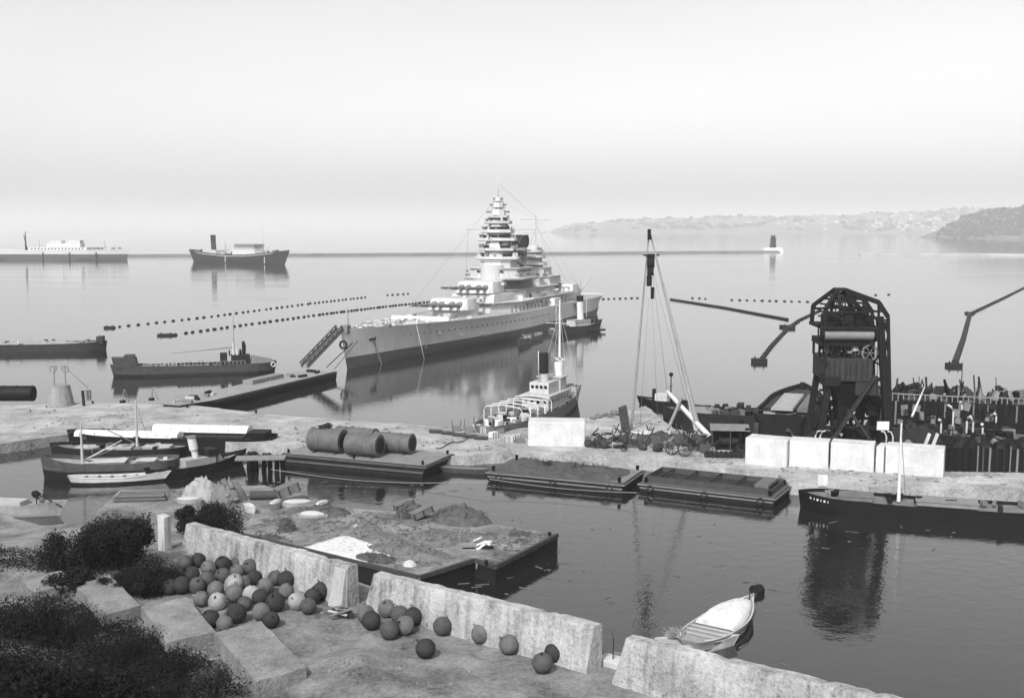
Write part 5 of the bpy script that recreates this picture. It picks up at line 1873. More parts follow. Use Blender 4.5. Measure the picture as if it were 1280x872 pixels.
for k in range(34):
    x = -L2 * .46 + L2 * .92 * k / 33
    bb, zd = at2(x)
    MB().beam((x, bb * .93, .3), (x, bb + .12, zd + .3), rnd.uniform(.14, .3)).build('side_rib', rnd.choice([DARK, BLACK, MID]), t2)
for k in range(40):
    x = rnd.uniform(-L2 * .1, L2 * .44)
    bb, zd = at2(x)
    MB().cbox((x, bb + .2, rnd.uniform(1.5, 5.4)), (rnd.uniform(.3, 1.4), .4, rnd.uniform(.4, 1.8)), 0, 0, rnd.uniform(-.3, .3)).build('hanging_gear', rnd.choice([DARK, BLACK, BLACK, RUST, MID]), t2)
for k in range(30):
    x = rnd.uniform(-L2 * .1, L2 * .44)
    h = rnd.uniform(1.0, 4.0)
    MB().beam((x, rnd.uniform(-2, 3), 5.6), (x + rnd.uniform(-1, 1), rnd.uniform(-2, 3), 5.6 + h), rnd.uniform(.1, .3)).build('stanchion', rnd.choice([DARK, BLACK, RUST]), t2)
hy2 = t2.rotation_euler[2]
for (px, y0) in ((1203, 458),):
    p = PY(px, 492, t2.location.y)
    l = Matrix.Rotation(-hy2, 4, 'Z') @ (p - t2.location)
    MB().tube((l.x, 0, 5), (l.x, 0, 12.0), .12, .06, 8).build('mast', DARK, t2)


def cowl(parent, loc, h, r, rz_, mat=OFFW):
    pts = [(0, 0, 0), (0, 0, h * .7), (.1 * h, 0, h * .9), (.28 * h, 0, h)]
    o = MB().path(pts, r * .6, 10, r1=r).build('ventilator_cowl', mat, parent, loc, rz_)
    return o


# pale vents and white deck fittings on the nearer ribbed lighter
hy1 = t.rotation_euler[2]
for (px, py, h, rz_) in ((1176, 541, 2.4, 1.0), (1191, 532, 3.6, 0), (1208, 541, 3.0, 2.2), (1216, 540, 2.6, 0), (1228, 545, 2.2, 1.2), (1245, 528, 1.6, .5), (1202, 512, 1.4, .5)):
    p = PY(px, py, t.location.y - 1)
    l = Matrix.Rotation(-hy1, 4, 'Z') @ (p - t.location)
    MB().tube((l.x, l.y, 2.6), (l.x, l.y, l.z), .06, n=6).build('vent_pipe', DARK, t)
    cowl(t, (l.x, l.y, l.z), h * .9, .22, rz_)
# slanting white spar and small skiff top near the crane foot
o = MB().tube(P(1140, 520, 6), PY(1156, 483, 178), .2, .1, 8).build('slanting_boom', WHITE)
tag(o, 'thin white boom slanting up from the dark hulks by the crane', 'boom')
for dx in (0, 10):
    o = MB().cbox((0, 0, 0), (.45, .2, 2.6), .1, -.2, .45).build('prop_board', OFFW, None, PY(1158 + dx, 552, 157), bevel=.02)
    tag(o, 'pale prop board leaning behind the widest block', 'board', 'pale prop boards behind the widest block')
# spoil heaps filling the quay behind the blocks
net_heap(1130, 562, QZ, 6, 2.5, 3.4, M(.06, .9, .5, 1, .6), 'dark coal heap between the crane foot and the dark hulks', 0, 'coal heap', 'coal_heap', 40)
net_heap(1030, 567, QZ, 4.2, 2.5, 3.6, M(.05, .9, .5, 1, .6), 'dark coal heap under the near legs of the crane', 0, 'coal heap', 'coal_heap', 40)
net_heap(1075, 567, QZ, 4.2, 2.5, 4.0, M(.05, .9, .5, 1, .6), 'dark coal heap under the far legs of the crane', 0, 'coal heap', 'coal_heap', 40)
t = thing('coal_bin', 'long dark planked coal bin behind the pale rubble heap', 'bin', P(1222, 590, QZ) + Vector((0, 1.6, -.05)), rad(-4))
MB().box(-4.6, 12, -1.3, 1.4, 0, 3.3).build('bin_wall', BLACK, t, None, 0, .06)
for k in range(19):
    x = -4.5 + k * .9 + rnd.uniform(-.12, .12)
    MB().cbox((x, -1.4, 1.7), (rnd.uniform(.12, .3), .18, rnd.uniform(3.2, 4.4)), 0, 0, rnd.uniform(-.04, .04)).build('post', rnd.choice([DARK, BLACK, MID, DWOOD]), t)
for k in range(9):
    dome(rnd.uniform(.9, 1.8), 1.2, rnd.uniform(.5, 1.6), k * 4.7, .6, 6, 14).build('coal', BLACK, t, (-4 + k * 1.9, .1, 3.25))

# scrap lying behind and around the blocks
GSC = 'dark scrap pieces behind the pale blocks'
for k in range(46):
    px, py = rnd.choice([(rnd.uniform(925, 1030), rnd.uniform(552, 572)), (rnd.uniform(1105, 1250), rnd.uniform(558, 578)), (rnd.uniform(1010, 1115), rnd.uniform(566, 577))])
    kind = rnd.random()
    p = P(px, py, QZ)
    mt = rnd.choice([DARK, BLACK, BLACK, MID, RUST, DWOOD])
    if kind < .4:
        h = rnd.uniform(1.2, 4.2)
        o = MB().box(-rnd.uniform(.3, 1), rnd.uniform(.3, 1), -.3, .3, -.3, h).box(-.15, .15, -.35, .35, h, h + .5).build('scrap_plate', mt, None, p, rnd.uniform(0, 3))
        tag(o, 'dark scrap plate standing among the junk behind the pale blocks', 'scrap', GSC)
    elif kind < .7:
        o = MB().tube((-rnd.uniform(.6, 1.6), 0, .5), (rnd.uniform(.6, 1.6), 0, rnd.uniform(.5, 3.2)), rnd.uniform(.15, .6), n=12).build('scrap_pipe', mt, None, p, rnd.uniform(0, 3))
        tag(o, 'dark scrap pipe lying in the junk behind the pale blocks', 'scrap', GSC)
    else:
        o = dome(rnd.uniform(.9, 2.0), rnd.uniform(.7, 1.4), rnd.uniform(.8, 2.8), k * 1.7, .6, 6, 14).build('scrap_heap', mt, None, p, rnd.uniform(0, 3))
        tag(o, 'dark scrap heap in the junk behind the pale blocks', 'scrap', GSC)
for k, (px, py) in enumerate(((930, 568), (950, 560), (905, 553), (893, 556), (884, 552), (940, 555))):
    o = dome(rnd.uniform(1.2, 2.2), rnd.uniform(.9, 1.4), rnd.uniform(.8, 1.8), k * 2.3, .6, 6, 14).build('scrap_heap', rnd.choice([DARK, BLACK, RUST]), None, P(px, py, QZ))
    tag(o, 'low dark scrap heap around the winch hut', 'scrap', 'scrap heaps around the winch hut')

# ---------------------------------------------------------------- things standing on the left arm of the quay
t = thing('iron_drum', 'big black iron drum lying on the quay at the frame edge', 'drum', P(22, 501, QZ), 0)
MB().tube((-5, 0, 1.5), (3.2, .0, 1.5), 1.5, n=26).build('shell', BLACK, t)
MB().tube((3.2, 0, 1.5), (3.3, 0, 1.5), 1.25, n=24).build('end_plate', M(.015, .8, .3, 1, .2), t)
for x in (-2.5, 0, 2.9):
    MB().ring((x, 0, 1.5), 1.52, .06, 'X', 26, 5).build('hoop', DARK, t)
t = thing('capstan_tower', 'grey conical signal tower with two ring lamps on the quay', 'signal tower', P(76, 506, QZ), 0)
MB().cyl((0, 0), 2.5, 0, 3.6, 1.8, 18).cyl((0, 0), 1.85, 3.6, 3.8, 1.85, 18).build('base', M(.36, .85, .25, .7, .3, streak=.3), t)
for s in (-1, 1):
    MB().beam((s * 1.1, 0, 3.7), (s * 1.0, 0, 7.3), .22).build('post', M(.3, .8, .2, 1, .2), t)
    MB().ring((s * 1.15, -.1, 6.9), .62, .13, 'Y', 18, 6).build('ring_lamp', M(.32, .8, .2, 1, .2), t)
MB().beam((-1.6, 0, 7.4), (1.6, 0, 7.4), .2).build('crossbar', M(.3, .8, .2, 1, .2), t)
MB().tube((1.2, 0, 7.2), (5.2, .3, 3.2), .05, n=5).build('guy_wire', ROPE, t)
o = MB().beam((0, 0, 0), (-.15, 0, 2.9), .42).build('leaning_post', DARK, None, P(105, 507, QZ))
tag(o, 'dark leaning post on the quay next to the signal tower', 'post')
o = MB().cbox((0, 0, 1.0), (.9, .5, 2.0)).build('switch_box', M(.3, .8, .2, 1, .2), None, P(111, 500, QZ), bevel=.04)
tag(o, 'small grey box on the quay behind the leaning post', 'box')
for (px, py, lb) in ((156, 503, 'little tripod with a dark weight, the one by the pale mast'), (192, 500, 'little tripod with a dark weight, the one near the pontoon')):
    tt_ = thing('rigging_tripod', lb, 'tripod', P(px, py, QZ), 0, 'rigging tripods on the quay')
    for k in range(3):
        a_ = k * 2.1
        MB().tube((.9 * math.cos(a_), .9 * math.sin(a_), 0), (0, 0, 3.0), .05, n=6).build('leg', MID, tt_)
    MB().ball((0, 0, 2.9), .22, 8, 6).build('head', DARK, tt_)
    MB().cbox((-.3, -.3, .25), (1.1, .6, .5), .4).build('weight', BLACK, tt_)
for (px, py, s) in ((90, 504, 1.0), (234, 509, .8), (320, 516, .7), (116, 504, .6), (58, 509, .35), (38, 514, .35)):
    o = MB().cyl((0, 0), .32 * s, 0, .55 * s, .28 * s, 12).cyl((0, 0), .42 * s, .55 * s, .75 * s, .36 * s, 12).build('quay_bollard', BLACK, None, P(px, py, QZ))
    tag(o, 'short black iron bollard on the left arm of the quay', 'bollard', 'bollards on the left arm of the quay')

# gear strewn along the rear edge of the quay by the tender
for i, (px, py) in enumerate(((545, 541), (560, 543), (574, 545), (588, 547), (601, 549))):
    o = MB().tube((-1.1, 0, .3), (1.1, 0, .3), .3, n=12).build('log_fender', DWOOD, None, P(px, py, QZ), rad(-14) + rnd.uniform(-.1, .1))
    tag(o, 'dark log fender in the line along the quay edge by the tender', 'fender', 'log fenders along the quay edge')
GR = 'pale gear crates by the tender stern'
for (px, py, s, rz_, m_) in ((586, 540, 1.5, .1, MID), (596, 536, 1.3, .4, OFFW), (607, 541, 1.8, .3, OFFW), (617, 546, 1.4, .8, WHITE), (625, 541, 1.3, .2, WOOD), (636, 552, 1.6, .1, OFFW), (571, 538, 1.3, 0, MID), (650, 553, 1.3, .2, MID), (646, 548, 1.2, .5, OFFW)):
    t = thing('gear_crate', 'pale slatted crate among those heaped at the tender stern' if m_ in (OFFW, WHITE) else 'darker crate among those heaped at the tender stern', 'crate', P(px, py, QZ), rz_, GR)
    MB().box(-s / 2, s / 2, -s * .35, s * .35, 0, s * .62).build('box', m_, t, None, 0, .03)
    for x in (-s * .42, 0, s * .42):
        MB().box(x - .07, x + .07, -s * .35 - .05, -s * .35, 0, s * .62).build('batten', WOOD, t)
for (px, py) in ((580, 536), (592, 533), (575, 537), (598, 533), (566, 538)):
    tag(MB().tube((0, 0, 0), (rnd.uniform(-.2, .2), 0, 1.7), .09, n=8).build('stake', M(.2, .8, .3, 1, .2), None, P(px, py, QZ)), 'short upright stake among the gear by the tender', 'stake', 'stakes among the gear by the tender')
o = MB().path([P(545 + 4 * i, 560 - 1.2 * i + 1.5 * math.sin(i), QZ + .06) for i in range(14)], .07, 6).build('hose', DARK)
tag(o, 'dark hose snaking over the pale quay by the tank barge', 'hose')
# stones along the far branch of the quay
for (px, py, s) in ((748, 522, .8), (757, 520, .7), (770, 519, 1.1), (779, 515, 1.0), (741, 524, .6), (763, 521, .6)):
    o = MB().ball((0, 0, .3 * s), .8 * s, 10, 7, sx=1.3, sz=.7, jit=.6, seed=px).build('boulder', M(.22, .9, .4, 1, .4), None, P(px, py, QZ), rnd.uniform(0, 3))
    tag(o, 'dark boulder on the far branch of the quay', 'boulder', 'boulders on the far branch of the quay')
# ---------------------------------------------------------------- the battleship
bow = P(434, 461, 0)
hd = Vector((-.336, -.942, 0)).normalized()      # towards the bow
LB = 213.0
ctr = bow - hd * LB / 2
t = thing('battleship', 'huge light grey battleship with a tall pagoda-like tower, bow towards the pontoon', 'warship', ctr, math.atan2(hd.y, hd.x))
BS = t
hb, db, at = hull_fn(LB, 31, 8.3, 2.0, 1.9, -1.0, 2.6, .42, 1.75, .46, .25, .35, .25, .25, 60, 1.0)
hb.build('hull', M(.74, .6, .09, .1, .03, boot=.2, zb=2.9, streak=.16), t)
db.build('deck', M(.44, .8, .15, .25, .1), t)
LH = LB / 2


def bx(s):
    return LH - s


def dz(s):
    return at(bx(s))[1]


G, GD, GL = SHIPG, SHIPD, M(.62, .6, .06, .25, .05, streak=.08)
# rubbing line / knuckle along the port side, portholes, anchors, chains
m = MB()
ph = MB().tube((0, -.05, 0), (0, .05, 0), .28, n=8).mesh('porthole', GLASS)
for k in range(34):
    s = 14 + k * 3.1
    b, zd = at(bx(s))
    z = zd * .72
    kk = 1 - .42 * min(1, max(0, (LB * .46 - s) / (LB * .46)) * 1.2) ** .8
    f = (z - 0) / (zd * .62 + .001)
    bz = b * (1 + kk * 2) / 3 + (b - b * (1 + kk * 2) / 3) * ((.72 - .62) / .38)
    put(t, 'porthole', ph, (bx(s) + .0, bz + .04, z), 0)
an = MB().beam((0, 0, 0), (0, 0, 2.6), .5).beam((-1.1, 0, .2), (1.1, 0, .2), .6, .5).beam((-1.1, 0, .2), (-1.3, .1, 1.5), .4).beam((1.1, 0, .2), (1.3, .1, 1.5), .4)
an_me = an.mesh('anchor', DARK)
b9 = at(bx(10))[0]
put(t, 'anchor', an_me, (bx(9.5), b9 * .74 + .35, 6.4), .35, (.35, 0, -.25))
m = MB().path([(bx(10.5), b9 * .76 + .3, 6.2), (bx(11.5), b9 * .7 + .8, 3.5), (bx(12.5), b9 * .7 + 1.6, -.3)], .16, 6).build('anchor_chain', MID, t)
MB().path([(bx(27), at(bx(27))[0] + .05, dz(27)), (bx(26), at(bx(26))[0] + 3, -.2)], .09, 5).build('mooring_line', M(.6, .8, .1, 1, 0), t)
MB().path([(bx(33), at(bx(33))[0] + .05, dz(33)), (bx(33.5), at(bx(33))[0] - .6, 5.0), (bx(33), at(bx(33))[0] - 1.2, 2)], .12, 5).build('discharge_chute', GD, t)
for (s, z) in ((40, 5.6), (62, 6.2), (64, 3.6), (52, 4.2)):
    b, zd = at(bx(s))
    MB().cbox((bx(s), b * .86, z), (1.2, .9, .5)).build('hull_fitting', GL, t)
MB().tube((bx(1.0), 0, dz(2)), (bx(.6), 0, dz(2) + 5.5), .13, .08, 8).build('jackstaff', GD, t)
MB().ring((bx(.0) + 2.4, .3, dz(1) - 3.6), .9, .28, 'X', 16, 6).build('bow_fairlead', DARK, t)
MB().box(bx(2) + 1.2, bx(2) + 3.2, -.8, .8, dz(1) - 1.0, dz(1) + 1.1).build('bow_roller', MID, t, None, 0, .15)
# foredeck gear
for k in range(70):
    s = rnd.uniform(6, 62)
    b, zd = at(bx(s))
    if b < 1:
        continue
    y = rnd.uniform(-b * .85, b * .93)
    h = rnd.uniform(.3, 1.1)
    MB().cbox((bx(s), y, zd + h / 2), (rnd.uniform(.4, 1.8), rnd.uniform(.3, 1.2), h), rnd.uniform(0, 3)).build('deck_fitting', rnd.choice([G, GL, GD, OFFW, MID]), t)
for (s, y) in ((16, 1.8), (16, -1.8), (22, 2.4), (22, -2.4), (30, 3.6), (30, -3.6)):
    MB().cyl((bx(s), y), .8, dz(s), dz(s) + 1.0, .6, 14).cyl((bx(s), y), .95, dz(s) + 1.0, dz(s) + 1.3, .9, 14).build('capstan', G, t)
for y in (-1.8, 1.8):
    MB().path([(bx(6), y * .7, dz(6) + .15), (bx(16), y, dz(16) + .25)], .16, 6).build('deck_chain', MID, t)
for (s, a, b_) in ((44, -9, 9),):
    MB().hexa([(bx(s), -9, dz(s)), (bx(s) + .15, -9, dz(s)), (bx(s) + .15, 9, dz(s)), (bx(s), 9, dz(s))], [(bx(s) - .6, -9, dz(s) + 1.3), (bx(s) - .45, -9, dz(s) + 1.3), (bx(s) - .45, 9, dz(s) + 1.3), (bx(s) - .6, 9, dz(s) + 1.3)]).build('breakwater_plate', G, t)
# rail stanchions along the port side of the foredeck
m = MB()
for k in range(60):
    s = 4 + k * 1.7
    b, zd = at(bx(s))
    m.tube((bx(s), b - .15, zd), (bx(s), b - .15, zd + 1.15), .035, n=4, caps=False)
m.path([(bx(4 + k * 3.4), at(bx(4 + k * 3.4))[0] - .15, at(bx(4 + k * 3.4))[1] + 1.15) for k in range(30)], .03, 4)
m.build('guard_rail', GL, t)


def turret(s, zb, ztop, slew=0):
    """quadruple turret on its barbette"""
    MB().cyl((bx(s + 1), 0), 7.2, dz(s) - .3, zb + .02, 7.0, 32).build('barbette', G, t)
    tb = thing('gun_turret', None, None, (bx(s), 0, zb + .05))
    del_ = tb
    tb.parent = t
    h = ztop - zb
    body = MB()
    fr, bk_ = 7.2, -9.0
    rings = []
    prof = [(fr, 5.4), (fr - 1.6, 6.6), (1, 7.1), (-5, 6.4), (bk_, 4.2)]
    base = [(x, y) for x, y in prof] + [(x, -y) for x, y in prof[::-1]]
    topk = [(fr - 2.6, 5.0), (fr - 3.2, 5.9), (1, 6.4), (-5, 5.8), (bk_ + .4, 3.9)]
    topp = [(x, y) for x, y in topk] + [(x, -y) for x, y in topk[::-1]]
    n = len(base)
    body.add([(x, y, 0) for x, y in base] + [(x, y, h) for x, y in topp], [tuple(range(n))[::-1], tuple(range(n, 2 * n))] + [(i, (i + 1) % n, n + (i + 1) % n, n + i) for i in range(n)])
    body.build('gun_house', GL, tb, None, 0, .12)
    for y in (-4.1, -1.75, 1.75, 4.1):
        z0 = h * .42
        g = MB()
        g.tube((fr - 2.0, y, z0), (fr + 5, y, z0 + .3), .58, .52, 14)
        g.tube((fr + 5, y, z0 + .3), (fr + 14.5, y, z0 + .9), .50, .34, 14)
        g.tube((fr + 14.5, y, z0 + .9), (fr + 15.1, y, z0 + .93), .42, .42, 14)
        b_ = g.build('gun_barrel', M(.22, .5, .15, .5, .05), tb)
        MB().tube((fr - 2.0, y, z0 + .15), (fr - .4, y, z0 + .35), 1.05, .85, 14).build('blast_bag', M(.30, .9, .2, 1, .2), b_)
    for y in (-6.2, 6.2):
        MB().cbox((-4.2, y, h * .72), (2.4, 1.7, 1.1)).build('rangefinder_hood', G, tb, None, 0, .1)
    MB().cyl((-2.5, 2.4), .6, h, h + .5, .5, 12).build('hatch', G, tb)
    return tb


turret(70, 10.3, 13.6)
turret(92, 14.2, 17.8)

# superstructure: stacked decks
def house(s0, s1, w0, z0, z1, mat=G, taper=.97, name='deckhouse', w1=None, cut=.18):
    """a deckhouse between s0 and s1 with chamfered corners, and a thin roof overhang"""
    w1 = w1 or w0
    x0, x1 = bx(s1), bx(s0)
    a, b = w0 / 2, w1 / 2
    L_ = x1 - x0
    poly = [(x0, -b * .8), (x0 + L_ * .06, -b), (x1 - L_ * cut, -a), (x1, -a * .5), (x1, a * .5), (x1 - L_ * cut, a), (x0 + L_ * .06, b), (x0, b * .8)]
    o = MB().prism(poly, z0, z1 - .02, taper).build(name, mat, t)
    c = (sum(p[0] for p in poly) / 8, 0)
    MB().prism([(c[0] + (p[0] - c[0]) * 1.03, p[1] * 1.05) for p in poly], z1 - .018, z1 + .18).build('roof', GL, o)
    return o


house(84, 150, 25, 7.6, 11.2)
MB().hexa([(bx(100), -9, 11.0), (bx(84), -7.5, 11.0), (bx(84), 7.5, 11.0), (bx(100), 9, 11.0)], [(bx(100), -9, 14.0), (bx(86), -7.2, 14.0), (bx(86), 7.2, 14.0), (bx(100), 9, 14.0)]).build('barbette_house', G, t)
house(102, 146, 19, 11.4, 14.4)
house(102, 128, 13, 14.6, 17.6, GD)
house(100, 122, 21, 17.8, 18.3, GL, 1.0, 'bridge_deck')
house(101, 120, 17.5, 18.5, 21.6)
house(103, 117, 11, 21.8, 24.0, G)
wm_ = win_me(.9, .75)
for k in range(9):
    y = -5.6 + k * 1.4
    put(t, 'bridge_window', wm_, (bx(101) + .0, y * .75, 20.6), pi / 2)
for k in range(12):
    put(t, 'bridge_window', wm_, (bx(105.5 + k * 1.15), 8.55 * (1.0), 20.6), 0)
# the tower: a tapering front-rounded trunk, hung with uneven bridges, sponsons, hoods and struts
ts_ = 109


def plan(w_, l, cut, dx=0.0):
    a, b = w_ / 2, l / 2
    return [(bx(ts_) + dx + x, y) for x, y in ((-b, -a * .7), (-b * .5, -a), (b * (1 - cut), -a), (b, -a * .45), (b, a * .45), (b * (1 - cut), a), (-b * .5, a), (-b, a * .7))]


def bridge(z, w_, l, h, cut=.5, dx=0.0, band=True, mt=None):
    """a bridge: overhanging floor, bulwark round the front, dark band for windows and painted shadow gap set back above it"""
    p = plan(w_, l, cut, dx)
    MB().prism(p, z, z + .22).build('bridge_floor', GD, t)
    q = MB()
    for (a_, b_) in list(zip(p, p[1:]))[1:6]:
        q.beam((a_[0], a_[1], z + .22 + h / 2), (b_[0], b_[1], z + .22 + h / 2), .12, h)
    q.build('bulwark', mt or GL, t)
    if band:
        MB().prism(plan(w_ * .72, l * .74, cut, dx), z + .24, z + .25 + h + .9).build('window_shadow_band', M(.05, .4, .3, 1, 0), t)  # dark colour covers windows and the shadow gap under the next floor


zs = ((21.6, 9.4, 8.6), (26.0, 8.6, 8.0), (30.0, 7.6, 7.2), (34.0, 6.4, 6.2), (37.6, 5.2, 5.2), (39.6, 4.4, 4.6))
for (z0_, w0_, l0_), (z1_, w1_, l1_) in zip(zs, zs[1:]):
    pa, pb_ = plan(w0_, l0_, .5), plan(w1_ + .4, l1_ + .3, .5)
    MB().loft([[(x, y, z0_ + .01) for x, y in pa], [(x, y, z1_) for x, y in pb_]], cap0=True, cap1=True, smooth=False).build('tower_trunk', rnd.choice([GL, GL, G]), t)
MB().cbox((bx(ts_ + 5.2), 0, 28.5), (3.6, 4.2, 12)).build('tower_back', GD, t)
bridge(24.4, 14.6, 8.6, .9, .55, .8)
bridge(27.3, 12.4, 8.4, .8, .5, .6, True, G)
bridge(30.6, 13.2, 6.6, .9, .6, 1.0)
bridge(33.3, 10.6, 7.4, 1.0, .5, .8)
bridge(36.4, 9.2, 5.8, .7, .5, .5, True, G)
bridge(38.4, 7.0, 5.0, .6, .5, .2, False)
# side sponsons, hoods and guns at uneven heights
for (z, y, r_, h, s_) in ((25.2, 6.6, 1.5, 1.6, 1.5), (25.2, -6.4, 1.5, 1.6, 1.0), (28.0, 5.6, 1.2, 1.5, -1.5), (28.2, -5.9, 1.3, 1.4, .5), (31.4, 5.8, 1.1, 1.5, .8), (31.4, -5.6, 1.1, 1.5, .8), (34.2, 4.7, .9, 1.3, -1), (34.2, -4.8, .9, 1.3, 1), (37.2, 3.9, .8, 1.1, .5), (37.0, -3.8, .8, 1.1, .5)):
    o = MB().cyl((bx(ts_) + s_, y), r_, z - .5, z, r_, 14).cyl((bx(ts_) + s_, y), r_ * .75, z, z + h, r_ * .6, 14).build('sponson', rnd.choice([G, GL, GD]), t)
    MB().tube((bx(ts_) + s_, y, z + h * .7), (bx(ts_) + s_ + 2.2, y * 1.06, z + h * .9), .13, n=6).build('gun', GD, o)
# the two large directors with long rangefinder arms, a small one on top
for (z, r_, h, w_, mt) in ((39.4, 2.5, 1.9, 8.2, GL), (41.9, 2.0, 1.6, 5.8, G), (44.0, 1.3, 1.4, 3.4, GL)):
    d = MB().cyl((bx(ts_), 0), r_ * .6, z - .6, z, r_ * .65, 16).prism([(bx(ts_) + x * r_, y * r_) for x, y in ((-1, -.7), (.3, -1), (1, -.5), (1, .5), (.3, 1), (-1, .7))], z, z + h, .84).build('director', mt, t)
    MB().tube((bx(ts_) + .4, -w_ / 2, z + h * .55), (bx(ts_) + .4, w_ / 2, z + h * .55), .36, n=10).build('rangefinder_arm', GD, d)
    MB().ring((bx(ts_), 0, z - .2), r_ + .5, .06, 'Z', 18, 5).build('gallery_rail', GD, d)
MB().tube((bx(ts_), 0, 45), (bx(ts_), 0, 53), .16, .06, 8).build('topmast', G, t)
MB().tube((bx(ts_ + 3), -13, 34.6), (bx(ts_ + 3), 13, 34.6), .14, n=8).build('yard', G, t)
for y in (-9, -5, 5, 9):
    MB().tube((bx(ts_ + 3), y, 34.6), (bx(ts_ + 1), y * .3, 24), .03, n=4).build('halyard', G, t)
for (z, y, s_) in ((31.4, 5.6, 1.3), (31.4, -5.6, 1.3), (27.6, 5.6, 1.5), (27.6, -5.6, 1.5)):
    MB().tube((bx(ts_) + .5, y, z + .6), (bx(ts_) + 1.6, y, z + .8), s_ * .6, n=14).build('searchlight', GD, t)
# conning tower and forward shields
MB().cyl((bx(103), 0), 4.2, 14.5, 22.6, 3.9, 22).build('conning_tower', G, t)
# funnel
fu = MB()
fr_ = [[(bx(127) - (z - 12) * .05 + 4.6 * k_ * math.cos(2 * pi * i / 24), 3.5 * k_ * math.sin(2 * pi * i / 24), z) for i in range(24)] for z, k_ in ((11.2, 1.12), (16, 1.05), (22, 1), (28.5, 1))]
fn = fu.loft(fr_, cap0=True, cap1=True).build('funnel', GL, t)
fc = [[(bx(127) - (z - 12) * .05 - (z - 28.4) * .5 + 4.9 * k_ * math.cos(2 * pi * i / 24), 3.8 * k_ * math.sin(2 * pi * i / 24), z) for i in range(24)] for z, k_ in ((28.4, 1.02), (29.4, 1.06), (31.0, 1.0), (32.6, .85))]
MB().loft(fc, cap0=True, cap1=True).build('cap', M(.06, .7, .3, .5, .1), fn)
for z, w_ in ((24.5, 12.5), (27.0, 11.5)):
    MB().prism([(bx(125.5) + 6.2 * math.cos(a), w_ / 2 * math.sin(a)) for a in [2 * pi * i / 20 for i in range(20)]], z, z + .35).build('searchlight_platform', GD, t)
for y in (-4.6, -2.3, 2.3, 4.6):
    MB().tube((bx(122.5), y, 26.0), (bx(121.4), y, 26.2), .85, n=14).build('searchlight', M(.12, .5, .2, .6, .1), t)
# shade awning/struts between tower and funnel
MB().hexa([(bx(122), -6, 21.0), (bx(112), -6, 23.4), (bx(112), 6, 23.4), (bx(122), 6, 21.0)], [(bx(122), -6, 21.3), (bx(112), -6, 23.7), (bx(112), 6, 23.7), (bx(122), 6, 21.3)]).build('signal_deck', GD, t)
house(131, 138, 14, 14.5, 17.5)
# boats and boat deck on the port side
for s, y, z in ((118, 11.2, 11.4), (134, 11.0, 11.4)):
    hb2, db2, at3 = hull_fn(13, 3.0, 1.2, .0, .4, .2, .6, .25, 1.8, .45, .35, .3, .2, .08, 18)
    hb2.build('ship_boat', OFFW, t, (bx(s), y, z + .3), 0)
    MB().beam((bx(s) - 5, y, z), (bx(s) + 5, y, z), 1.2, .7).build('boat_cradle', GD, t)
MB().box(bx(146), bx(108), 8.2, 12.9, 11.38, 11.62).build('boat_deck', GL, t)
for k in range(8):
    MB().tube((bx(110 + k * 4.8), 12.5, 7.8), (bx(110 + k * 4.8), 12.5, 11.38), .16, n=8).build('pillar', G, t)
# secondary gun houses
for s, y, z in ((128, 12.5, 8.0), (157, 10.5, 11.5), (168, 0, 13.4)):
    MB().cyl((bx(s), y), 3.6, z - .4, z, 3.6, 20).build('ring_base', G, t)
    g = MB().hexa([(bx(s) - 3.6, y - 3, z), (bx(s) + 3.4, y - 2.6, z), (bx(s) + 3.4, y + 2.6, z), (bx(s) - 3.6, y + 3, z)], [(bx(s) - 3.4, y - 2.7, z + 2.6), (bx(s) + 2.2, y - 2.2, z + 2.6), (bx(s) + 2.2, y + 2.2, z + 2.6), (bx(s) - 3.4, y + 2.7, z + 2.6)]).build('secondary_gun_house', GL, t, None, 0, .1)
    for yy in (-1, 1):
        MB().tube((bx(s) + 2.6, y + yy, z + 1.3), (bx(s) + 8.2, y + yy, z + 1.9), .2, .13, 10).build('gun_barrel', GD, g)
# after tower
house(138, 156, 16, 14.5, 17.4)
house(140, 152, 11, 17.6, 20.4)
MB().cyl((bx(146), 0), 3.6, 20.5, 26.0, 3.0, 20).build('after_tower', G, t)
for z, r_ in ((21.4, 5.2), (24.0, 4.6), (26.0, 3.8)):
    MB().cyl((bx(146), 0), r_, z, z + .25, r_, 22).build('platform', GD, t)
    MB().loft([[(bx(146) + r_ * math.cos(2 * pi * i / 22), r_ * math.sin(2 * pi * i / 22), zz) for i in range(22)] for zz in (z + .2, z + 1.1)]).build('bulwark', GL, t)
d = MB().cyl((bx(146), 0), 2.6, 26.2, 28.6, 2.1, 20).build('director', GL, t)
MB().tube((bx(145), -3.6, 27.5), (bx(145), 3.6, 27.5), .42, n=12).build('rangefinder_arm', GD, d)
MB().tube((bx(149), 0, 20), (bx(149), 0, 40), .3, .12, 10).build('mainmast', G, t)
MB().tube((bx(149), -6, 38.2), (bx(149), 6, 38.2), .12, n=8).build('yard', G, t)
MB().tube((bx(148), -4.4, 33.2), (bx(148), 4.4, 33.2), .1, n=8).build('yard', G, t)
for (a_, b_) in (((bx(149), 0, 38), (bx(ts_ + 3), 0, 44)), ((bx(149), 4, 38.2), (bx(ts_ + 3), 8, 34.6)), ((bx(149), 0, 39.5), (bx(209), 0, 9))):
    MB().tube(a_, b_, .035, n=4).build('aerial_wire', G, t)
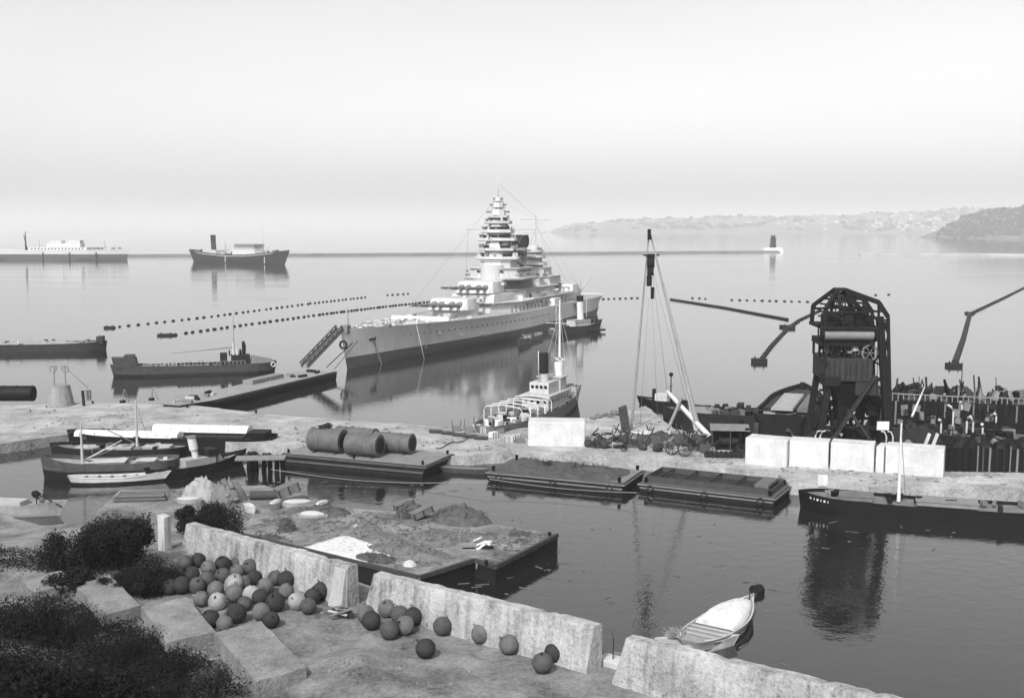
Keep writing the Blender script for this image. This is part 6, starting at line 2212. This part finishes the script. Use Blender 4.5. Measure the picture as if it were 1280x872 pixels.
# hangar, crane, after deck
house(150, 178, 18, 7.2, 12.6)
house(156, 172, 13, 12.8, 13.2, GL)
MB().tube((bx(180), 8, 7), (bx(180), 8, 15), .5, .4, 10).build('crane_post', G, t)
MB().tube((bx(180), 8, 9), (bx(192), 9, 16), .35, .2, 10).build('crane_jib', G, t)
for k in range(40):
    s = rnd.uniform(100, 178)
    z = 11.4 if s < 150 else 12.8
    y = rnd.choice([rnd.uniform(7.2, 11.5), rnd.uniform(-11, -7), rnd.uniform(4, 8)]) if s < 150 else rnd.uniform(-8, 8)
    h = rnd.uniform(.5, 1.8)
    MB().cbox((bx(s), y, z + h / 2), (rnd.uniform(.5, 2.0), rnd.uniform(.5, 1.5), h), rnd.uniform(0, 3)).build('deck_fitting', rnd.choice([G, GL, GD, GD, MID]), t)
for k in range(16):
    s, y, z = rnd.choice([(103, 7.5, 18.3), (110, 9, 18.3), (118, 9.2, 18.3), (106, 5.6, 21.8), (114, 5.8, 21.8), (142, 7, 17.6), (150, 6, 17.6), (100, 0, 17.6)])
    h = rnd.uniform(.6, 1.4)
    MB().cbox((bx(s + rnd.uniform(-2, 2)), y * rnd.uniform(.5, 1), z + h / 2), (rnd.uniform(.5, 1.2), rnd.uniform(.5, 1.2), h), rnd.uniform(0, 3)).build('bridge_fitting', rnd.choice([G, GL, GD]), t)
for k in range(60):
    lv = rnd.choice([(25.4, 5.4, 3.4), (27.5, 4.9, 4.4), (29.6, 4.9, 3.0), (31.3, 5.1, 4.4), (34.3, 4.6, 4.0), (37.1, 4.1, 3.0)])
    a_ = rnd.uniform(-2.2, 2.2)
    h = rnd.uniform(.5, 1.5)
    rr = lv[1] * rnd.uniform(.75, .95)
    MB().cbox((bx(ts_) + rr * math.cos(a_), rr * math.sin(a_), lv[0] + h / 2), (rnd.uniform(.3, .9), rnd.uniform(.3, .9), h), a_).build('bridge_fitting', rnd.choice([G, GL, GD, GD, MID, DARK]), t)
for (y, z0_, z1_) in ((-2.6, 24, 37), (2.6, 24, 37)):
    MB().tube((bx(ts_ + 9), y * 1.5, 17), (bx(ts_ + 1.5), y, z1_), .3, .22, 8).build('tower_strut', G, t)
for k in range(44):
    s_ = rnd.uniform(101, 121)
    MB().cbox((bx(s_), rnd.choice([-1, 1]) * 8.75, rnd.choice([19.4, 20.6])), (rnd.uniform(.4, .9), .06, .6), 0).build('scuttle', GLASS, t)
for k in range(30):
    s_ = rnd.uniform(86, 148)
    MB().cbox((bx(s_), 12.5 * .985, rnd.choice([9.0, 10.0])), (.6, .16, .6), 0).build('scuttle', GLASS, t)
dr = MB().box(-.4, .4, -.05, .05, 0, 1.9).mesh('door', GD)
for k in range(16):
    put(t, 'door', dr, (bx(88 + k * 3.9), 12.5 * .985 + .1, 8.0), 0)
for (a_, b_) in (((bx(ts_), 0, 46), (bx(30), 0, dz(30) + .5)), ((bx(ts_), 0, 50), (bx(149), 0, 39)), ((bx(ts_ + 3), 12, 34.6), (bx(104), 10, 18.5)), ((bx(ts_ + 3), -12, 34.6), (bx(104), -10, 18.5)), ((bx(149), 0, 39), (bx(150), 8, 12)), ((bx(149), 0, 36), (bx(172), 6, 13))):
    MB().tube(a_, b_, .045, n=4).build('rigging_wire', GD, t)
# accommodation ladder down the port side
MB().beam((bx(146), at(bx(146))[0] + .6, dz(146)), (bx(153), at(bx(153))[0] + 1.4, .8), .5, 1.0).build('side_ladder', GD, t)

RB_ = Matrix.Rotation(math.atan2(hd.y, hd.x), 4, 'Z')


def ship_pt(s, y, z=0):
    return ctr + RB_ @ Vector((bx(s), y, z))


def workboat(loc, rz, L_, B_, fb, name, label, cat, hm, gear, house_=None, mast_=0, funnel=None, group=None):
    t = thing(name, label, cat, loc, rz, group)
    hb, db, at = hull_fn(L_, B_, fb, .5, fb * .6, fb * .25, fb * .5, .25, 2.0, .42, .25, .25, fb * .3, .12, 26)
    hb.build('hull', hm, t)
    db.build('deck', M(.28, .85, .3, .8, .2), t)
    z = fb * .75
    if house_:
        a, b_, h, c = house_
        o = MB().box(c - a / 2, c + a / 2, -b_ / 2, b_ / 2, z, z + h).build('deckhouse', OFFW, t, None, 0, .06)
        MB().box(c - a / 2 - .15, c + a / 2 + .15, -b_ / 2 - .15, b_ / 2 + .15, z + h + .004, z + h + .12).build('roof', M(.4, .8, .2, 1, .1), o)
        me = win_me(.5, .5)
        for k in range(int(a / 1.2)):
            for s in (-1, 1):
                put(o, 'window', me, (c - a / 2 + (k + .5) * a / int(a / 1.2), s * (b_ / 2 + .01), z + h * .62), 0)
    if mast_:
        MB().tube((L_ * .18, 0, z), (L_ * .18, 0, z + mast_), .14, .06, 8).build('mast', OFFW, t)
    if funnel:
        x, h, r_, m1, m2 = funnel
        f = MB().tube((x, 0, z), (x - h * .04, 0, z + h * .82), r_, r_, 18).build('funnel', m1, t)
        MB().tube((x - h * .04, 0, z + h * .823), (x - h * .05, 0, z + h), r_ * 1.03, r_ * 1.03, 18).build('cap', m2, f)
    for k in range(gear):
        x = rnd.uniform(-L_ * .42, L_ * .38)
        b_, zd = at(x)
        MB().cbox((x, rnd.uniform(-b_ * .7, b_ * .7), zd + .3), (rnd.uniform(.3, 1.4), rnd.uniform(.3, .8), rnd.uniform(.4, 1.2)), rnd.uniform(0, 3)).build('deck_gear', rnd.choice([DARK, MID, OFFW, WOOD, BLACK]), t)
    return t, at


hrz = math.atan2(hd.y, hd.x)
# tug with the tall white funnel, alongside aft
a, b = P(704, 420, 0), P(743, 411, 0)
tg, tat = workboat((a + b) / 2 + Vector((0, 3, 0)), rad(50), 24, 6.2, 2.2, 'steam_tug', 'dark steam tug with a tall white black-topped funnel by the battleship', 'tug', M(.07, .6, .3, .8, .1), 30, (9, 3.6, 2.4, 0), 9.5, (1.0, 10.5, 1.15, WHITE, BLACK))
for k in range(14):
    x = rnd.uniform(2, 10)
    MB().cbox((x, rnd.uniform(-1.6, 1.6), 3.0 + rnd.uniform(0, 1.2)), (rnd.uniform(.6, 1.6), rnd.uniform(.5, 1.2), rnd.uniform(.8, 2.0)), rnd.uniform(0, 3)).build('deck_gear', rnd.choice([DARK, BLACK, MID]), tg)
o = MB().tube(P(736, 412, .8), P(757, 412, .8), .35, n=8).build('floating_spar', DARK)
tag(o, 'dark floating spar off the stern of the white-funnelled steam tug', 'spar')
workboat(ship_pt(72, 21, 0) + Vector((1, 1, 0)), hrz + .15, 13, 3.6, 1.5, 'work_boat', 'cluttered grey work boat under the battleship turrets', 'boat', M(.2, .7, .3, .8, .1), 26)
workboat(ship_pt(85, 20, 0), hrz, 16, 4.0, 1.4, 'work_lighter', 'low grey lighter alongside the battleship amidships', 'lighter', M(.22, .7, .3, .8, .1), 14)
workboat(ship_pt(103, 22, 0), hrz + .5, 11, 3.2, 1.5, 'sailing_cutter', 'small grey cutter with a white mast beside the battleship ladder', 'cutter', M(.24, .7, .3, .8, .1), 8, None, 9.0)

# ---------------------------------------------------------------- the tender lying stern-to at the quay
a, b = P(606, 553, 0), P(722, 503, 0)
L_ = (b - a).length
t, tat = workboat((a + b) / 2, heading(a, b), L_, 7.8, 2.3, 'naval_tender', 'pale tender with a black funnel and tall white mast, stern to the quay', 'ship', M(.24, .65, .3, .7, .1, boot=.05, zb=.5), 70)
hy = heading(a, b)
Ri = Matrix.Rotation(-hy, 4, 'Z')


def tl(px, py, Y):
    v = Ri @ (PY(px, py, Y) - t.location)
    return v


W2 = M(.56, .6, .16, .6, .05, streak=.3)
z0 = 1.9
# deckhouse, bridge, boat deck
MB().box(-.5, 10.5, -2.6, 2.6, z0, z0 + 2.6).build('deckhouse', W2, t, None, 0, .06)
MB().box(-.9, 10.8, -3.0, 3.0, z0 + 2.604, z0 + 2.8).build('boat_deck', W2, t)
MB().box(1.5, 8.0, -1.9, 1.9, z0 + 2.81, z0 + 4.9).build('upper_house', W2, t, None, 0, .06)
MB().box(6.9, 10.2, -2.2, 2.2, z0 + 2.81, z0 + 5.2).build('bridge', W2, t, None, 0, .06)
MB().box(6.6, 10.5, -2.5, 2.5, z0 + 5.21, z0 + 5.35).build('bridge_roof', W2, t)
me = win_me(.55, .55)
for k in range(7):
    for s in (-1, 1):
        put(t, 'window', me, (.4 + k * 1.5, s * 2.61, z0 + 1.6), 0)
for k in range(4):
    put(t, 'window', me, (-.51, -1.8 + k * 1.2, z0 + 1.6), pi / 2)
    put(t, 'window', me, (1.49, -1.3 + k * .86, z0 + 4.1), pi / 2)
f = MB().tube((4.2, 0, z0 + 4.9), (4.0, 0, z0 + 6.4), .85, .85, 20).build('funnel', W2, t)
MB().tube((4.0, 0, z0 + 6.41), (3.7, 0, z0 + 10.2), .87, .87, 20).build('cap', M(.05, .6, .3, .7, .1), f)
MB().tube((2.9, .6, z0 + 4.9), (2.7, .6, z0 + 10.6), .09, n=6).build('steam_pipe', OFFW, t)
v = MB().path([(9.2, -1.0, z0 + 5.3), (9.2, -1.0, z0 + 6.8), (9.35, -1.0, z0 + 7.8), (9.7, -1.0, z0 + 8.4)], .8, 14, r1=1.0).build('ventilator', WHITE, t)
MB().tube((11.8, -.2, z0 + 5), (11.8, -.2, z0 + 19.5), .30, .13, 10).build('mast', WHITE, t)
MB().tube((11.8, -3, z0 + 15), (11.8, 2.6, z0 + 15), .08, n=6).build('yard', OFFW, t)
for s in (-1, 1):
    for x in (8.5, 15.5):
        MB().tube((11.8, -.2, z0 + 17.5), (x, s * 3.3, z0 + 1), .03, n=4).build('shroud', OFFW, t)
# white davit hoops along the after deck
for k in range(5):
    x = -1.8 - 3.4 * k
    bb, zd = tat(x)
    pts = [(x, bb - .2, zd), (x, bb - .2, zd + 2.2), (x, bb - .6, zd + 2.9), (x, 0, zd + 3.25), (x, -bb + .6, zd + 2.9), (x, -bb + .2, zd + 2.2), (x, -bb + .2, zd)]
    MB().path(pts, .10, 6).build('awning_hoop', WHITE, t)
# gun/capstan and gear on forecastle
for k in range(26):
    x = rnd.uniform(13.5, L_ * .44)
    bb, zd = tat(x)
    MB().cbox((x, rnd.uniform(-bb * .7, bb * .7), zd + .6), (rnd.uniform(.5, 1.6), rnd.uniform(.4, 1.3), rnd.uniform(.7, 2.2)), rnd.uniform(0, 3)).build('deck_gear', rnd.choice([DARK, MID, W2, W2, BLACK]), t)
MB().cyl((15.5, -1.5), 1.1, z0, z0 + 2.3, .9, 16).build('gun_tub', W2, t)
for k in range(30):
    x = rnd.uniform(-L_ * .47, 0)
    bb, zd = tat(x)
    MB().cbox((x, rnd.uniform(-bb * .8, bb * .8), zd + .5), (rnd.uniform(.5, 1.8), rnd.uniform(.4, 1.1), rnd.uniform(.6, 1.6)), rnd.uniform(0, 3), rnd.uniform(-.2, .2)).build('deck_gear', rnd.choice([DARK, MID, W2, WHITE, BLACK, WOOD]), t)
for s in (-1, 1):
    MB().path([(x, s * (tat(x)[0] - .05), tat(x)[1] + 1.2) for x in [-L_ * .48 + L_ * .96 * k / 24 for k in range(25)]], .04, 5).build('hand_rail', OFFW, t)
MB().ring((L_ * .47, -.9, 3.4), .55, .16, 'Y', 16, 6).build('bow_fender', OFFW, t)

# ---------------------------------------------------------------- pontoon with the gangway to the battleship's bow
a, b = P(262, 506, 0), P(404, 478, 0)
a, b = P(288, 508, 0), P(421, 474.5, 0)
hy = heading(a, b)
nrm = Vector((-math.sin(hy), math.cos(hy), 0))
a = a - (b - a) * .30
L_ = (b - a).length
W_ = 8.5
t = thing('mooring_pontoon', 'long low dark pontoon lying between the quay and the battleship bow', 'pontoon', (a + b) / 2 + nrm * W_ / 2, hy)
pn = t
rings = []
for i in range(9):
    x = -L_ / 2 + L_ * i / 8
    k_ = .45 if i == 0 else .8 if i == 1 else 1
    w_ = W_ / 2 * k_
    rings.append([(x, -w_, 1.9), (x, -w_ * 1.0, .9), (x, -w_ * .9, -.8), (x, w_ * .9, -.8), (x, w_, .9), (x, w_, 1.9)])
MB().loft(rings, closed=True, cap0=True, cap1=True, smooth=False).build('hull', BLACK, t)
MB().prism([(-L_ / 2 + .2, -W_ * .2), (-L_ * .36, -W_ * .45), (L_ / 2 - .2, -W_ * .47), (L_ / 2 - .2, W_ * .47), (-L_ * .36, W_ * .45), (-L_ / 2 + .2, W_ * .2)], 1.904, 2.0).build('deck', M(.36, .85, .25, .6, .3), t)
MB().beam((-L_ * .36, -W_ / 2 - .05, 1.7), (L_ / 2, -W_ / 2 - .05, 1.7), .2, .4).build('rubbing_timber', DWOOD, t)
MB().box(L_ * .02, L_ * .24, 1.0, 3.6, 2.0, 2.9).build('deckhouse', M(.3, .85, .25, .6, .3), t, None, 0, .08)
for k in range(14):
    x = rnd.uniform(-L_ * .45, L_ * .46)
    MB().cbox((x, rnd.uniform(-2.4, 2.8), 2.2), (rnd.uniform(.5, 2.4), rnd.uniform(.3, .9), rnd.uniform(.3, .8)), rnd.uniform(0, 3)).build('deck_gear', rnd.choice([DARK, BLACK, MID, OFFW]), t)
p0, p1 = PY(381, 459, P(381, 459, 2.0).y), PY(426, 412, bow.y - 1.5)
t = thing('gangway', 'steep truss gangway rising from the dark pontoon to the battleship bow', 'gangway', p0)
d = p1 - p0
sidev = d.cross(Vector((0, 0, 1))).normalized() * .95
upv = sidev.cross(d).normalized() * 1.3
for s in (-1, 1):
    for u in (0, 1):
        MB().beam(sidev * s + upv * u, d + sidev * s + upv * u, .30).build('chord', M(.16, .7, .3, 1, .1), t)
    MB().hexa([sidev * s * .97 + upv * .1, sidev * s * 1.03 + upv * .1, d + sidev * s * 1.03 + upv * .1, d + sidev * s * .97 + upv * .1], [sidev * s * .97 + upv * .62, sidev * s * 1.03 + upv * .62, d + sidev * s * 1.03 + upv * .62, d + sidev * s * .97 + upv * .62]).build('side_plate', M(.2, .7, .3, 1, .1), t)
    m = MB()
    for k in range(8):
        m.beam(d * (k / 8) + sidev * s, d * ((k + 1) / 8) + sidev * s + upv, .13)
        m.beam(d * ((k + 1) / 8) + sidev * s, d * ((k + 1) / 8) + sidev * s + upv, .13)
    m.build('lacing', M(.16, .7, .3, 1, .1), t)
MB().hexa([-sidev, sidev, d + sidev, d - sidev], [-sidev + upv * .1, sidev + upv * .1, d + sidev + upv * .1, d - sidev + upv * .1]).build('treads', M(.3, .8, .3, 1, .2), t)
tag(MB().path([ship_pt(1, 1, dz(1) - 3.5), P(408, 459, 2.0)], .12, 5).build('mooring_chain', DARK), 'dark mooring chain from the battleship bow to the pontoon', 'chain')
tag(MB().path([ship_pt(2, 2, dz(1) - 3.0), P(418, 461, 2.0)], .08, 5).build('mooring_chain', DARK), 'thinner mooring chain beside the other at the battleship bow', 'chain')

# ---------------------------------------------------------------- small tanker off the quay
a, b = P(343, 464, 0), P(142, 470.5, 0)
L_ = (b - a).length
t = thing('water_carrier', 'low dark grey tanker with raised ends and a cluster of pipes and masts', 'tanker', (a + b) / 2, heading(a, b))
hb, db, at = hull_fn(L_, 6.6, 2.4, .6, .5, .2, .6, .15, 2.4, .25, .18, .35, .35, .16, 30)
HM = M(.11, .65, .3, .6, .15, boot=.05, zb=.6, streak=.2)
hb.build('hull', HM, t)
db.build('deck', M(.3, .85, .25, .6, .2), t)
x0 = L_ / 2
MB().hexa([(x0 - 5.6, -2.9, 2.1), (x0 - .3, -.9, 2.1), (x0 - .3, .9, 2.1), (x0 - 5.6, 2.9, 2.1)], [(x0 - 5.2, -3.0, 4.3), (x0 + .3, -1.0, 4.6), (x0 + .3, 1.0, 4.6), (x0 - 5.2, 3.0, 4.3)]).build('forecastle', HM, t, None, 0, .08)
MB().box(x0 - 5, x0 - 2.6, -1.6, 1.6, 4.38, 5.1).build('anchor_winch', HM, t, None, 0, .08)
# local x of pixel columns
def lx(px):
    return x0 - (px - 142) / (343 - 142) * L_


MB().box(lx(312), lx(288), -1.8, 1.8, 2.1, 4.4).build('deckhouse', DARK, t, None, 0, .06)
MB().box(lx(283), lx(274), -1.4, 1.4, 2.1, 4.9).build('bridge', DARK, t, None, 0, .06)
for px, h, r_ in ((291, 7.2, .3), (296, 6.2, .35), (304, 7.6, .42), (300, 5.6, .3), (306, 6.9, .25), (286, 5.6, .2)):
    MB().tube((lx(px), rnd.uniform(-.8, .8), 4.2), (lx(px), rnd.uniform(-.8, .8), h), r_, r_ * .9, 10).build('stack_pipe', rnd.choice([DARK, MID, OFFW]), t)
MB().tube((lx(292), 0, 3.5), (lx(292), 0, 14.0), .12, .05, 8).build('mast', MID, t)
MB().tube((lx(290), 0, 6.2), (lx(215), .4, 5.2), .11, .07, 8).build('derrick', MID, t)
MB().beam((lx(220), 1.4, 2.8), (lx(278), 1.4, 2.6), .45, .4).build('loading_pipe', BLACK, t)
MB().hexa([(lx(343), -1.8, 2.2), (lx(312), -2.2, 2.2), (lx(312), 2.2, 2.2), (lx(343), 1.8, 2.2)], [(lx(340), -1.6, 3.1), (lx(314), -2.0, 4.0), (lx(314), 2.0, 4.0), (lx(340), 1.6, 3.1)]).build('poop', MID, t, None, 0, .06)
MB().ring((lx(341), 2.3, 2.0), .5, .15, 'Y', 16, 6).build('lifebuoy', WHITE, t)
for k in range(18):
    px = rnd.uniform(180, 285)
    MB().cbox((lx(px), rnd.uniform(-1.8, 1.8), 2.5), (rnd.uniform(.4, 1.6), rnd.uniform(.3, .9), rnd.uniform(.3, .8)), rnd.uniform(0, 3)).build('deck_gear', rnd.choice([DARK, MID, OFFW, GD]), t)
m = MB()
for k in range(26):
    x = lx(180 + k * 5)
    m.tube((x, 3.0, 2.1), (x, 3.0, 3.2), .04, n=4)
m.path([(lx(180), 3.0, 3.2), (lx(305), 3.0, 3.2)], .035, 4)
m.build('guard_rail', OFFW, t)

# ---------------------------------------------------------------- barge at the frame edge
a, b = P(-50, 441, 0), P(128, 438.5, 0)
L_ = (b - a).length
t = thing('grain_barge', 'low dark barge with a pale deck load cut off by the frame edge', 'barge', (a + b) / 2 + Vector((0, 3, 0)), heading(a, b))
hb, db, at = hull_fn(L_, 8, 2.2, .6, .5, .3, .3, .1, 2.4, .16, .12, .4, .3, .2, 28)
hb.build('hull', M(.07, .7, .4, .7, .2), t)
db.build('deck', M(.33, .85, .3, .6, .3), t)
ld = dome(L_ * .40, 2.9, .9, 4.4, .5, 8, 40)
ld.build('deck_load', M(.36, .9, .35, .5, .5), t, (-1.5, 0, 1.85))
MB().box(L_ * .44, L_ * .485, -1.8, 1.8, 1.8, 4.0).build('bow_locker', M(.09, .7, .3, .8, .2), t, None, 0, .1)
for k in range(12):
    MB().cbox((rnd.uniform(-L_ * .42, L_ * .4), rnd.uniform(-2.8, 2.8), 2.6), (rnd.uniform(.5, 1.6), rnd.uniform(.3, .9), rnd.uniform(.4, 1.0)), rnd.uniform(0, 3)).build('deck_gear', rnd.choice([DARK, MID, OFFW]), t)

# ---------------------------------------------------------------- far ships
def derrick_mast(t, x, z, h, r=.35, mat=None):
    MB().tube((x, 0, z), (x, 0, z + h), r, r * .4, 8).build('mast', mat or MID, t)


# white liner
a, b = P(-25, 324.2, 0), P(159, 324.2, 0)
L_ = (b - a).length
t = thing('white_liner', 'pale steamship with long white decks lying in front of the breakwater', 'ship', (a + b) / 2, heading(a, b))
hb, db, at = hull_fn(L_, 17, 10.5, 2, 1.5, .8, 2.5, .2, 2.2, .3, .2, .2, 1.0, .3, 30)
hb.build('hull', M(.60, .6, .12, .05, .03, boot=.13, zb=6.0, streak=.1), t)
db.build('deck', M(.4, .8, .2, .2, .1), t)
def fx(px, px0=-25, px1=159):
    return -L_ / 2 + (px - px0) / (px1 - px0) * L_
OW = M(.66, .6, .1, .1, .03)
for (p0_, p1_, z_, z1_, w_) in ((40, 112, 9.6, 13.6, 15), (62, 104, 13.8, 18.2, 13), (66, 80, 18.4, 20.6, 11), (88, 103, 18.4, 21.5, 11)):
    MB().box(fx(p0_), fx(p1_), -w_ / 2, w_ / 2, z_, z1_).build('superstructure', OW, t, None, 0, .15)
for px in (118, 122, 127, 142, 150):
    MB().box(fx(px) - 1.6, fx(px) + 1.6, -2, 2, 10, 13.4).build('deck_gear', GD, t, None, 0, .1)
derrick_mast(t, fx(33), 10, 21, 1.1, DARK)
MB().tube((fx(35), 0, 10), (fx(31), 0, 27), .6, .4, 8).build('derrick', DARK, t)
for px in (50, 96, 70, 132):
    derrick_mast(t, fx(px), 12, 10, .4)
for k in range(3):
    MB().box(fx(58 + 33 * k) - .8, fx(58 + 33 * k) + .8, -9, -8.62, .2, 8).build('side_port', DARK, t)
me = win_me(1.4, 1.4)
for k in range(16):
    put(t, 'window', me, (fx(44 + k * 4.2), -7.53, 12.0), 0)
# dark freighter
a, b = P(243, 327.0, 0), P(356, 330.6, 0)
L_ = (b - a).length
t = thing('dark_freighter', 'dark freighter with a tall black funnel aft and white bridge', 'ship', (a + b) / 2, heading(a, b))
hb, db, at = hull_fn(L_, 15, 8.6, 2, 5.4, 4.4, 5.0, .25, 2.1, .32, .2, .1, 1.0, .3, 34, 5.0)
hb.build('hull', M(.05, .6, .3, .1, .03), t)
db.build('deck', M(.3, .8, .2, .2, .1), t)
def fx(px, px0=240, px1=358):
    return -L_ / 2 + (px - px0) / (px1 - px0) * L_
MB().path([(x, -at(x)[0] - .06, at(x)[1] - .6) for x in [-L_ * .42 + L_ * .88 * k / 20 for k in range(21)]], .28, 5).build('sheer_stripe', WHITE, t)
f = MB().tube((fx(268), 0, 9), (fx(267), 0, 21), 2.6, 2.5, 20).build('funnel', M(.05, .6, .3, .3, .05), t)
MB().tube((fx(267), 0, 21.01), (fx(267), 0, 28), 2.62, 2.6, 20).build('cap', BLACK, f)
MB().box(fx(258), fx(276), -5.5, 5.5, 8.2, 12.8).build('engine_house', OFFW, t, None, 0, .2)
for (p0_, p1_, z_, z1_, w_, m_) in ((299, 328, 8.2, 13.2, 13, OW), (301, 326, 13.4, 16.2, 12, OW), (302, 327, 16.4, 19.2, 13, GD)):
    MB().box(fx(p0_), fx(p1_), -w_ / 2, w_ / 2, z_, z1_).build('bridge_house', m_, t, None, 0, .2)
for k in range(9):
    put(t, 'window', me, (fx(302 + k * 2.9), -6.03, 15.0), 0)
for px, h in ((283, 26), (332, 30)):
    derrick_mast(t, fx(px), 8, h, .5, OFFW)
for (px, q) in ((283, 276), (283, 293), (332, 342), (332, 324)):
    MB().tube((fx(px), 0, 10), (fx(q), 0, 19), .3, .2, 6).build('derrick', OFFW, t)
for k in range(22):
    px = rnd.uniform(248, 350)
    MB().cbox((fx(px), rnd.uniform(-4, 4), at(fx(px))[1] + 1), (rnd.uniform(1, 4), rnd.uniform(1, 3), rnd.uniform(1.5, 4)), 0).build('deck_gear', rnd.choice([GD, OFFW, MID, DARK]), t)
for px in (291, 341):
    MB().box(fx(px) - .5, fx(px) + .5, -7.9, -7.55, 1, 7).build('side_plate', OFFW, t)

# ---------------------------------------------------------------- net booms: lines of floats, log booms
fl_me = MB().ball((0, 0, 0), .52, 12, 8, sx=1.5, sz=.8).mesh('net_boom_float', M(.04, .7, .3, 1, .1))


def float_line(pts, gap, label, group, s=1.0, jit=.3):
    pts = [P(*p, 0) for p in pts]
    carry = 0.0
    for a, b in zip(pts, pts[1:]):
        L_ = (b - a).length
        x = carry
        while x < L_:
            p = a.lerp(b, x / L_)
            o = bpy.data.objects.new('boom_float', fl_me)
            COL.objects.link(o)
            o.location = (p.x + rnd.uniform(-jit, jit), p.y + rnd.uniform(-jit, jit), .15)
            o.rotation_euler = (0, 0, heading(a, b) + rnd.uniform(-.2, .2))
            k = s * rnd.uniform(.88, 1.1)
            o.scale = (k, k, k)
            tag(o, label, 'float', group)
            x += gap
        carry = x - L_


G1, G2, G3, G4 = ('floats of the farther boom ahead of the battleship', 'floats of the nearer boom ahead of the battleship', 'floats of the boom astern of the battleship', 'floats of the boom behind the crane')
float_line([(150, 408.5), (250, 397.5), (388, 379.5)], 4.6, 'small dark float in the farther dashed line ahead of the battleship', G1)
float_line([(388, 379.3), (430, 374.5), (458, 371.5)], 3.6, 'small dark float where the farther dashed line closes up by the battleship', G1)
float_line([(232, 416.5), (330, 403), (402, 393)], 3.9, 'small dark float in the nearer dashed line ahead of the battleship', G2, 1.05)
float_line([(404, 392.7), (480, 383.5), (540, 377)], 2.6, 'small dark float where the nearer dashed line runs up to the battleship', G2, 1.05)
float_line([(746, 374), (803, 372.5)], 3.2, 'small dark float in the line between the steam tug and the sheer legs', G3)
float_line([(866, 372.5), (890, 374)], 4.2, 'small dark float in the short line just past the sheer legs', G3)
float_line([(915, 375), (1018, 377.5)], 3.6, 'small dark float in the dashed line running behind the crane', G4)
float_line([(1062, 370), (1120, 368)], 9, 'small dark float beyond the crane head', G4, 1.2)
float_line([(484, 369), (500, 368), (512, 367)], 4, 'small dark float in the short run beyond the battleship foredeck', G1)


def camel(px, py, label, l=3.5, w_=2.2, h=1.2, rz=0.0, mat=DARK):
    t = thing('boom_raft', label, 'raft', P(px, py, 0), rz)
    MB().box(-l / 2, l / 2, -w_ / 2, w_ / 2, -.3, h * .45).build('float', mat, t, None, 0, .12)
    for x in (-l * .3, l * .3):
        MB().cyl((x, 0), .2, h * .45, h * .7, .18, 8).build('post', BLACK, t)
    return t


camel(137, 410, 'small dark raft at the end of the farther dashed float line', 3.6, 2.0, 1.5)
camel(207, 419.5, 'dark raft at the end of the nearer dashed float line', 5.0, 2.2, 1.5)
camel(217, 419, 'little dark raft tied to the end raft of the nearer line', 2.2, 1.6, 1.2)
camel(949, 453, 'dark square raft at the near end of the striped boom', 3.8, 2.6, 2.4)
camel(984, 410, 'dark raft where the solid boom meets the striped boom', 2.4, 8, 2.0, .2)
camel(1192, 458, 'dark raft at the near end of the thick log boom', 3.6, 2.6, 2.0, 0)


def log_boom(pts, r_, label, gap=0.0, seg=9.0, name='log_boom', group=None, mat=DARK):
    pts = [P(*p, 0) for p in pts]
    if not gap:
        tag(MB().path([p + Vector((0, 0, .35)) for p in pts], r_, 8).build(name, mat), label, 'boom')
        return
    for a, b in zip(pts, pts[1:]):
        L_ = (b - a).length
        n = max(1, int(L_ / (seg + gap)))
        for k in range(n):
            p, q_ = a.lerp(b, k / n), a.lerp(b, (k + seg / (seg + gap)) / n)
            tag(MB().tube(p + Vector((0, 0, .3)), q_ + Vector((0, 0, .3)), r_, n=8).build(name, mat), label, 'boom', group)


log_boom([(838, 374.5), (905, 385), (985, 400)], .42, 'long thin solid log boom slanting from the sheer legs')
log_boom([(952, 449), (964, 433), (976, 420), (986, 410), (1000, 400)], .55, 'dark log of the broken boom between the square raft and the crane', 2.6, 5.0, 'boom_log', 'logs of the broken boom')
log_boom([(1000, 400), (1026, 388)], .45, 'dark log of the boom end just touching the crane head', 1.0, 9, 'boom_log', 'logs of the broken boom')
log_boom([(1193, 455), (1204, 424), (1212, 394)], .8, 'thick straight log boom standing off to the side of the crane')
log_boom([(1216, 391), (1256, 372), (1300, 350)], .5, 'dark log of the dashed boom running out past the thick log boom', 1.5, 10, 'boom_log', 'logs of the dashed outer boom')
camel(1212, 392, 'small dark raft at the elbow of the thick log boom', 3.6, 2.0, 1.6)
